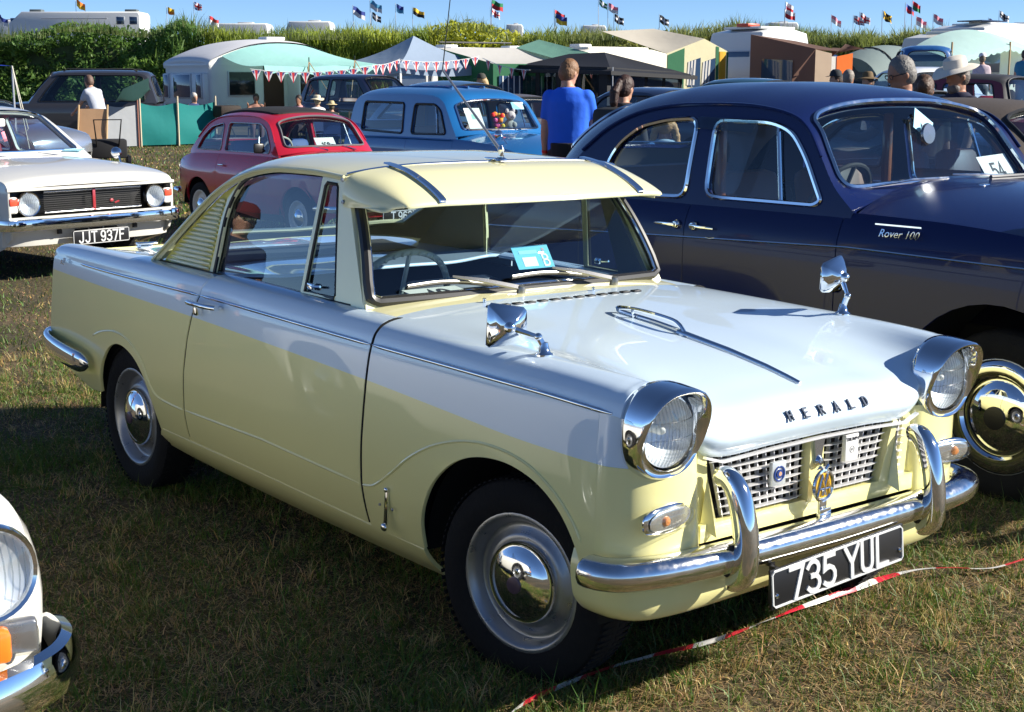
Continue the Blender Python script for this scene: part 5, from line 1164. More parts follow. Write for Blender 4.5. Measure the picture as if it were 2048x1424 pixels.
# ---------------------------------------------------------------- white sports car, front corner only in frame
SPW = paint('cream_white_bodywork', (.68, .67, .62), .28)
def build_sports():
    D = dict(name='sports_car', label='white sports car whose headlamp and chrome bumper corner show at the lower left', loc=(-.42, -2.585, 0), body=SPW, q=.7,
        W=[(-3.0, .62), (-2.6, .72), (-1.2, .72), (0, .705), (.3, .695), (.46, .655), (.56, .56)], sec=[(.18, .10), (.28, .04), (.4, .01), (.52, 0), (.62, .012), (.70, .05), (.76, .11)],
        belt=[(-2.98, .68), (-2.3, .75), (-1.2, .74), (-.3, .745), (.1, .735), (.35, .70), (.48, .66), (.545, .60)], front=[(.575, .50), (.565, .40), (.50, .33)], rear=[(-2.8, .3), (-3.02, .4), (-3.02, .6)], sill=.2, arches=[(0, .29, .335), (-2.31, .29, .33)],
        hood=dict(rail=[(-.6, .745), (-.1, .742), (.2, .725), (.38, .695), (.49, .655), (.545, .60), (.575, .50), (.565, .36)], cen=[(-.6, .86), (-.1, .82), (.25, .765), (.5, .70), (.60, .64), (.635, .57), (.65, .48), (.64, .36)], p=3.0),
        boot=dict(rail=[(-2.0, .745), (-2.5, .735), (-2.95, .68), (-3.02, .4)], cen=[(-2.0, .82), (-2.5, .80), (-3.0, .74), (-3.08, .4)], p=3), wheel=(.29, .185, .145, .62), wx=(0, -2.31), tread=True)
    r = gcar(D)
    for sg in (-1, 1):
        round_lamp(r, (.606, sg*.498, .642), .088, (1, sg*.12, .06), dp=.3)
        il = MB().box((.602, sg*.515, .50), (.05, .14, .065), bev=.012, rot=Matrix.Rotation(sg*R_(-14), 3, 'Z')).build('sidelight', glass('clear_plastic', (.92, .92, .9), 1.5, .02), r)
        MB().box((.618, sg*.482, .50), (.052, .085, .067), bev=.012, rot=Matrix.Rotation(sg*R_(-12), 3, 'Z')).build('indicator_lens', ORANGE, r)
        MB().box((.582, sg*.505, .50), (.03, .17, .072), bev=.01, rot=Matrix.Rotation(sg*R_(-14), 3, 'Z')).build('lamp_base', STEEL, r)
    bumper(r, [(.34, .69), (.42, .695), (.50, .675), (.58, .612), (.645, .49), (.69, .30), (.70, 0)], .395, [(.0, -.058), (.022, -.05), (.034, -.02), (.036, .0), (.034, .02), (.022, .05), (0, .058), (-.010, .03), (-.010, -.03)], name='front_bumper')
    MB().box((.66, 0, .50), (.03, .62, .13), bev=.02).build('grille', BLACK, r)
    for i in range(18): MB().box((.68, -.28+i*.033, .50), (.012, .008, .12)).build('grille_bar', CHROME, r)
    MB().box((-1.3, 0, .70), (1.35, 1.1, .02)).build('tonneau_cover', mat('black_canvas', (.008, .008, .009), .85), r)
    MB().tube([(-.62, -.6, .80), (-.85, -.52, 1.1), (-.85, .52, 1.1), (-.62, .6, .80)], .012, 8).build('windscreen_frame', CHROME, r)
    MB()._add([(-.62, -.6, .80), (-.85, -.52, 1.1), (-.85, .52, 1.1), (-.62, .6, .80)], [(0, 1, 2, 3)]).build('windscreen', GLASS, r)
    return r
build_sports()
# ================================================================== background helpers
def Pt(px, py, d): return Vector(map(float, CAM+d*(FW+RT*(px-1024)/FPX+UP*(712-py)/FPX)))
def Gd(px, d):
    """ground point in the direction of a column of the view at forward distance d"""
    fh = FW/np.linalg.norm(FW[:2]); dd = d
    p = CAM+dd*(FW+RT*(px-1024)/FPX+UP*(712-164)/FPX)
    return Vector((float(p[0]), float(p[1]), float(terr(p[0], p[1]))))
def simpleD(front=.75, rear=-3.3, hw=.82, zb=.9, cowl=-.35, wt=-1.0, rt=-2.2, rb=-2.8, zr=1.4, wb=2.5, R=.3, p=3.6, split=None, **k):
    z1 = zr-.075; sp = split or (wt+rt)/2-.1
    rail = [(cowl, zb), ((cowl+wt)/2, zb+.56*(z1-zb)), (wt, z1-.05), (wt-.25, z1), ((wt+rt)/2, z1+.01), (rt+.15, z1-.01), (rt-.05, z1-.07), ((rt+rb)/2-.03, zb+.5*(z1-zb)), (rb, zb)]
    cen = [(cowl+.10, zb+.03), ((cowl+wt)/2+.09, zb+.62*(z1-zb)), (wt+.06, zr-.04), (wt-.25, zr), ((wt+rt)/2, zr+.015), (rt+.05, zr-.01), (rt-.13, zr-.07), ((rt+rb)/2-.12, zb+.5*(z1-zb)), (rb-.10, zb+.03)]
    D = dict(W=[(rear, hw*.86), (rear+.5, hw*.97), ((front+rear)/2, hw), (front-.6, hw*.98), (front-.2, hw*.93), (front, hw*.82)],
        sec=[(.18, .11), (.3, .04), (.45, .005), (zb-.22, 0), (zb-.1, .012), (zb-.03, .04), (zb+.05, .09)],
        belt=[(rear+.03, zb-.08), (rear+.4, zb-.025), ((front+rear)/2, zb-.015), (cowl, zb-.02), (front-.4, zb-.10), (front-.1, zb-.18)],
        front=[(front-.02, zb-.30), (front, .5), (front-.02, .35), (front-.2, .26)], rear=[(rear+.25, .27), (rear, .4), (rear-.01, zb-.3)], sill=.2, arches=[(0, R, R+.06), (-wb, R, R+.06)],
        hood=dict(rail=[(cowl-.02, zb-.02), (front-.4, zb-.10), (front-.12, zb-.18), (front-.01, zb-.30), (front, .45)], cen=[(cowl+.06, zb+.04), (front-.4, zb-.03), (front-.05, zb-.13), (front+.06, zb-.28), (front+.08, .45)], p=3),
        boot=dict(rail=[(rb+.05, zb-.02), (rear+.4, zb-.025), (rear+.05, zb-.09), (rear, .45)], cen=[(rb-.05, zb+.04), (rear+.35, zb+.03), (rear-.02, zb-.04), (rear-.07, .45)], p=4),
        lean=(.05, .26, .1), gz=zb, roof=dict(rail=rail, cen=cen, p=p, ws=[(.3, -.86), (.22, 0), (.3, .86), (1.85, .86), (1.95, 0), (1.85, -.86)], bl=[(6.3, -.78), (6.3, .78), (7.6, .82), (7.6, -.82)]),
        wins=[[(sp+.05, zb+.03), (sp+.05, z1-.05), (wt-.12, z1-.055), ((cowl+wt)/2-.12, zb+.45*(z1-zb)), (cowl-.22, zb+.03)], [(rb+.28, zb+.03), (rt+.02, z1-.10), (rt+.15, z1-.055), (sp-.06, z1-.05), (sp-.06, zb+.03)]],
        wheel=(R, R*.66, .17, hw-.17), wx=(0, -wb), q=1.8, wn=24, wtrim=(BLACK, .01), wtrim2=(BLACK, .012))
    D.update(k); return D
def place(px, d, rz, **k):
    g = Gd(px, d); return dict(loc=tuple(g), rz=rz, **k)
HEAD = 0.
# cars in the back rows
def back_cars():
    mp = lambda n, c, **k: paint(n, c, **k)
    # dark four-by-four
    d = simpleD(front=.8, rear=-3.75, hw=.93, zb=1.08, cowl=-.55, wt=-1.15, rt=-3.35, rb=-3.65, zr=1.88, wb=2.75, R=.38, split=-2.0); d.update(name='four_by_four', label='dark grey four-by-four estate parked in front of the hedge', body=mp('charcoal_bodywork', (.03, .03, .035), rough=.3)); d.update(place(25, 37, 238)); r = gcar(d)
    for sg in (-1, 1): MB().tube([(-1.4, sg*.72, 1.86), (-1.5, sg*.72, 1.91), (-3.1, sg*.72, 1.91), (-3.2, sg*.72, 1.85)], .02, 6).build('roof_rail', DARK, r)
    # silver car in front of it
    d = simpleD(zr=1.34, hw=.8); d.update(name='silver_car', label='silver car behind the white saloon roof, glinting in the sun', body=mat('silver_metallic', (.62, .64, .66), .22, .8, coat=.8)); d.update(place(52, 24, 25)); gcar(d)
    # rounded blue-grey vintage saloon behind the van
    d = simpleD(front=.6, rear=-3.2, hw=.77, zb=1.0, cowl=-.7, wt=-1.1, rt=-2.2, rb=-2.95, zr=1.60, wb=2.3, R=.31, p=2.4); d.update(name='saloon_car', label='rounded blue-grey vintage saloon half hidden behind the blue van', body=mp('bluegrey_bodywork', (.05, .11, .19))); d.update(loc=(-13.7, 10.5, 0), rz=0); gcar(d)
    # navy estate under the gazebo
    d = simpleD(zr=1.78, hw=.86, rt=-2.9, rb=-3.25, zb=1.08); d.update(name='hatchback_car', label='dark navy car parked behind the blue gazebo legs', body=mp('dark_navy_paint', (.008, .012, .035))); d.update(place(812, 36, 10)); gcar(d)
    # roofs just behind the navy saloon
    d = simpleD(zr=1.42, hw=.82); d.update(name='saloon_car', label='dark blue saloon roof showing just left above the navy saloon', body=mp('ink_blue_paint', (.01, .018, .05))); d.update(place(1455, 24, 5)); gcar(d)
    d = simpleD(zr=1.52, hw=.80, p=2.8); d.update(name='saloon_car', label='dark green car roof showing above the middle of the navy saloon', body=mp('bottle_green_paint', (.006, .05, .04))); d.update(place(1640, 25, 0)); gcar(d)
    # grey car with pale top left of the black awning
    d = simpleD(zr=1.36, hw=.80); d.update(name='saloon_car', label='dark car with grey roof between the blue van and the black awning', body=mp('slate_paint', (.05, .055, .07)), roofm=mat('slate_vinyl', (.08, .08, .10), .7)); d.update(place(1130, 24, 0)); gcar(d)
    # right side cluster
    d = simpleD(zr=1.47, hw=.86, rt=-2.9, rb=-3.2); d.update(name='hatchback_car', label='dark blue hatchback below the hedge beside the orange awning', body=mp('deep_blue_paint', (.012, .03, .10))); d.update(place(1722, 46, 55)); gcar(d)
    d = simpleD(zr=1.45, hw=.87); d.update(name='saloon_car', label='white modern saloon seen from behind in the back row', body=mp('arctic_white_paint', (.8, .82, .84))); d.update(place(1778, 33, 152)); r = gcar(d)
    for sg in (-1, 1): MB().box((-3.31, sg*.62, .80), (.05, .3, .12), bev=.02).build('tail_lamp', REDL, r)
    d = simpleD(zr=1.75, hw=.86, rt=-3.2, rb=-3.4, zb=1.02, cowl=-.3); d.update(name='people_carrier', label='blue people carrier seen from behind beside the mint awning', body=mp('bright_blue_paint', (.02, .10, .30))); d.update(place(1840, 38, 128)); r = gcar(d)
    for sg in (-1, 1): MB().box((-3.37, sg*.74, 1.15), (.05, .1, .4), bev=.02).build('tail_lamp', REDL, r)
    d = simpleD(front=.55, rear=-3.0, hw=.74, zb=1.0, cowl=-.85, wt=-1.0, rt=-2.55, rb=-2.8, zr=1.62, wb=2.3, R=.33, p=5); d.update(name='vintage_car', label='maroon upright vintage car at the right edge', body=mp('maroon_paint', (.16, .006, .02)), roofm=mat('dark_roof_vinyl', (.03, .03, .035), .6), gm=M['maroon_paint']); d.update(place(2175, 20, 12)); r = gcar(d)
    # black open tourer with a raised hood
    d = simpleD(front=.5, rear=-2.8, hw=.72, zb=.95, cowl=-.75, wt=-.88, rt=-2.0, rb=-2.5, zr=1.50, wb=2.2, R=.33, p=4); d.update(name='open_tourer', label='black tourer with its fabric hood up behind the hatted man', body=mp('black_paint', (.008, .008, .01)), roofm=mat('black_hood', (.012, .012, .014), .85)); d.update(place(2000, 17.5, 10)); r = gcar(d)
    MB().box((.1, 0, .93), (.9, .5, .03), bev=.01).build('bonnet_panel', mat('silver_metallic', (.62, .64, .66), .22, .8, coat=.8), r)
    # black soft-top right next to the navy saloon
    d = simpleD(front=.6, rear=-3.0, hw=.76, zb=.98, cowl=-.62, wt=-1.1, rt=-2.3, rb=-2.85, zr=1.47, wb=2.4, R=.32, p=3); d.update(name='soft_top_car', label='black car with brown fabric roof at the right edge beside the navy saloon', body=mp('black_paint', (.008, .008, .01)), roofm=mat('brown_hood', (.05, .038, .032), .8, bump=.2), q=1.2); d.update(loc=(-1.55, 6.1, 0), rz=0); gcar(d)
back_cars()

# ------------------------------------------------------------------ caravans
def prism_bev(poly, h, bev=.08, seg=3, sides=None):
    """profile polygon (l,z) extruded over width h (centred), edges rounded"""
    bm = bmesh.new(); n = len(poly)
    a = [bm.verts.new((p[0], -h/2, p[1])) for p in poly]; b = [bm.verts.new((p[0], h/2, p[1])) for p in poly]
    bm.faces.new(a); bm.faces.new(b[::-1])
    for i in range(n): bm.faces.new((a[i], b[i], b[(i+1) % n], a[(i+1) % n]))
    bmesh.ops.recalc_face_normals(bm, faces=bm.faces)
    e = [x for x in bm.edges if abs(x.verts[0].co.y-x.verts[1].co.y) < 1e-6]
    bmesh.ops.bevel(bm, geom=e, offset=bev, segments=seg, affect='EDGES', profile=.5, clamp_overlap=True)
    bm.verts.ensure_lookup_table(); m = MB(); m._add([v.co[:] for v in bm.verts], [[v.index for v in f.verts] for f in bm.faces]); bm.free(); return m
def cwindow(root, o, sx, sz, axis, m, fm=None, frame=.03):
    """window of a caravan: frame + pane; axis 'y' (side, width along x) or 'x' (end, width along y)"""
    d = (lambda a, t, b: (a, t, b)) if axis == 'y' else (lambda a, t, b: (t, a, b))
    f = MB().box(o, d(sx+frame*2, .05, sz+frame*2), bev=.015).build('window', fm or mat('window_frame_grey', (.5, .52, .54), .4, .3), root)
    MB().box(o, d(sx, .062, sz), bev=.008).build('pane', m, f)
CWHITE2 = paint('caravan_white', (.68, .69, .68), .4, coat=.3); CCREAM = paint('caravan_cream', (.78, .74, .62), .4, coat=.3)
PANE = mat('caravan_pane', (.03, .06, .12), .06, spec=.8)
TRQ = fabric('turquoise_canvas', (.42, .80, .74)); MINT = fabric('mint_canvas', (.55, .78, .74)); GREYC = fabric('bluegrey_canvas', (.33, .42, .55), .25)
BLKC = mat('black_awning_fabric', (.008, .009, .013), .7, bump=.25, bscale=3); CRMC = fabric('cream_canvas', (.72, .66, .55)); GRNC = fabric('green_canvas', (.03, .17, .08)); BRNC = fabric('brown_canvas', (.22, .13, .10)); ORGC = fabric('orange_canvas', (.85, .16, .01)); WHTC = fabric('white_canvas', (.72, .70, .66)); TEAL = fabric('teal_canvas', (.005, .22, .21), .3); YELC = fabric('yellow_canvas', (.75, .45, .03))
WOOD = mat('pole_wood', (.45, .30, .15), .7); GREYPOLE = mat('pole_steel', (.5, .5, .5), .4, .7)
def sheet(mb, A, B, C, D, n=8, sag=.05):
    """bilinear cloth A-B-C-D with sag"""
    A, B, C, D = map(Vector, (A, B, C, D))
    mb.grid(lambda u, v: (A*(1-u)+B*u)*(1-v)+(D*(1-u)+C*u)*v-Vector((0, 0, sag*math.sin(math.pi*u)*math.sin(math.pi*v))), n, n); return mb
def vintage_caravan():
    g = Gd(420, 39.5)
    # local x = length (towards world +y), local y = width (towards world -x)
    r = empty('caravan', tuple(g), R_(90), 'white vintage caravan with arched roof, bay window and open brown door', 'caravan')
    L, Wd = 4.35, 2.7
    top = [(-.02, 1.95), (.0, 2.13), (.5, 2.36), (1.2, 2.57), (2.0, 2.66), (2.9, 2.62), (3.6, 2.42), (4.2, 2.12), (4.35, 1.9)]
    tc = catmull(top, 4)
    prof = [(0, .75), (.12, .45)]+[(4.2, .45), (4.38, .9)]+[tuple(p) for p in tc[::-1]]
    body = prism_bev(prof, Wd, .10); body.V = [(v[0], v[1]+Wd/2, v[2]) for v in body.V]; body.build('body', CWHITE2, r)
    # overhanging roof skin
    MB().grid(lambda u, v: Vector((float(np.interp(u, np.linspace(0, 1, len(tc)), tc[:, 0])), -.04+(Wd+.08)*v, float(np.interp(u, np.linspace(0, 1, len(tc)), tc[:, 1]))+.02+.10*math.sin(math.pi*v)**.6)), 40, 10).build('roof', paint('roof_white', (.70, .70, .71), .5, coat=0), r)
    MB().box((2.5, 1.0, 2.80), (.6, .5, .10), bev=.03).build('roof_vent', CWHITE2, r)
    # bay window on the end (local x=0)
    MB().box((-.03, Wd/2, 1.40), (.22, Wd-.16, .86), bev=.05).build('bay', CWHITE2, r)
    for y, w_ in ((Wd*.5, 1.0), (Wd*.13, .28), (Wd*.87, .28)): cwindow(r, (-.15, y, 1.48), w_, .62, 'x', PANE)
    for x in (.95, 3.0): cwindow(r, (x, -.02, 1.55), .78, .62, 'y', mat('dark_pane', (.015, .018, .02), .1))
    MB().box((1.95, -.015, 1.30), (.62, .05, 1.62), bev=.01).build('doorway', mat('brown_interior', (.05, .02, .01), .8), r)
    MB().box((2.42, -.33, 1.30), (.05, .62, 1.62), bev=.01).build('door', CWHITE2, r)
    MB().lathe([(.32, -.1), (.32, .1), (.2, .12), (0, .12)], 20, (2.4, .05, .32), (0, -1, 0)).build('wheel', RUBBER, r)
    MB().box((2.2, Wd/2, .42), (4, 1.2, .12)).build('chassis', DARK, r)
    # turquoise canopy: separate thing
    c = empty('awning', tuple(g), R_(90), 'turquoise scalloped canopy stretched from the white vintage caravan', 'awning')
    A = [(x, -.06, float(np.interp(x, tc[:, 0], tc[:, 1]))-.02) for x in np.linspace(.35, 4.1, 14)]
    fr = [(x, -2.0, z) for x, z in zip(np.linspace(.55, 6.0, 14), np.interp(np.linspace(0, 1, 14), [0, .28, .36, .5, .62, 1], [2.02, 1.98, 2.04, 2.0, 2.05, 2.1]))]
    def fn(u, v):
        i = min(12, int(u*13)); k = u*13-i; a = Vector(A[i]).lerp(Vector(A[i+1]), k); b = Vector(fr[i]).lerp(Vector(fr[i+1]), k)
        p = a.lerp(b, v); p.z -= .12*math.sin(math.pi*v); return p
    MB().grid(fn, 39, 10).build('canopy', TRQ, c)
    V = []; F = []
    for i in range(53):
        u = i/52; p = fn(u, 1); V += [tuple(p), tuple(p-Vector((0, .03, .12+.09*abs(math.sin(u*math.pi*13)))))]
    for i in range(52): F.append((2*i, 2*i+2, 2*i+3, 2*i+1))
    MB()._add(V, F).build('scalloped_valance', TRQ, c)
    for x, z in ((1.9, 2.12), (3.35, 2.18), (5.9, 2.22)):
        MB().tube([(x, -2.02, 0), (x, -2.02, z+.12)], .014, 6).build('pole', BLACK, c)
        for dx in (-1.0, .9): MB().tube([(x, -2.02, z), (x+dx, -3.1, .03)], .012, 5).build('guy_rope', WOOD, c)
    # basket and table beside the door
    b = empty('picnic_basket', tuple(Gd(452, 37.4)+Vector((0, 0, .0))), 0, 'dark wicker basket on a stand beside the caravan door', 'basket')
    MB().box((0, 0, .85), (.5, .6, .3), bev=.06).build('basket', mat('dark_wicker', (.03, .02, .015), .8, bump=.6), b); MB().tube([(-.2, -.2, 0), (.0, .0, .7)], .015, 5).tube([(.2, .2, 0), (0, 0, .7)], .015, 5).tube([(.2, -.2, 0), (0, 0, .7)], .015, 5).build('stand', WOOD, b)
    return r
vintage_caravan()
def tourer(name, label, px, d, rz, L, H, m, n_side=3, n_vent=2, vent=None, zb=.35, endwin=True):
    r = empty(name, tuple(Gd(px, d)), R_(rz), label, 'caravan'); Wd = 2.2
    prof = [(0, zb+.3), (.15, zb), (L-.15, zb), (L, zb+.3), (L+.02, H*.62), (L-.25, H-.12), (L-.9, H), (.9, H), (.25, H-.12), (-.02, H*.62)]
    b = prism_bev(prof, Wd, .10); b.V = [(v[0], v[1]+Wd/2, v[2]) for v in b.V]; b.build('body', m, r)
    MB().box((L/2, Wd/2, H+.03), (L*.62, Wd*.72, .08), bev=.03).build('roof_panel', m, r)
    for i in range(n_vent): MB().box((L*(.25+.5*i/max(1, n_vent-1)), Wd*.45, H+.11), (.55, .5, .10), bev=.03).build('roof_vent', vent or CWHITE2, r)
    for i in range(n_side): cwindow(r, (L*(i+.6)/(n_side+.2), -.01, H*.62), L*.17, .5, 'y', PANE)
    if endwin:
        cwindow(r, (.03, Wd/2, H*.60), Wd*.72, .55, 'x', PANE)
    MB().lathe([(.31, -.1), (.31, .1), (.2, .12), (0, .12)], 18, (L/2, .08, .31), (0, -1, 0)).build('wheel', RUBBER, r)
    return r
c = tourer('caravan', 'white touring caravan with roof vents behind the blue gazebo', 862, 46, 90, 5.4, 2.62, CWHITE2, 3, 2)
MB().tube([(1.2, 1.2, 2.86), (4.2, 1.2, 2.88)], .03, 6).build('roof_rail', BLACK, c)
for i in range(4): MB().box((1.3+i*.95, .22, 2.55), (.45, .30, .04), bev=.015).build('eave_light', mat('eave_grey', (.55, .55, .55), .5), c)
tourer('caravan', 'cream touring caravan behind the black awning', 1150, 47, 90, 4.4, 2.48, CCREAM, 3, 1)
c = tourer('caravan', 'white caravan with a red roof hatch and dark end window', 1512, 45, 90, 2.6, 2.46, CWHITE2, 2, 1, mat('red_hatch', (.55, .06, .02), .4))
tourer('caravan', 'cream caravan under the mint awning at the right', 1925, 39.4, 90, 4.6, 2.15, CCREAM, 2, 0)
c = tourer('motorhome', 'white motorhome with solar panel behind the mint awning at the right', 1955, 50, 90, 5.5, 2.55, CWHITE2, 2, 2)
MB().box((1.4, .9, 2.68), (1.5, 1.0, .04)).build('solar_panel', mat('solar_blue', (.01, .015, .05), .2), c)

# ------------------------------------------------------------------ tents, gazebo, awnings
def gazebo():
    g = Gd(800, 39.5); r = empty('gazebo', tuple(g), 0, 'blue-grey pop-up gazebo with pyramid roof and bunting', 'gazebo')
    cs = [(0, 0), (-3.1, 0), (-3.1, 3.1), (0, 3.1)]; ev = 2.08; ap = Vector((-1.55, 1.55, 2.88)); m = MB()
    for i in range(4):
        a, b = Vector((*cs[i], ev)), Vector((*cs[(i+1) % 4], ev))
        m.grid(lambda u, v: (a.lerp(b, u)).lerp(ap, v)-Vector((0, 0, .10*math.sin(math.pi*u)*(1-v)**2+.10*math.sin(math.pi*v))), 10, 10)
        m.grid(lambda u, v: a.lerp(b, u)-Vector((0, 0, .24*v+.10*math.sin(math.pi*u))), 10, 2)
    m.build('canopy', GREYC, r)
    for x, y in cs: MB().box((x-(.04 if x == 0 else -.04), y+(.04 if y == 0 else -.04), 1.02), (.06, .06, 2.04)).build('leg', mat('gazebo_leg', (.62, .62, .62), .4), r)
gazebo()
def box_awning():
    g = Gd(1215, 38); g.z -= .05; r = empty('awning_tent', tuple(g), 0, 'black awning tent with clear window panels behind the man in the blue shirt', 'tent')
    X, Y, H = -3.9, 2.75, 1.86; m = MB()
    e = .14; c4 = [Vector((e+.15, -e, H-.10)), Vector((X-e, -e, H)), Vector((X-e, Y+e, H)), Vector((e+.15, Y+e+.15, H-.22))]; r1, r2 = Vector((X*.42, Y*.5, H+.42)), Vector((X*.80, Y*.5, H+.40))
    for a, b, c_, d_ in ((c4[0], c4[1], r2, r1), (c4[1], c4[2], r2, r2), (c4[2], c4[3], r1, r2), (c4[3], c4[0], r1, r1)): m.grid(lambda u, v: (a.lerp(b, u)).lerp(d_.lerp(c_, u), v)-Vector((0, 0, .05*math.sin(math.pi*u)*math.sin(math.pi*v))), 12, 8)
    for a, b in ((c4[0], c4[1]), (c4[3], c4[0])): m.grid(lambda u, v: a.lerp(b, u)-Vector((0, 0, .10*v)), 10, 1)
    m.build('roof', BLKC, r)
    def wall(A, B, wins, h=H):
        A, B = Vector(A), Vector(B); t = (B-A); Ln = t.length; t.normalize(); S = lambda x, z: np.stack([A.x+t.x*x, A.y+t.y*x, z], 1)
        return S, Ln
    wm = glass('clear_panel', (.75, .78, .85), 1.6)
    S, Ln = wall((0, 0, 0), (X, 0, 0), None); ws = [[(.35+i*.86, .95), (.35+i*.86+.68, .95), (.35+i*.86+.68, 1.72), (.35+i*.86, 1.72)] for i in range(4)]
    panel('side_wall', S, [(0, 0), (Ln, 0), (Ln, H+.1), (0, H)], BLKC, r, holes=ws, step=(.5, .4), thick=.01)
    for w_ in ws: panel('window', S, w_, wm, r, step=(.5, .5), rim=False)
    S, Ln = wall((0, 0, 0), (0, Y, 0), None); ws = [[(.12+i*.66, .75), (.12+i*.66+.56, .75), (.12+i*.66+.56, 1.72), (.12+i*.66, 1.72)] for i in range(4)]
    panel('front_wall', S, [(0, 0), (Ln, 0), (Ln, H-.12), (0, H)], BLKC, r, holes=ws, step=(.5, .4), thick=.01)
    for w_ in ws: panel('window', S, w_, wm, r, step=(.5, .5), rim=False)
    panel('back_wall', lambda x, z: np.stack([np.full_like(x, X), x, z], 1), [(0, 0), (Y, 0), (Y, H), (0, H)], mat('awning_inner', (.20, .22, .28), .8), r, step=(.5, .5), thick=.01)
    panel('far_wall', lambda x, z: np.stack([x, np.full_like(x, Y), z], 1), [(0, 0), (X, 0), (X, H), (0, H-.12)], mat('awning_inner', (.20, .22, .28), .8), r, step=(.5, .5), thick=.01)
    for o in ((.25, -.05), (.25, Y+.1)): MB().tube([(o[0], o[1], 0), (o[0], o[1], H)], .015, 6).build('pole', GREYPOLE, r)
box_awning()
def awnings():
    # grey-white and green awning left of the black one
    g = Gd(1120, 42); r = empty('awning_tent', tuple(g), 0, 'pale grey awning with dark green front panels beside the gazebo', 'tent')
    m = MB(); sheet(m, (-2.4, -2.6, 2.45), (-2.4, 1.0, 2.5), (.2, 1.0, 1.98), (.2, -2.6, 1.98), 10, .12); m.build('roof', WHTC, r)
    m = MB(); sheet(m, (.2, -2.6, 1.98), (.2, 1.0, 1.98), (.2, 1.0, 0), (.2, -2.6, 0), 8, 0); sheet(m, (.2, -2.6, 1.98), (-2.4, -2.6, 2.45), (-2.4, -2.6, 0), (.2, -2.6, 0), 8, 0); m.build('walls', GRNC, r)
    m = MB(); sheet(m, (.22, .2, 2.02), (.22, 1.02, 2.3), (-2.4, 1.2, 2.75), (-2.4, .3, 2.5), 8, .03); m.build('green_gable', fabric('sage_canvas', (.2, .42, .33)), r)
    for y in (-2.0, -.6): MB().box((.23, y, 1.25), (.03, .85, .8), bev=.01).build('window', PANE, r)
    for y in (-2.0, -.6):
        for k in (-.3, -.1, .1, .3): MB().box((.25, y+k, 1.25), (.02, .03, .8)).build('window_bar', WHITEP, r)
    # cream and green awning of the cream caravan
    g = Gd(1440, 42.5); r = empty('awning_tent', tuple(g), 0, 'cream ridge awning with green gable panels and yellow curtain', 'tent')
    m = MB(); sheet(m, (-2.6, -2.3, 2.50), (-2.6, -.2, 2.62), (.2, -.9, 2.25), (.2, -2.4, 1.82), 12, .10); sheet(m, (-2.6, -.2, 2.62), (-2.2, .5, 2.0), (.2, .1, 1.9), (.2, -.9, 2.25), 10, .05); m.build('roof', CRMC, r)
    m = MB()._add([(.2, -2.4, 1.82), (.2, -.9, 2.25), (.2, .1, 1.9), (.2, .1, 0), (.2, -2.4, 0)], [(0, 1, 2, 3, 4)]); m.build('gable_wall', fabric('pale_yellow_canvas', (.75, .70, .45)), r)
    MB()._add([(.215, -2.36, 1.78), (.215, -1.7, 1.98), (.215, -1.72, .3), (.215, -2.36, .3)], [(0, 1, 2, 3)]).build('green_panel', GRNC, r)
    MB()._add([(.215, -.42, 2.05), (.215, -.30, 2.02), (.215, -.32, .3), (.215, -.42, .3)], [(0, 1, 2, 3)])._add([(.215, .02, 1.9), (.215, .09, 1.88), (.215, .09, .3), (.215, .02, .3)], [(0, 1, 2, 3)]).build('green_edge', GRNC, r)
    MB().box((.22, -.16, 1.3), (.03, .26, 1.2), bev=.01).build('yellow_curtain', YELC, r)
    for k in range(2):
        y0 = -1.55+k*.6; MB()._add([(.218, y0, 1.6), (.218, y0+.5, 1.72), (.218, y0+.5, .9), (.218, y0, .9)], [(0, 1, 2, 3)]).build('window', PANE, r)
        for s_ in (0, .12, .24): MB()._add([(.222, y0+s_, 1.60+s_*.2), (.222, y0+s_+.07, 1.62+s_*.2), (.222, y0+s_+.02, .95), (.222, y0+s_-.05, .95)], [(0, 1, 2, 3)]).build('curtain', WHTC, r)
    # brown and orange awning
    g = Gd(1690, 41.5); r = empty('awning_tent', tuple(g), 0, 'brown and orange awning attached to the white caravan', 'tent')
    m = MB(); sheet(m, (-2.4, -1.35, 2.15), (-2.4, .6, 2.0), (.1, .1, 1.62), (.1, -1.45, 1.70), 10, .12); sheet(m, (-2.4, -1.35, 2.15), (.1, -1.45, 1.70), (.1, -1.45, 0), (-2.4, -1.35, 0), 6, 0); m.build('canopy', BRNC, r)
    m = MB(); sheet(m, (-1.9, -1.40, 1.45), (-.7, -1.44, 1.40), (-.7, -1.44, .7), (-1.9, -1.40, .7), 4, 0); m.V = [(v[0], v[1]-.02, v[2]) for v in m.V]; m.build('window', PANE, r)
    m = MB(); sheet(m, (.1, -1.45, 1.68), (.1, -.75, 1.58), (.1, -.75, 0), (.1, -1.45, 0), 6, 0); m.build('beige_panel', fabric('beige_canvas', (.5, .38, .28)), r)
    m = MB(); sheet(m, (.12, -.55, 1.5), (.12, .15, 1.6), (.12, .15, 0), (.12, -.55, 0), 6, 0); m.build('orange_panel', ORGC, r)
    m = MB(); sheet(m, (.1, -.8, 1.45), (.12, -.2, 1.85), (.3, .55, 1.70), (-1.0, .6, 1.78), 6, .05); m.build('porch_flap', BRNC, r)
    m = MB(); sheet(m, (.1, -.75, 1.5), (.1, -.55, 1.5), (.1, -.55, 0), (.1, -.75, 0), 5, 0); m.build('white_panel', WHTC, r)
    # mint canopy on the right
    g = Gd(1905, 37.5); r = empty('awning', tuple(g), 0, 'mint green scalloped canopy with a wooden pole at the right edge', 'awning')
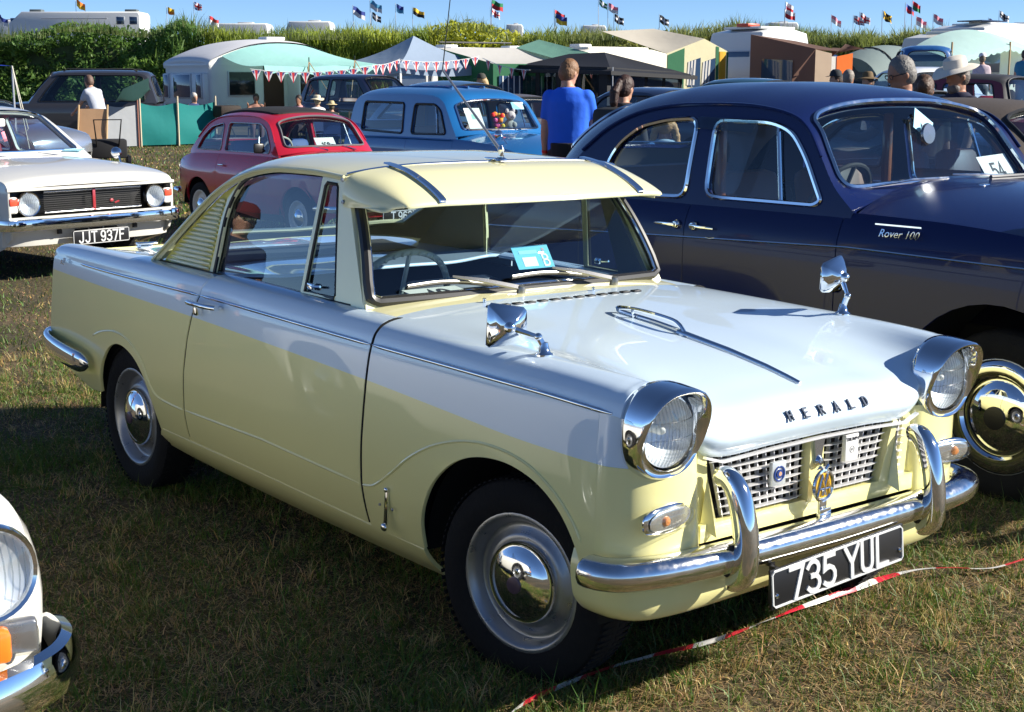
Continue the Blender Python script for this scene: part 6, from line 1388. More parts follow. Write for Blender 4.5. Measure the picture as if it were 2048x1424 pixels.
    def fn(u, v):
        y = -.1+5.2*u; zr = 1.62+.68*math.sin(math.pi*(.02+.96*u))**.75; zf = 1.45+.42*(1-abs(2*u-1))**1.0
        return Vector((-1.3+1.3*v, y, zr*(1-v)+zf*v+.08*math.sin(math.pi*v)))
    MB().grid(fn, 30, 10).build('canopy', MINT, r)
    V = []; F = []
    for i in range(61): p = fn(i/60, 1); V += [tuple(p), tuple(p-Vector((-.01, 0, .10+.06*abs(math.sin(i/60*math.pi*18)))))]
    for i in range(60): F.append((2*i, 2*i+2, 2*i+3, 2*i+1))
    MB()._add(V, F).build('scalloped_valance', MINT, r)
    for y, h in ((2.5, 1.95), (-.1, 1.9)): MB().tube([(0, y, 0), (0, y, h)], .025, 6).build('pole', WOOD, r)
    # grey-green tunnel tent behind the people carrier
    g = Gd(1840, 44); r = empty('tunnel_tent', tuple(g), 0, 'grey-green tunnel tent behind the blue people carrier', 'tent')
    MB().grid(lambda u, v: Vector((-1.2+2.4*math.cos(math.pi*v)*-.5, -1.9+3.6*u, 1.75*math.sin(math.pi*v)**.7*(1-.22*abs(2*u-1)**2))), 16, 16).build('flysheet', fabric('greygreen_canvas', (.28, .36, .36)), r)
    for u in (.25, .62): MB().tube([(-1.2+1.22*math.cos(math.pi*v)*-1, -1.9+3.6*u, 1.77*math.sin(math.pi*v)**.7*(1-.22*abs(2*u-1)**2)) for v in np.linspace(0, 1, 16)], .02, 5).build('hoop', DARK, r)
    # blue canopy corner at far left
    r = empty('canopy', tuple(Gd(-20, 24)), 0, 'bright blue canopy corner with pole and guy ropes at the far left', 'canopy')
    q = Pt(24, 132, 24)-Gd(-20, 24)
    m = MB(); sheet(m, q, q+Vector((-2, -1.2, .2)), q+Vector((-1.2, -3, .3)), q+Vector((.6, -2.0, .05)), 8, .1); m.build('cloth', fabric('royal_blue_canvas', (.01, .05, .5)), r)
    MB().tube([(q.x, q.y, 0), tuple(q)], .018, 6).build('pole', GREYPOLE, r)
    for p in ((72, 23), (62, 22.5)):
        e = Gd(p[0], p[1])-Gd(-20, 24); MB().tube([tuple(q), tuple(e)], .010, 5).build('guy_rope', mat('rope', (.5, .48, .4), .9), r)
awnings()
def windbreaks():
    r = empty('windbreak', tuple(Gd(276, 36)), 0, 'teal green canvas windbreak on wooden poles in front of the caravan', 'windbreak')
    o = Gd(276, 36); pts = [Gd(276, 36)-o, Gd(352, 36.6)-o, Gd(428, 37.6)-o]
    for i in range(2):
        a, b = pts[i], pts[i+1]; m = MB(); m.grid(lambda u, v: a.lerp(b, u)+Vector((.06*math.sin(math.pi*u)*math.sin(v*5), 0, .04+1.05*v-.09*math.sin(math.pi*u)*v)), 10, 8); m.build('cloth_panel', TEAL, r)
    for p in pts: MB().tube([tuple(p+Vector((.03, 0, -.1))), tuple(p+Vector((.03, 0, 1.24)))], .026, 7).build('pole', mat('pale_wood', (.62, .52, .36), .6), r)
    r = empty('windbreak', tuple(Gd(205, 35)), 0, 'pale grey striped windbreak in the shade left of the teal one', 'windbreak')
    o = Gd(205, 35); pts = [Gd(205, 35)-o, Gd(272, 35.5)-o]
    m = MB(); a, b = pts; m.grid(lambda u, v: a.lerp(b, u)+Vector((0, 0, .05+1.0*v-.06*math.sin(math.pi*u)*v)), 10, 6); m.build('cloth_panel', fabric('pale_grey_canvas', (.42, .44, .46), .2), r)
    for p in pts: MB().tube([tuple(p+Vector((.02, 0, -.1))), tuple(p+Vector((.02, 0, 1.2)))], .02, 6).build('pole', mat('red_wood', (.3, .12, .08), .6), r)
    # green tarpaulin between four-by-four and caravan
    o = Gd(300, 38); r = empty('tarpaulin', tuple(o), 0, 'dark green tarpaulin slung between the four-by-four and the caravan', 'tarpaulin')
    m = MB(); A, B = Pt(306, 152, 37.5)-o, Pt(306, 178, 37)-o; C_, D_ = Pt(230, 205, 33)-o, Pt(246, 178, 33)-o; sheet(m, A, D_, C_, B, 10, .25); m.build('cloth', fabric('dark_green_canvas', (.002, .035, .03), .2), r)
    # deck chair
    o = Gd(180, 28); r = empty('deck_chair', tuple(o), R_(-30), 'tan canvas folding deck chair beside the four-by-four', 'chair')
    MB().grid(lambda u, v: Vector((.28-.55*v, -.25+.5*u, .30+.78*v-.10*math.sin(math.pi*v))), 4, 8).build('seat_cloth', fabric('tan_canvas', (.55, .33, .18)), r)
    for y in (-.27, .27): MB().tube([(.4, y, 0), (-.3, y, 1.15)], .018, 6).build('back_frame', WOOD, r); MB().tube([(-.35, y, 0), (.35, y, .45)], .018, 6).build('front_frame', WOOD, r)
    # trolley
    o = Gd(208, 27.5); r = empty('trolley', tuple(o), R_(-20), 'black folding trolley with handle beside the deck chair', 'trolley')
    MB().box((0, 0, .35), (.5, .7, .35), bev=.03).build('bin', mat('black_cloth', (.012, .012, .014), .8), r)
    MB().tube([(.25, -.2, .4), (.45, -.25, .9), (.45, .25, .9), (.25, .2, .4)], .015, 6).build('handle', BLACK, r)
    for x in (-.2, .2):
        for y in (-.38, .38): MB().lathe([(.11, -.03), (.11, .03), (0, .03)], 14, (x, y, .11), (0, 1, 0)).build('wheel', BLACK, r)
    # metal rail fence
    o = Gd(662, 42); r = empty('metal_fence', tuple(o), 0, 'low pale metal rail fence between the caravan and the gazebo', 'fence')
    a, b = Vector((0, 0, 0)), Gd(735, 42.5)-o
    MB().tube([tuple(a+Vector((0, 0, 1.55))), tuple(b+Vector((0, 0, 1.55)))], .04, 6).build('top_rail', mat('pale_rail', (.7, .7, .7), .4), r)
    for i in range(9): p = a.lerp(b, i/8); MB().tube([tuple(p), tuple(p+Vector((0, 0, 1.55)))], .014, 5).build('upright', mat('brown_rail', (.25, .16, .09), .7), r)
windbreaks()
def bunting(label, A, B, n, sag):
    A, B = Vector(A), Vector(B); r = empty('bunting', tuple(A), 0, label, 'bunting', 'strings of union flag bunting')
    f = lambda t: (B-A)*t-Vector((0, 0, sag*4*t*(1-t)))
    MB().tube([f(t) for t in np.linspace(0, 1, 14)], .008, 4).build('string', WHITEP, r)
    d = (B-A).normalized(); ms = [mat('bunting_white', (.75, .72, .72), .7), mat('bunting_red', (.6, .03, .05), .7), mat('bunting_blue', (.03, .05, .25), .7)]
    for i in range(n):
        c = f((i+.5)/n); w_, h = .13, .28; P = lambda a, b_: tuple(c+d*a-Vector((0, 0, b_))); m = MB()
        m._add([P(-w_, 0), P(-.04, 0), P(-.012, h*.9)], [(0, 1, 2)]); m._add([P(w_, 0), P(.04, 0), P(.012, h*.9)], [(0, 1, 2)]); m.cur = 1
        m._add([P(-.04, 0), P(.04, 0), P(.012, h*.9), P(0, h), P(-.012, h*.9)], [(0, 1, 2, 3, 4)]); m.cur = 2
        off = Vector((.004, -.004, 0)); m._add([Vector(P(-.10, .02))+off, Vector(P(-.05, .02))+off, Vector(P(-.045, .11))+off], [(0, 1, 2)]); m._add([Vector(P(.10, .02))+off, Vector(P(.05, .02))+off, Vector(P(.045, .11))+off], [(0, 1, 2)])
        m.build('pennant', ms, r, smooth=False)
bunting('union flag bunting along the turquoise canopy edge', Pt(500, 138, 37.2), Pt(742, 132, 38.2), 10, .12)
bunting('union flag bunting along the left edge of the gazebo', Pt(745, 130, 38.8), Pt(800, 118, 39.3), 4, .05)
bunting('union flag bunting along the front edge of the gazebo', Pt(802, 120, 39.2), Pt(960, 112, 40.6), 8, .10)
bunting('union flag bunting from the gazebo to the black awning', Pt(965, 116, 40), Pt(1060, 140, 38), 4, .08)
# ================================================================== people
SKIN = mat('skin', (.50, .27, .18), .55, noise=.1); TAN = mat('skin_tanned', (.36, .17, .10), .55, noise=.1)
def remesh(mb, vox, smooth=4):
    me = bpy.data.meshes.new('tmp'); me.from_pydata([tuple(map(float, v)) for v in mb.V], [], [tuple(f) for f in mb.F]); o = bpy.data.objects.new('tmp', me); COL.objects.link(o)
    a = o.modifiers.new('r', 'REMESH'); a.mode = 'VOXEL'; a.voxel_size = vox; b = o.modifiers.new('s', 'SMOOTH'); b.factor = .5; b.iterations = smooth
    bpy.context.view_layer.update(); out = bpy.data.meshes.new_from_object(o.evaluated_get(bpy.context.evaluated_depsgraph_get())); bpy.data.objects.remove(o); bpy.data.meshes.remove(me)
    out.polygons.foreach_set('use_smooth', np.ones(len(out.polygons), bool)); return out
def obj_from(me, name, m, parent):
    me.name = name; me.materials.clear(); me.materials.append(m); o = bpy.data.objects.new(name, me); COL.objects.link(o); o.parent = parent; return o
def person(label, loc, rz, H=1.75, top=(.1, .2, .8), legs=(.02, .02, .025), hair=(.1, .06, .04), skin=None, vox=.02, sit=False, hat=None, hairstyle='short', sleeve='short', arms=((8, 10), (8, 10)), headyaw=0, headpitch=0, extras=(), build=1., shorts=False, lean=0, parts=True):
    r = empty('person', loc, rz, label, 'person'); s = H/1.75; skin = skin or SKIN
    if sit: r.location.z -= .42*s
    # skeleton: x forward, y left
    hip = Vector((0, 0, .93)); Ln = R_(lean)
    def tl(x, y, z): # torso lean
        v = Vector((x, y, z-.93)); v = Matrix.Rotation(Ln, 3, 'Y') @ v; return v+hip
    sh = [tl(0, -.168*build, 1.405), tl(0, .168*build, 1.405)]; neck = tl(.0, 0, 1.48); hc = tl(.025, 0, 1.625)
    RH = Matrix.Rotation(R_(headyaw), 3, 'Z') @ Matrix.Rotation(R_(headpitch)+Ln*.5, 3, 'Y')
    def torso(m, g):
        P = [tl(0, 0, z) for z in (.86, .96, 1.08, 1.22, 1.36, 1.44, 1.50)]
        wd = np.array([.172, .172, .165, .178, .192, .165, .075])*build+g; dp = np.array([.118, .118, .115, .122, .12, .092, .06])*build+g
        n = 18; V = []; F = []
        for p, a, b in zip(P, wd, dp):
            for i in range(n): t = 2*math.pi*i/n; V.append(p+Vector((b*math.cos(t), a*math.sin(t), 0)))
        for i in range(6):
            for j in range(n): F.append((i*n+j, i*n+(j+1) % n, (i+1)*n+(j+1) % n, (i+1)*n+j))
        F += [tuple(range(n))[::-1], tuple(range(6*n, 7*n))]; m._add(V, F)
    ja = []
    for k, sg in ((0, -1), (1, 1)):
        out, fwd = arms[k][0], arms[k][1]; bend = arms[k][2] if len(arms[k]) > 2 else 15
        S = sh[k]; d = Vector((math.sin(R_(fwd)), sg*math.sin(R_(out)), -math.cos(R_(fwd))*math.cos(R_(out)))).normalized(); E = S+d*.29
        d2 = Vector((math.sin(R_(fwd+bend)), sg*math.sin(R_(out*.4))-(0.15*sg if bend > 40 else 0), -math.cos(R_(fwd+bend)))).normalized(); Wr = E+d2*.25
        ja.append((S, E, Wr, d2))
    def legsm(m, g, zlow):
        for sg in (-1, 1):
            if sit: pts = [Vector((0, sg*.09, .90)), Vector((.40, sg*.11, .88)), Vector((.42, sg*.11, .50))]; rr = [.095, .075, .055]
            else: pts = [Vector((0, sg*.085, .90)), Vector((.01, sg*.095, .50)), Vector((-.02, sg*.10, .09))]; rr = [.095, .06, .04]
            if zlow > .3 and not sit: pts = pts[:2]; rr = rr[:2]
            C = catmull(pts, 5); m.tube(C, np.interp(np.linspace(0, 1, len(C)), np.linspace(0, 1, len(rr)), rr)*build+g, 12)
    b = MB()
    # head with face
    def H_(v): return tuple(hc+RH @ Vector(v))
    b.ell(H_((0, 0, .02)), (.098, .078, .112), 18, 14, RH); b.ell(H_((.03, 0, -.055)), (.065, .058, .062), 14, 10, RH)
    b.ell(H_((.10, 0, -.005)), (.022, .016, .028), 8, 6, RH); b.ell(H_((.075, 0, .03)), (.03, .05, .015), 8, 6, RH); b.ell(H_((.088, 0, -.055)), (.014, .026, .012), 8, 6, RH); b.ell(H_((.07, 0, -.095)), (.025, .028, .02), 8, 6, RH)
    for sg in (-1, 1): b.ell(H_((-.005, sg*.08, .0)), (.02, .012, .032), 8, 6, RH)
    b.tube([neck-Vector((0, 0, .06)), hc+RH @ Vector((-.015, 0, -.07))], [.062*build, .054], 12)
    torso(b, 0); legsm(b, 0, 0)
    for k, (S, E, Wr, d2) in enumerate(ja):
        sg = -1 if k == 0 else 1; C = catmull([S, E, Wr], 5); b.tube(C, np.interp(np.linspace(0, 1, len(C)), [0, .15, .5, .65, 1], [.055, .052, .042, .042, .028])*build, 10); b.ell(tuple(S), (.062*build,)*3, 10, 8)
        # hand: palm, four fingers, thumb
        pal = Wr+d2*.05; b.tube([Wr, Wr+d2*.04, Wr+d2*.085], [.027, .036, .034], 10)
        fwd = Vector((1, 0, 0)); fwd = (fwd-d2*fwd.dot(d2)).normalized(); inn = d2.cross(fwd)*sg
        for i, ln in enumerate((.07, .08, .076, .06)):
            o = Wr+d2*.08+fwd*(.028-.018*i); b.tube([o, o+d2*ln*.5+inn*.006, o+d2*ln+inn*.025], [.0095, .009, .007], 7)
        o = Wr+d2*.03+fwd*.03; b.tube([o, o+fwd*.022+d2*.03, o+fwd*.025+d2*.06+inn*.01], [.012, .011, .008], 7)
    if not sit:
        for sg in (-1, 1): b.tube([(-.05, sg*.10, .05), (.03, sg*.105, .04), (.15, sg*.115, .025)], [.045, .045, .03], 10)
    me = remesh(b, vox, 5); me.transform(Matrix.Scale(s, 4)); obj_from(me, 'body', skin, r)
    def part(name, m, mt, vx=vox, sm=3): me = remesh(m, vx, sm); me.transform(Matrix.Scale(s, 4)); return obj_from(me, name, mt, r)
    t = MB(); torso(t, .016)
    for S, E, Wr, d2 in ja:
        t.ell(tuple(S), (.069*build,)*3, 10, 8)
        if sleeve == 'short': t.tube([S, S.lerp(E, .75)], [.069*build, .060*build], 12)
        elif sleeve == 'long': C = catmull([S, E, Wr], 5); t.tube(C, np.linspace(.075, .042, len(C))*build, 12)
    if sleeve != 'none': t.tube([tl(0, 0, 1.44), tl(-.005, 0, 1.50)], [.095, .070], 14)
    hsh = abs(hash(label)) % 9999
    part('top', t, mat('cloth_%.3f_%.3f_%.3f' % top, top, .85, noise=.08, nscale=12, bump=.9, bscale=7), sm=14)
    l = MB(); legsm(l, .018, .45 if shorts else 0)
    P = [Vector((0, 0, .84)), Vector((0, 0, .97))]; l.tube(P, [.165*build, .168*build], 16, asp=1.0, up=(1, 0, 0)); l.V = [tuple(v) for v in l.V]
    part('trousers', l, mat('cloth_%.3f_%.3f_%.3f' % legs, legs, .85, noise=.08, nscale=12))
    if not sit and not shorts:
        sh_ = MB()
        for sg in (-1, 1): sh_.tube([(-.06, sg*.10, .05), (.03, sg*.105, .045), (.17, sg*.115, .03)], [.052, .052, .036], 10)
        part('shoes', sh_, DARK)
    hm = mat('hair_%.2f_%.2f_%.2f' % hair, hair, .6, noise=.25, nscale=30, bump=.5, bscale=60)
    h = MB()
    if hairstyle in ('short', 'pony', 'bun', 'long', 'plaits'):
        h.ell(H_((-.016, 0, .042)), (.101, .090, .106), 16, 12, RH); h.ell(H_((-.034, 0, .0)), (.084, .088, .095), 14, 10, RH)
        if hairstyle == 'pony': h.ell(H_((-.11, 0, .04)), (.04, .04, .04), 10, 8, RH); h.tube([H_((-.12, 0, .03)), H_((-.165, 0, -.06)), H_((-.15, 0, -.17)), H_((-.11, 0, -.24))], [.036, .05, .042, .012], 10)
        if hairstyle == 'bun': h.ell(H_((-.11, 0, .02)), (.055, .06, .06), 10, 8, RH)
        if hairstyle == 'long': h.tube([H_((-.05, 0, .02)), H_((-.08, 0, -.1)), H_((-.09, 0, -.22))], [.09, .095, .05], 12)
        if hairstyle == 'plaits':
            for sg in (-1, 1): h.tube(catmull([H_((-.05, sg*.07, .0)), H_((-.05, sg*.10, -.10)), H_((-.05, sg*.11, -.22)), H_((-.04, sg*.11, -.34))], 4), [.035, .03, .036, .03, .036, .03, .034, .028, .032, .026, .028, .02, .008], 8)
    if h.V: 
        me = remesh(h, max(.008, vox*.8), 1); [setattr(v, 'co', v.co+Vector(rng.normal(0, .0013, 3))) for v in me.vertices]; me.transform(Matrix.Scale(s, 4))
        o = obj_from(me, 'hair', hm, r)
    if hat:
        kind, col = hat; hm2 = mat('hat_%.2f_%.2f_%.2f' % col, col, .85, noise=.06)
        q = MB()
        if kind == 'bucket':
            q.lathe([(.0, .145), (.06, .143), (.088, .125), (.098, .06), (.10, .045), (.14, .028), (.185, .0), (.187, .004), (.14, .036), (.10, .055)], 24, axis=(0, 0, 1))
            q.V = [(v[0]*1.12, v[1]*(1.0), v[2]+.012*math.sin(3*math.atan2(v[1], v[0]))*(math.hypot(v[0], v[1])/.18)**2+.035*abs(v[1]/.18)**2*(1 if math.hypot(v[0], v[1]) > .12 else 0)) for v in q.V]
        elif kind == 'cap':
            q.lathe([(.0, .14), (.05, .135), (.085, .105), (.101, .05), (.103, .03)], 20, axis=(0, 0, 1)); q.grid(lambda u, v: Vector((.08+.09*v, (u-.5)*.15*(1-.3*v*v), .035-.015*v)), 6, 4)
        else:
            q.lathe([(.0, .15), (.06, .145), (.08, .12), (.095, .05), (.16, .03), (.17, .03), (.165, .038), (.10, .058)], 22, axis=(0, 0, 1))
        M4 = Matrix.Translation(Vector(H_((0, 0, .035)))) @ RH.to_4x4(); q.V = [tuple((M4 @ Vector(v))*s) for v in q.V]; q.build('hat', hm2, r)
    for e in extras:
        if e == 'glasses':
            q = MB()
            for sg in (-1, 1): q.tube([H_((.10, sg*.035+.024*math.cos(a), .015+.018*math.sin(a))) for a in np.arange(14)*2*math.pi/14], .003, 5, closed=True); q.tube([H_((.098, sg*.06, .02)), H_((.0, sg*.085, .015))], .003, 5)
            q.V = [tuple(Vector(v)*s) for v in q.V]; q.build('glasses', BLACK, r)
        if e == 'backpack':
            q = MB(); q.box(tuple(tl(-.22, 0, 1.22)), (.20, .34, .48), bev=.07); q.tube([tl(-.12, -.12, 1.40), tl(.0, -.13, 1.47), tl(.11, -.12, 1.3)], .025, 8); q.tube([tl(-.12, .12, 1.40), tl(.0, .13, 1.47), tl(.11, .12, 1.3)], .025, 8); q.V = [tuple(Vector(v)*s) for v in q.V]; o = q.build('backpack', mat('backpack_black', (.012, .014, .016), .7), None)
            o.parent = r
        if e == 'wristband':
            S, E, Wr, d2 = ja[1]; q = MB().tube([Wr-d2*.02, Wr+d2*.01], .034, 12); q.V = [tuple(Vector(v)*s) for v in q.V]; q.build('wristband', mat('band_red', (.7, .03, .02), .5), r)
        if e == 'hood':
            q = MB().ell(tuple(tl(-.10, 0, 1.40)), (.09, .16, .10)); q.V = [tuple(Vector(v)*s) for v in q.V]; q.build('hood', mat('hood_green', (.02, .14, .10), .8), r)
        if e == 'beard':
            q = MB().ell(H_((.055, 0, -.085)), (.055, .06, .055)); q.V = [tuple(Vector(v)*s) for v in q.V]; q.build('beard', hm, r)
        if e == 'chair':
            q = MB().box((-.05, 0, .40), (.5, .5, .04)); 
            q.V = []; q.F = []; q.m = []
            q.box((.05, 0, .80), (.48, .5, .03)).box((-.20, 0, 1.1), (.03, .5, .5))
            for sx in (-.18, .25):
                for sy in (-.24, .24): q.tube([(sx, sy, .42), (sx, sy, .82)], .015, 5)
            q.V = [tuple(Vector(v)*s) for v in q.V]
            c = q.build('folding_chair', mat('chair_blue', (.03, .06, .18), .7), None); c.matrix_world = Matrix.Translation(r.location) @ Matrix.Rotation(rz, 4, 'Z'); tag(c, 'folding chair under '+label[:60], 'chair')
    return r
def people():
    g = lambda px, d: tuple(Gd(px, d))
    toward = lambda px: math.atan2(*(lambda v: (v.y, v.x))(Vector((float(CAM[0]), float(CAM[1]), 0))-Vector((Gd(px, 12).x, Gd(px, 12).y, 0))))
    away = lambda px: toward(px)+math.pi
    person('man in bright blue polo shirt and dark shorts seen from behind', g(1137, 14.5), away(1137)-R_(12), 1.80, (.015, .13, .75), (.008, .008, .01), (.20, .10, .045), vox=.011, headyaw=-28, headpitch=22, build=1.1, arms=((10, 18, 40), (9, 3, 10)), extras=('wristband',), hairstyle='short')
    person('woman with dark ponytail and black backpack beside the man in blue', g(1247, 13.4), away(1247)-R_(35), 1.64, (.03, .03, .035), (.02, .02, .03), (.035, .012, .008), vox=.010, hairstyle='pony', headpitch=14, extras=('backpack',), sleeve='long')
    person('grey haired man in glasses looking left over the navy saloon', g(1808, 11), toward(1808)-R_(62), 1.77, (.03, .03, .05), (.03, .03, .04), (.16, .15, .14), TAN, vox=.010, headpitch=18, extras=('glasses',), arms=((10, 35, 60), (10, 20, 30)))
    person('woman with brown hair bun close beside the grey haired man', g(1848, 11.8), away(1848), 1.635, (.05, .03, .02), (.03, .03, .04), (.07, .035, .02), TAN, vox=.012, hairstyle='bun', headpitch=15)
    person('bearded man in a cream bucket hat behind the navy saloon', g(1918, 12.6), toward(1918)-R_(48), 1.76, (.01, .012, .04), (.03, .03, .04), (.12, .10, .09), TAN, vox=.010, hat=('bucket', (.72, .66, .56)), headpitch=16, extras=('beard',))
    person('girl with two plaits and pale blue top beyond the navy saloon', g(1332, 10.2), away(1332), 1.40, (.35, .50, .62), (.05, .08, .2), (.42, .24, .10), vox=.012, hairstyle='plaits', sleeve='short')
    person('man in dark cap and navy shirt mirrored in the coupe door window', (-5.35, -2.6, 0), R_(20), 1.58, (.012, .015, .05), (.02, .02, .03), (.04, .02, .015), vox=.02, hat=('cap', (.10, .015, .015)))
    person('person in dark cap standing beside the orange awning', g(1674, 22), toward(1674)-R_(60), 1.66, (.02, .02, .04), (.03, .03, .04), (.05, .03, .02), vox=.02, hat=('cap', (.02, .025, .03)))
    person('grey haired man in navy top beside the orange awning', g(1696, 22.3), away(1696)-R_(30), 1.68, (.01, .02, .10), (.03, .03, .04), (.22, .19, .16), TAN, vox=.02)
    person('man in a brown brimmed hat in front of the white modern saloon', g(1737, 21.5), toward(1737)-R_(40), 1.62, (.03, .04, .09), (.03, .03, .04), (.1, .06, .04), vox=.02, hat=('brim', (.14, .09, .04)))
    person('long haired woman in baseball cap and green hooded jacket near the gazebo', g(965, 30), toward(965)-R_(70), 1.72, (.02, .13, .10), (.03, .03, .05), (.45, .30, .14), vox=.025, hairstyle='long', hat=('cap', (.05, .05, .04)), sleeve='long', extras=('hood',))
    person('person in white cap under the mint canopy', g(1962, 36), away(1962), 1.62, (.55, .45, .50), (.1, .1, .1), (.2, .15, .1), vox=.03, hat=('cap', (.75, .72, .75)))
    person('person in blue top at the right edge under the mint canopy', g(2046, 37), away(2046), 1.70, (.03, .20, .35), (.1, .1, .1), (.06, .04, .03), vox=.03)
    person('dark clothed person standing in the shade of the mint canopy', g(1910, 39), away(1910), 1.70, (.02, .02, .03), (.02, .02, .02), (.03, .02, .02), vox=.03)
    person('person in white and blue top leaning into the dark four-by-four', g(196, 30), away(196)+R_(40), 1.78, (.45, .48, .55), (.4, .38, .36), (.12, .07, .05), vox=.025, lean=22, arms=((8, 40, 30), (8, 30, 20)))
    person('seated grey haired man in blue behind the teal windbreak', g(386, 38.3), toward(386)+R_(40), 1.72, (.02, .04, .12), (.05, .05, .08), (.5, .47, .44), vox=.03, sit=True, extras=('chair',))
    person('seated person in the caravan doorway', g(511, 39.2), toward(511), 1.68, (.45, .22, .16), (.1, .05, .05), (.06, .03, .02), TAN, vox=.03, sit=True, arms=((15, 50, 90), (15, 50, 90)), extras=('chair',))
    person('seated woman in a pink top under the turquoise canopy', g(597, 36.5), toward(597)-R_(30), 1.66, (.75, .40, .40), (.1, .05, .05), (.03, .02, .015), TAN, vox=.03, sit=True, extras=('chair',))
    person('seated person in white top and straw hat under the turquoise canopy', g(634, 35.8), away(634)+R_(20), 1.62, (.72, .72, .75), (.5, .42, .25), (.4, .32, .2), vox=.03, sit=True, hat=('bucket', (.65, .58, .42)), extras=('chair',))
    person('low seated person in a pale brimmed hat and dark jacket by the red car roof', g(662, 35.2), away(662), 1.45, (.02, .025, .02), (.02, .02, .02), (.1, .08, .05), vox=.03, sit=True, hat=('brim', (.55, .45, .25)), extras=('chair',))
people()
# ================================================================== hedge, flags, far vehicles, grass, tape
def leafmat(name, tl=.35):
    m = bpy.data.materials.new(name); m.use_nodes = True; t = m.node_tree; b = t.nodes['Principled BSDF']; b.inputs['Roughness'].default_value = .55
    a = t.nodes.new('ShaderNodeAttribute'); a.attribute_name = 'col'; t.links.new(a.outputs['Color'], b.inputs['Base Color'])
    tr = t.nodes.new('ShaderNodeBsdfTranslucent'); t.links.new(a.outputs['Color'], tr.inputs[0]); mx = t.nodes.new('ShaderNodeMixShader'); mx.inputs[0].default_value = tl
    t.links.new(b.outputs[0], mx.inputs[1]); t.links.new(tr.outputs[0], mx.inputs[2]); t.links.new(mx.outputs[0], t.nodes['Material Output'].inputs[0]); return m
LEAF = leafmat('leaves', .5); BLADE = leafmat('grass_blades', .3)
def rawmesh(name, V, F, C, mt, parent=None):
    """V (n,3), F (m,k), C (n,3) vertex colours"""
    me = bpy.data.meshes.new(name); me.vertices.add(len(V)); me.vertices.foreach_set('co', np.ascontiguousarray(V, dtype=np.float32).ravel())
    k = F.shape[1]; me.loops.add(F.size); me.loops.foreach_set('vertex_index', F.ravel().astype(np.int32)); me.polygons.add(len(F)); me.polygons.foreach_set('loop_start', np.arange(0, F.size, k, dtype=np.int32))
    at = me.color_attributes.new('col', 'FLOAT_COLOR', 'POINT'); at.data.foreach_set('color', np.concatenate([C, np.ones((len(C), 1))], 1).astype(np.float32).ravel())
    me.update(calc_edges=True); me.materials.append(mt); o = bpy.data.objects.new(name, me); COL.objects.link(o)
    if parent: o.parent = parent
    return o
def blades(P, hgt, wid, lean_dir, lean, col, curl=.5, nseg=2):
    """grass blades / long leaves: base P (n,3)"""
    n = len(P); a = rng.uniform(0, 2*np.pi, n); sd = np.stack([np.cos(a), np.sin(a), np.zeros(n)], 1)
    ld = np.stack([np.cos(lean_dir), np.sin(lean_dir), np.zeros(n)], 1); ts = np.linspace(0, 1, nseg+1); V = []; C = []
    for t in ts:
        c = P+np.stack([ld[:, 0]*lean*hgt*t**(1+curl), ld[:, 1]*lean*hgt*t**(1+curl), hgt*t*(1-.25*lean*t)], 1)
        if t < 1: V += [c-sd*(wid*(1-.6*t))[:, None], c+sd*(wid*(1-.6*t))[:, None]]; C += [col, col]
        else: V += [c]; C += [col]
    k = 2*nseg+1; V = np.stack(V, 1).reshape(-1, 3); C = np.stack(C, 1).reshape(-1, 3); b = np.arange(n)*k; F = []
    for i in range(nseg-1): F += [np.stack([b+2*i, b+2*i+1, b+2*i+3], 1), np.stack([b+2*i, b+2*i+3, b+2*i+2], 1)]
    F.append(np.stack([b+2*nseg-2, b+2*nseg-1, b+2*nseg], 1)); return V, np.concatenate(F), C
def vnoise(x, y, s, seed=0):
    r = np.random.default_rng(seed); T = r.random((64, 64)); x = x/s; y = y/s; i = np.floor(x).astype(int); j = np.floor(y).astype(int); u = x-i; v = y-j; u = u*u*(3-2*u); v = v*v*(3-2*v)
    g = lambda a, b: T[a % 64, b % 64]
    return (g(i, j)*(1-u)+g(i+1, j)*u)*(1-v)+(g(i, j+1)*(1-u)+g(i+1, j+1)*u)*v
fh2 = FW[:2]/np.linalg.norm(FW[:2])
def du(d, u): return CAM[0]+d*fh2[0]+u*RT[0], CAM[1]+d*fh2[1]+u*RT[1]
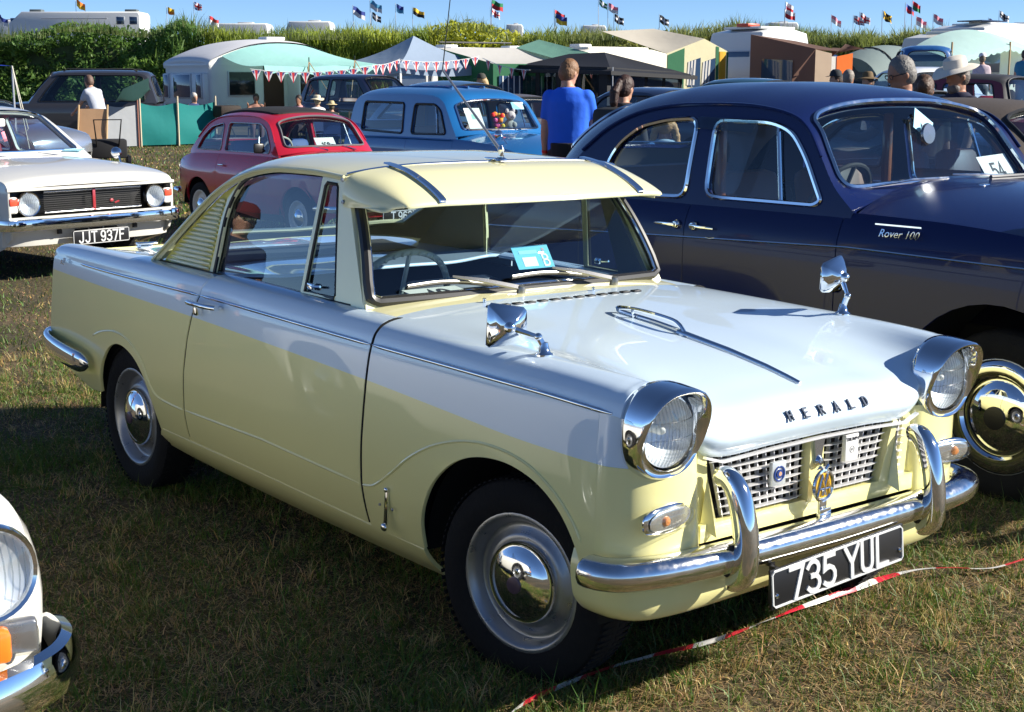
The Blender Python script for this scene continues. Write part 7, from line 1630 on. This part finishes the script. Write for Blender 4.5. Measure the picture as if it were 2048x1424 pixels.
def hedge():
    r = empty('hedge', tuple(Gd(1024, 58)), 0, 'long tall leafy hedgerow closing off the field', 'hedge'); o = np.array(r.location)
    # outline of the top (pixel column -> pixel row) gives the real height at the hedge's distance
    tx = np.array([-200, 0, 100, 150, 200, 300, 330, 380, 420, 520, 700, 800, 860, 900, 930, 970, 1000, 1040, 1070, 1150, 1230, 1290, 1330, 1400, 1460, 1520, 1600, 1700, 1800, 1900, 2048, 2300])
    ty = np.array([64, 62, 55, 40, 42, 52, 50, 30, 52, 58, 56, 56, 50, 40, 36, 40, 52, 64, 58, 58, 56, 60, 52, 50, 46, 54, 60, 62, 62, 62, 64, 64])
    def ridge(u, d): return 1.594-.28+(164-np.interp(1024+u/d*FPX, tx, ty))/FPX*d
    n = 130000; d0 = 56; u = rng.uniform(-26, 26, n); f = rng.random(n)**.75
    dd = d0+rng.uniform(0, 3.0, n)*(.1+.9*rng.random(n))+2.2*(vnoise(u, f*4, 1.3, 3)-.5)+.7*(vnoise(u, f*4, .45, 4)-.5)+1.3*f
    x, y = du(dd, u); zb = terr(x, y); zt_ = ridge(u, dd)+.35*(vnoise(u, dd, .8, 5)-.5)
    z = zb+(zt_-zb)*f
    px = 1024+u/dd*FPX; reed = np.clip((px-300)/150, 0, 1)*(1-np.clip((px-860)/40, 0, 1)*(1-np.clip((px-1040)/30, 0, 1)))*(1-((px > 1230) & (px < 1330) & (z > 2.2)))
    isr = rng.random(n) < reed*.85
    N = vnoise(u, z*2, 1.6, 8); N2 = vnoise(u, z*2, .5, 9); mixv = .6*N+.4*N2
    dark = np.array([.055, .13, .04]); mid = np.array([.11, .18, .03]); lime = np.array([.32, .36, .05]); straw = np.array([.20, .17, .06])
    base = np.where((px < 420)[:, None], dark*(1-mixv[:, None])+mid*1.1*mixv[:, None], mid*(1-mixv[:, None])+lime*mixv[:, None])
    far = np.clip((px-1040)/100, 0, 1)[:, None]; base = base*(1-far)+far*(np.array([.075, .125, .035])*(1-mixv[:, None])+np.array([.21, .22, .065])*mixv[:, None])
    yel = ((px > 860) & (px < 1040))[:, None]; base = np.where(yel, base*.55+np.array([.34, .33, .03])*.45, base)
    col = np.minimum(base*np.array([1.6, 1.55, 1.4])*(.7+.6*rng.random((n, 1))), .6)
    # broad leaves: two crossing tris; reeds: long blades
    k = ~isr; P = np.stack([x, y, z], 1)-o
    A = rng.normal(size=(k.sum(), 3)); A /= np.linalg.norm(A, axis=1, keepdims=True); B = np.cross(A, rng.normal(size=(k.sum(), 3))); B /= np.linalg.norm(B, axis=1, keepdims=True)
    s = rng.uniform(.05, .14, k.sum())[:, None]; Q = P[k]
    V1 = np.stack([Q-A*s, Q-B*s*.45, Q+A*s, Q+B*s*.45], 1).reshape(-1, 3); b = np.arange(k.sum())*4; F1 = np.concatenate([np.stack([b, b+1, b+2], 1), np.stack([b, b+2, b+3], 1)]); C1 = np.repeat(col[k], 4, 0)
    Q = P[isr]; m = len(Q); V2, F2, C2 = blades(Q-np.array([0, 0, .25]), rng.uniform(.35, .75, m), rng.uniform(.012, .03, m), rng.uniform(0, 6.28, m), rng.uniform(.1, .7, m), col[isr], .6, 2)
    rawmesh('foliage', np.concatenate([V1, V2]), np.concatenate([F1, F2+len(V1)]), np.concatenate([C1, C2]), LEAF, r)
    # feathery tops
    n = 9000; u = rng.uniform(-26, 26, n); d = d0+rng.uniform(.5, 4, n); x, y = du(d, u); z = ridge(u, d)-.25
    V, F, C = blades(np.stack([x, y, z], 1)-o, rng.uniform(.25, .95, n)*(.2+1.0*vnoise(u, d, 1.1, 11)**1.5), rng.uniform(.008, .02, n), rng.uniform(0, 6.28, n), rng.uniform(.05, .5, n), np.array([.14, .18, .05])*(.6+.8*rng.random((n, 1))), .8, 2)
    rawmesh('grass_heads', V, F, C, LEAF, r)
    # dense core so no daylight shows through
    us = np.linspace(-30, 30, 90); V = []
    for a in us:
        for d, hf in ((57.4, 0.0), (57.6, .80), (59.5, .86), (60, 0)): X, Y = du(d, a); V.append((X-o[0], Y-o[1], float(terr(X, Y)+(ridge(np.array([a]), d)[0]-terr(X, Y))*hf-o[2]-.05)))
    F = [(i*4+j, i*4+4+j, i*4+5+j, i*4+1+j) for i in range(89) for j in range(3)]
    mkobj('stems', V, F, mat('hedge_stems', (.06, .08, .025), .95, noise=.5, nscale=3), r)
hedge()
def far_vehicles():
    def mh(px, py, w_, h, d, label, cab=True, rz=138):
        top = Pt(px, py, d); L = w_*d/FPX*1.02; r = empty('motorhome', (top.x, top.y, top.z-2.9), R_(rz-180 if False else rz)+math.pi/2*0, label, 'motorhome', 'vehicles beyond the hedge')
        r.rotation_euler = (0, 0, math.atan2(RT[1], RT[0]))
        pr = [(-L/2, .5), (L/2, .5), (L/2, 2.75), (L/2-.1, 2.9), (-L/2+L*.1, 2.9), (-L/2, 2.3)]
        b = prism_bev(pr, 2.2, .08); b.build('body', CWHITE2, r)
        if cab:
            for x in (L*.35, L*.45): cwindow(r, (x, -1.1, 2.45), L*.055, .35, 'y', PANE)
            MB().box((0, -1.11, 2.55), (L*.5, .02, .05)).build('awning_rail', mat('rail_grey', (.45, .45, .47), .5), r)
            for x in (-L*.33, L*.40): MB().box((x, 0, 2.98), (L*.09, .6, .14), bev=.03).build('roof_vent', mat('vent_dark', (.10, .12, .12), .5), r)
            cwindow(r, (-L*.46, -1.0, 2.3), L*.05, .5, 'y', PANE)
        else: MB().box((L*.1, 0, 2.95), (L*.25, .6, .1), bev=.03).build('roof_vent', CWHITE2, r)
    mh(160, 25, 255, 0, 76, 'long white motorhome rising above the hedge at the left')
    mh(20, 42, 70, 0, 80, 'white van roof beyond the hedge at the far left', False)
    mh(480, 48, 120, 0, 84, 'low white vehicle roofs beyond the hedge above the vintage caravan', False)
    mh(620, 44, 90, 0, 82, 'white tent-like roof beyond the hedge left of the gazebo', False)
    mh(1028, 50, 36, 0, 82, 'small white vehicle roof beyond the hedge right of the yellow bush', False)
    mh(1560, 46, 60, 0, 90, 'white vehicle roof beyond the hedge above the red roof hatch', False)
    mh(1185, 52, 50, 0, 90, 'white vehicle roof beyond the hedge above the cream caravan', False)
    mh(1905, 57, 55, 0, 90, 'white vehicle roof beyond the hedge above the blue people carrier', False)
far_vehicles()
FC = {k: mat('flag_'+k, c, .8) for k, c in dict(red=(.55, .03, .04), white=(.72, .72, .74), blue=(.03, .06, .30), sky=(.10, .38, .62), black=(.015, .015, .02), green=(.02, .22, .08), yellow=(.80, .50, .03), orange=(.75, .22, .02), pink=(.75, .25, .32)).items()}
FLM = list(FC); 
def flags():
    L = [(3, 38, 'half', 'blue', 'white'), (160, 8, 'half', 'orange', 'yellow'), (342, 24, 'half', 'yellow', 'orange'), (396, 14, 'union', 'blue', 'red'), (427, 42, 'half', 'red', 'white'), (715, 22, 'half', 'blue', 'white'), (749, 10, 'half', 'sky', 'white'), (752, 34, 'cross', 'black', 'white'), (800, 18, 'half', 'blue', 'sky'), (834, 25, 'half', 'yellow', 'black'), (990, 25, 'union', 'red', 'white'), (992, 10, 'half', 'green', 'red'), (1118, 30, 'half', 'red', 'green'), (1120, 38, 'half', 'blue', 'yellow'), (1206, 7, 'cross', 'green', 'white'), (1225, 16, 'half', 'pink', 'white'), (1237, 38, 'cross', 'black', 'white'), (1328, 40, 'cross', 'black', 'white'), (1580, 14, 'half', 'white', 'red'), (1579, 29, 'half', 'white', 'red'), (1672, 40, 'half', 'pink', 'white'), (1716, 41, 'union', 'red', 'blue'), (1729, 35, 'cross', 'white', 'red'), (1774, 32, 'saltire', 'yellow', 'black'), (1820, 17, 'half', 'blue', 'red'), (1834, 12, 'half', 'red', 'green'), (1842, 43, 'half', 'pink', 'white'), (1876, 38, 'half', 'pink', 'white'), (1986, 47, 'stripes', 'blue', 'white'), (2008, 32, 'cross', 'white', 'black')]
    seen = {}
    wh = lambda px: 'far left' if px < 420 else 'left of centre' if px < 900 else 'near the aerial' if px < 1300 else 'right' if px < 1800 else 'far right'
    for i, (px, py, pat, a, b) in enumerate(L):
        d = 72+(i*37 % 13); p = Pt(px-8, py-10, d); zb = float(terr(p.x, p.y)); lab = '%s and %s flag flying above the hedge, %s, column %s' % (a, b, wh(px), ['one', 'two', 'three', 'four', 'five', 'six', 'seven'][seen.get((a, b, wh(px)), 0)])
        k0 = seen.get((a, b, wh(px)), 0); seen[(a, b, wh(px))] = k0+1
        lab = '%s and %s flag flying above the hedge %s%s' % (a, b, wh(px), ['', ', second of its colours', ', third of its colours'][min(2, k0)])
        r = empty('flag', (p.x, p.y, zb), math.atan2(RT[1], RT[0])+rng.uniform(-.4, .4), lab, 'flag', 'flags flown above the hedge')
        h = p.z-zb; MB().tube([(0, 0, 0), (-.04, 0, h+.05)], [.025, .012], 5).build('pole', mat('flag_pole', (.45, .45, .45), .5), r)
        w_, hh = rng.uniform(.50, .68), rng.uniform(.34, .44); dr = rng.uniform(.35, .8); m = MB(); n, q = 12, 8
        V = [(w_*u*math.cos(dr*.7), .07*math.sin(u*9+i), h-hh*v-w_*u*math.sin(dr)*.8+.03*math.sin(u*7+v*2)) for u in np.linspace(0, 1, n+1) for v in np.linspace(0, 1, q+1)]
        F = []; fm = []
        for x in range(n):
            for y in range(q):
                F.append((x*(q+1)+y, (x+1)*(q+1)+y, (x+1)*(q+1)+y+1, x*(q+1)+y+1)); u, v = (x+.5)/n-.5, (y+.5)/q-.5
                if pat == 'half': c = a if v < 0 else b
                elif pat == 'cross': c = b if abs(u) < .1 or abs(v) < .13 else a
                elif pat == 'saltire': c = a if abs(abs(u)-abs(v)) < .11 else b
                elif pat == 'stripes': c = a if (y//1) % 2 == 0 else b
                else: c = 'white' if (abs(u) < .17 or abs(v) < .19) and not (abs(u) < .09 or abs(v) < .12) else ('red' if abs(u) < .09 or abs(v) < .12 else ('white' if abs(abs(u)-abs(v)) < .07 else 'blue'))
                fm.append(FLM.index(c))
        mkobj('cloth', V, F, [FC[k] for k in FLM], r, fm=fm)
flags()
def grass():
    def scatter(n, d0, d1, marg, pw=1.):
        d = d0+(d1-d0)*rng.random(n)**pw; hw = d*1024/FPX*1.0+marg; u = rng.uniform(-1, 1, n)*hw; return (*du(d, u), d)
    Vs, Fs, Cs = [], [], []; base = 0
    for n, d0, d1, marg, h0, h1, w0, w1, pw, cover in ((300000, 2.9, 7.5, .9, .015, .05, .0011, .0026, 1.15, 1), (30000, 2.9, 8.0, .9, .04, .10, .0011, .0022, 1.1, 0), (120000, 7.0, 18, 1.5, .02, .055, .002, .005, 1.1, 1), (100000, 16, 42, 2, .03, .09, .006, .014, 1.2, 1)):
        x, y, d = scatter(n, d0, d1, marg, pw); a = vnoise(x, y, .55, 21); b = vnoise(x, y, .16, 22); c = vnoise(x, y, 2.3, 23); g = .45*a+.30*b+.35*c
        keep = (rng.random(n) < (.25+1.2*b)); x, y, d, g = x[keep], y[keep], d[keep], g[keep]; m = len(x)
        grn = np.clip((g-.64)*5+.35, .05, 1); grn = np.where(rng.random(m) < .22, 1-grn, grn)
        green = .85*np.stack([.07+.08*rng.random(m), .14+.09*rng.random(m), .015+.02*rng.random(m)], 1); dry = np.where(rng.random((m, 1)) < .34, 1.25, .46)*np.stack([.44+.20*rng.random(m), .31+.14*rng.random(m), .12+.07*rng.random(m)], 1)*np.clip(.55+.8*rng.random((m, 1)), 0, 1.15)
        isg = (rng.random(m) < grn)[:, None]; col = np.where(isg, green, dry); isg = isg[:, 0]
        h = rng.uniform(h0, h1, m)*np.where(isg, 1.15, .75)*(.6+.8*vnoise(x, y, .3, 24)); lean = np.where(isg, rng.uniform(.2, .9, m), rng.uniform(.5, 2.2, m)); h = np.where(isg, h, h*.8)
        P = np.stack([x, y, terr(x, y)-.004], 1); V, F, C = blades(P, h, rng.uniform(w0, w1, m), rng.uniform(0, 6.283, m), lean, col, .7, 2)
        Vs.append(V); Fs.append(F+base); Cs.append(C); base += len(V)
    # taller tufts
    nt_ = 1500; x, y, d = scatter(nt_, 2.9, 8.5, .9); k = 26; sp = rng.uniform(.012, .045, nt_)
    x = np.repeat(x, k)+rng.normal(0, 1, nt_*k)*np.repeat(sp, k); y = np.repeat(y, k)+rng.normal(0, 1, nt_*k)*np.repeat(sp, k); m = nt_*k; tg = np.repeat(rng.random(nt_) < .6, k)
    green = np.stack([.08+.09*rng.random(m), .16+.11*rng.random(m), .015+.02*rng.random(m)], 1); dry = np.stack([.48+.2*rng.random(m), .35+.14*rng.random(m), .14+.07*rng.random(m)], 1); col = np.where((tg ^ (rng.random(m) < .15))[:, None], green, dry)
    V, F, C = blades(np.stack([x, y, terr(x, y)-.004], 1), np.repeat(rng.uniform(.03, .085, nt_), k)*rng.uniform(.5, 1.2, m), rng.uniform(.001, .0024, m), rng.uniform(0, 6.283, m), rng.uniform(.2, 1.1, m), col, .7, 2); Vs.append(V); Fs.append(F+base); Cs.append(C); base += len(V)
    # flattened straw lying about
    x, y, d = scatter(60000, 2.9, 8, .9); n = len(x); a = rng.uniform(0, 6.283, n); l = rng.uniform(.02, .07, n); z = terr(x, y)+rng.uniform(.004, .03, n); t = np.stack([np.cos(a), np.sin(a), rng.uniform(-.25, .25, n)], 1); s = np.stack([-np.sin(a), np.cos(a), np.zeros(n)], 1)*.0012
    P = np.stack([x, y, z], 1); V = np.stack([P-t*l[:, None]/2-s, P-t*l[:, None]/2+s, P+t*l[:, None]/2], 1).reshape(-1, 3); b = np.arange(n)*3; C = np.repeat(np.stack([.38+.15*rng.random(n), .28+.1*rng.random(n), .13+.05*rng.random(n)], 1), 3, 0)
    Vs.append(V); Fs.append(np.stack([b, b+1, b+2], 1)+base); Cs.append(C)
    o = rawmesh('grass', np.concatenate(Vs), np.concatenate(Fs), np.concatenate(Cs), BLADE); tag(o, 'short patchy green and straw coloured grass of the field', 'grass', kind='stuff')
grass()
def tape():
    r = empty('barrier_tape', (.2, 0, 0), 0, 'red and white striped barrier tape lying on the grass under the car noses', 'tape')
    px = [(1005, 1440), (1060, 1400), (1190, 1345), (1300, 1312), (1420, 1283), (1520, 1247), (1600, 1215), (1700, 1180), (1770, 1155), (1830, 1140), (1900, 1136), (1950, 1138), (1990, 1135), (2048, 1118), (2140, 1090)]
    P = []
    for i, (a, b) in enumerate(px):
        d = FW+RT*(a-1024)/FPX+UP*(712-b)/FPX; z = .028+.008*math.sin(i*2.1); t = (z-CAM[2])/d[2]; P.append(CAM+t*d)
    P = catmull(P, 14); L = np.concatenate([[0], np.cumsum(np.linalg.norm(np.diff(P, axis=0), axis=1))]); V = []; n = len(P); T, A, B = frame_along(P, up=(0, 0, 1))
    for i in range(n):
        tw = .9*math.sin(L[i]*3.1)+.5*math.sin(L[i]*7.3+1)+.35; hw = .007+.006*math.sin(L[i]*2.3+.5)**2; s = B[i]*math.cos(tw)+A[i]*math.sin(tw); V += [P[i]-s*hw, P[i]+A[i]*.003, P[i]+s*hw]
    F = []; fm = []
    for i in range(n-1):
        k = int((L[i]+.03)/.125) % 2
        for j in range(2): F.append((3*i+j, 3*i+3+j, 3*i+4+j, 3*i+1+j)); fm.append(k)
    o = mkobj('ribbon', np.array(V)-np.array([.2, 0, 0]), F, [mat('tape_white', (.8, .78, .76), .35, coat=.3), mat('tape_red', (.70, .02, .05), .35, coat=.3)], r, fm=fm)
tape()
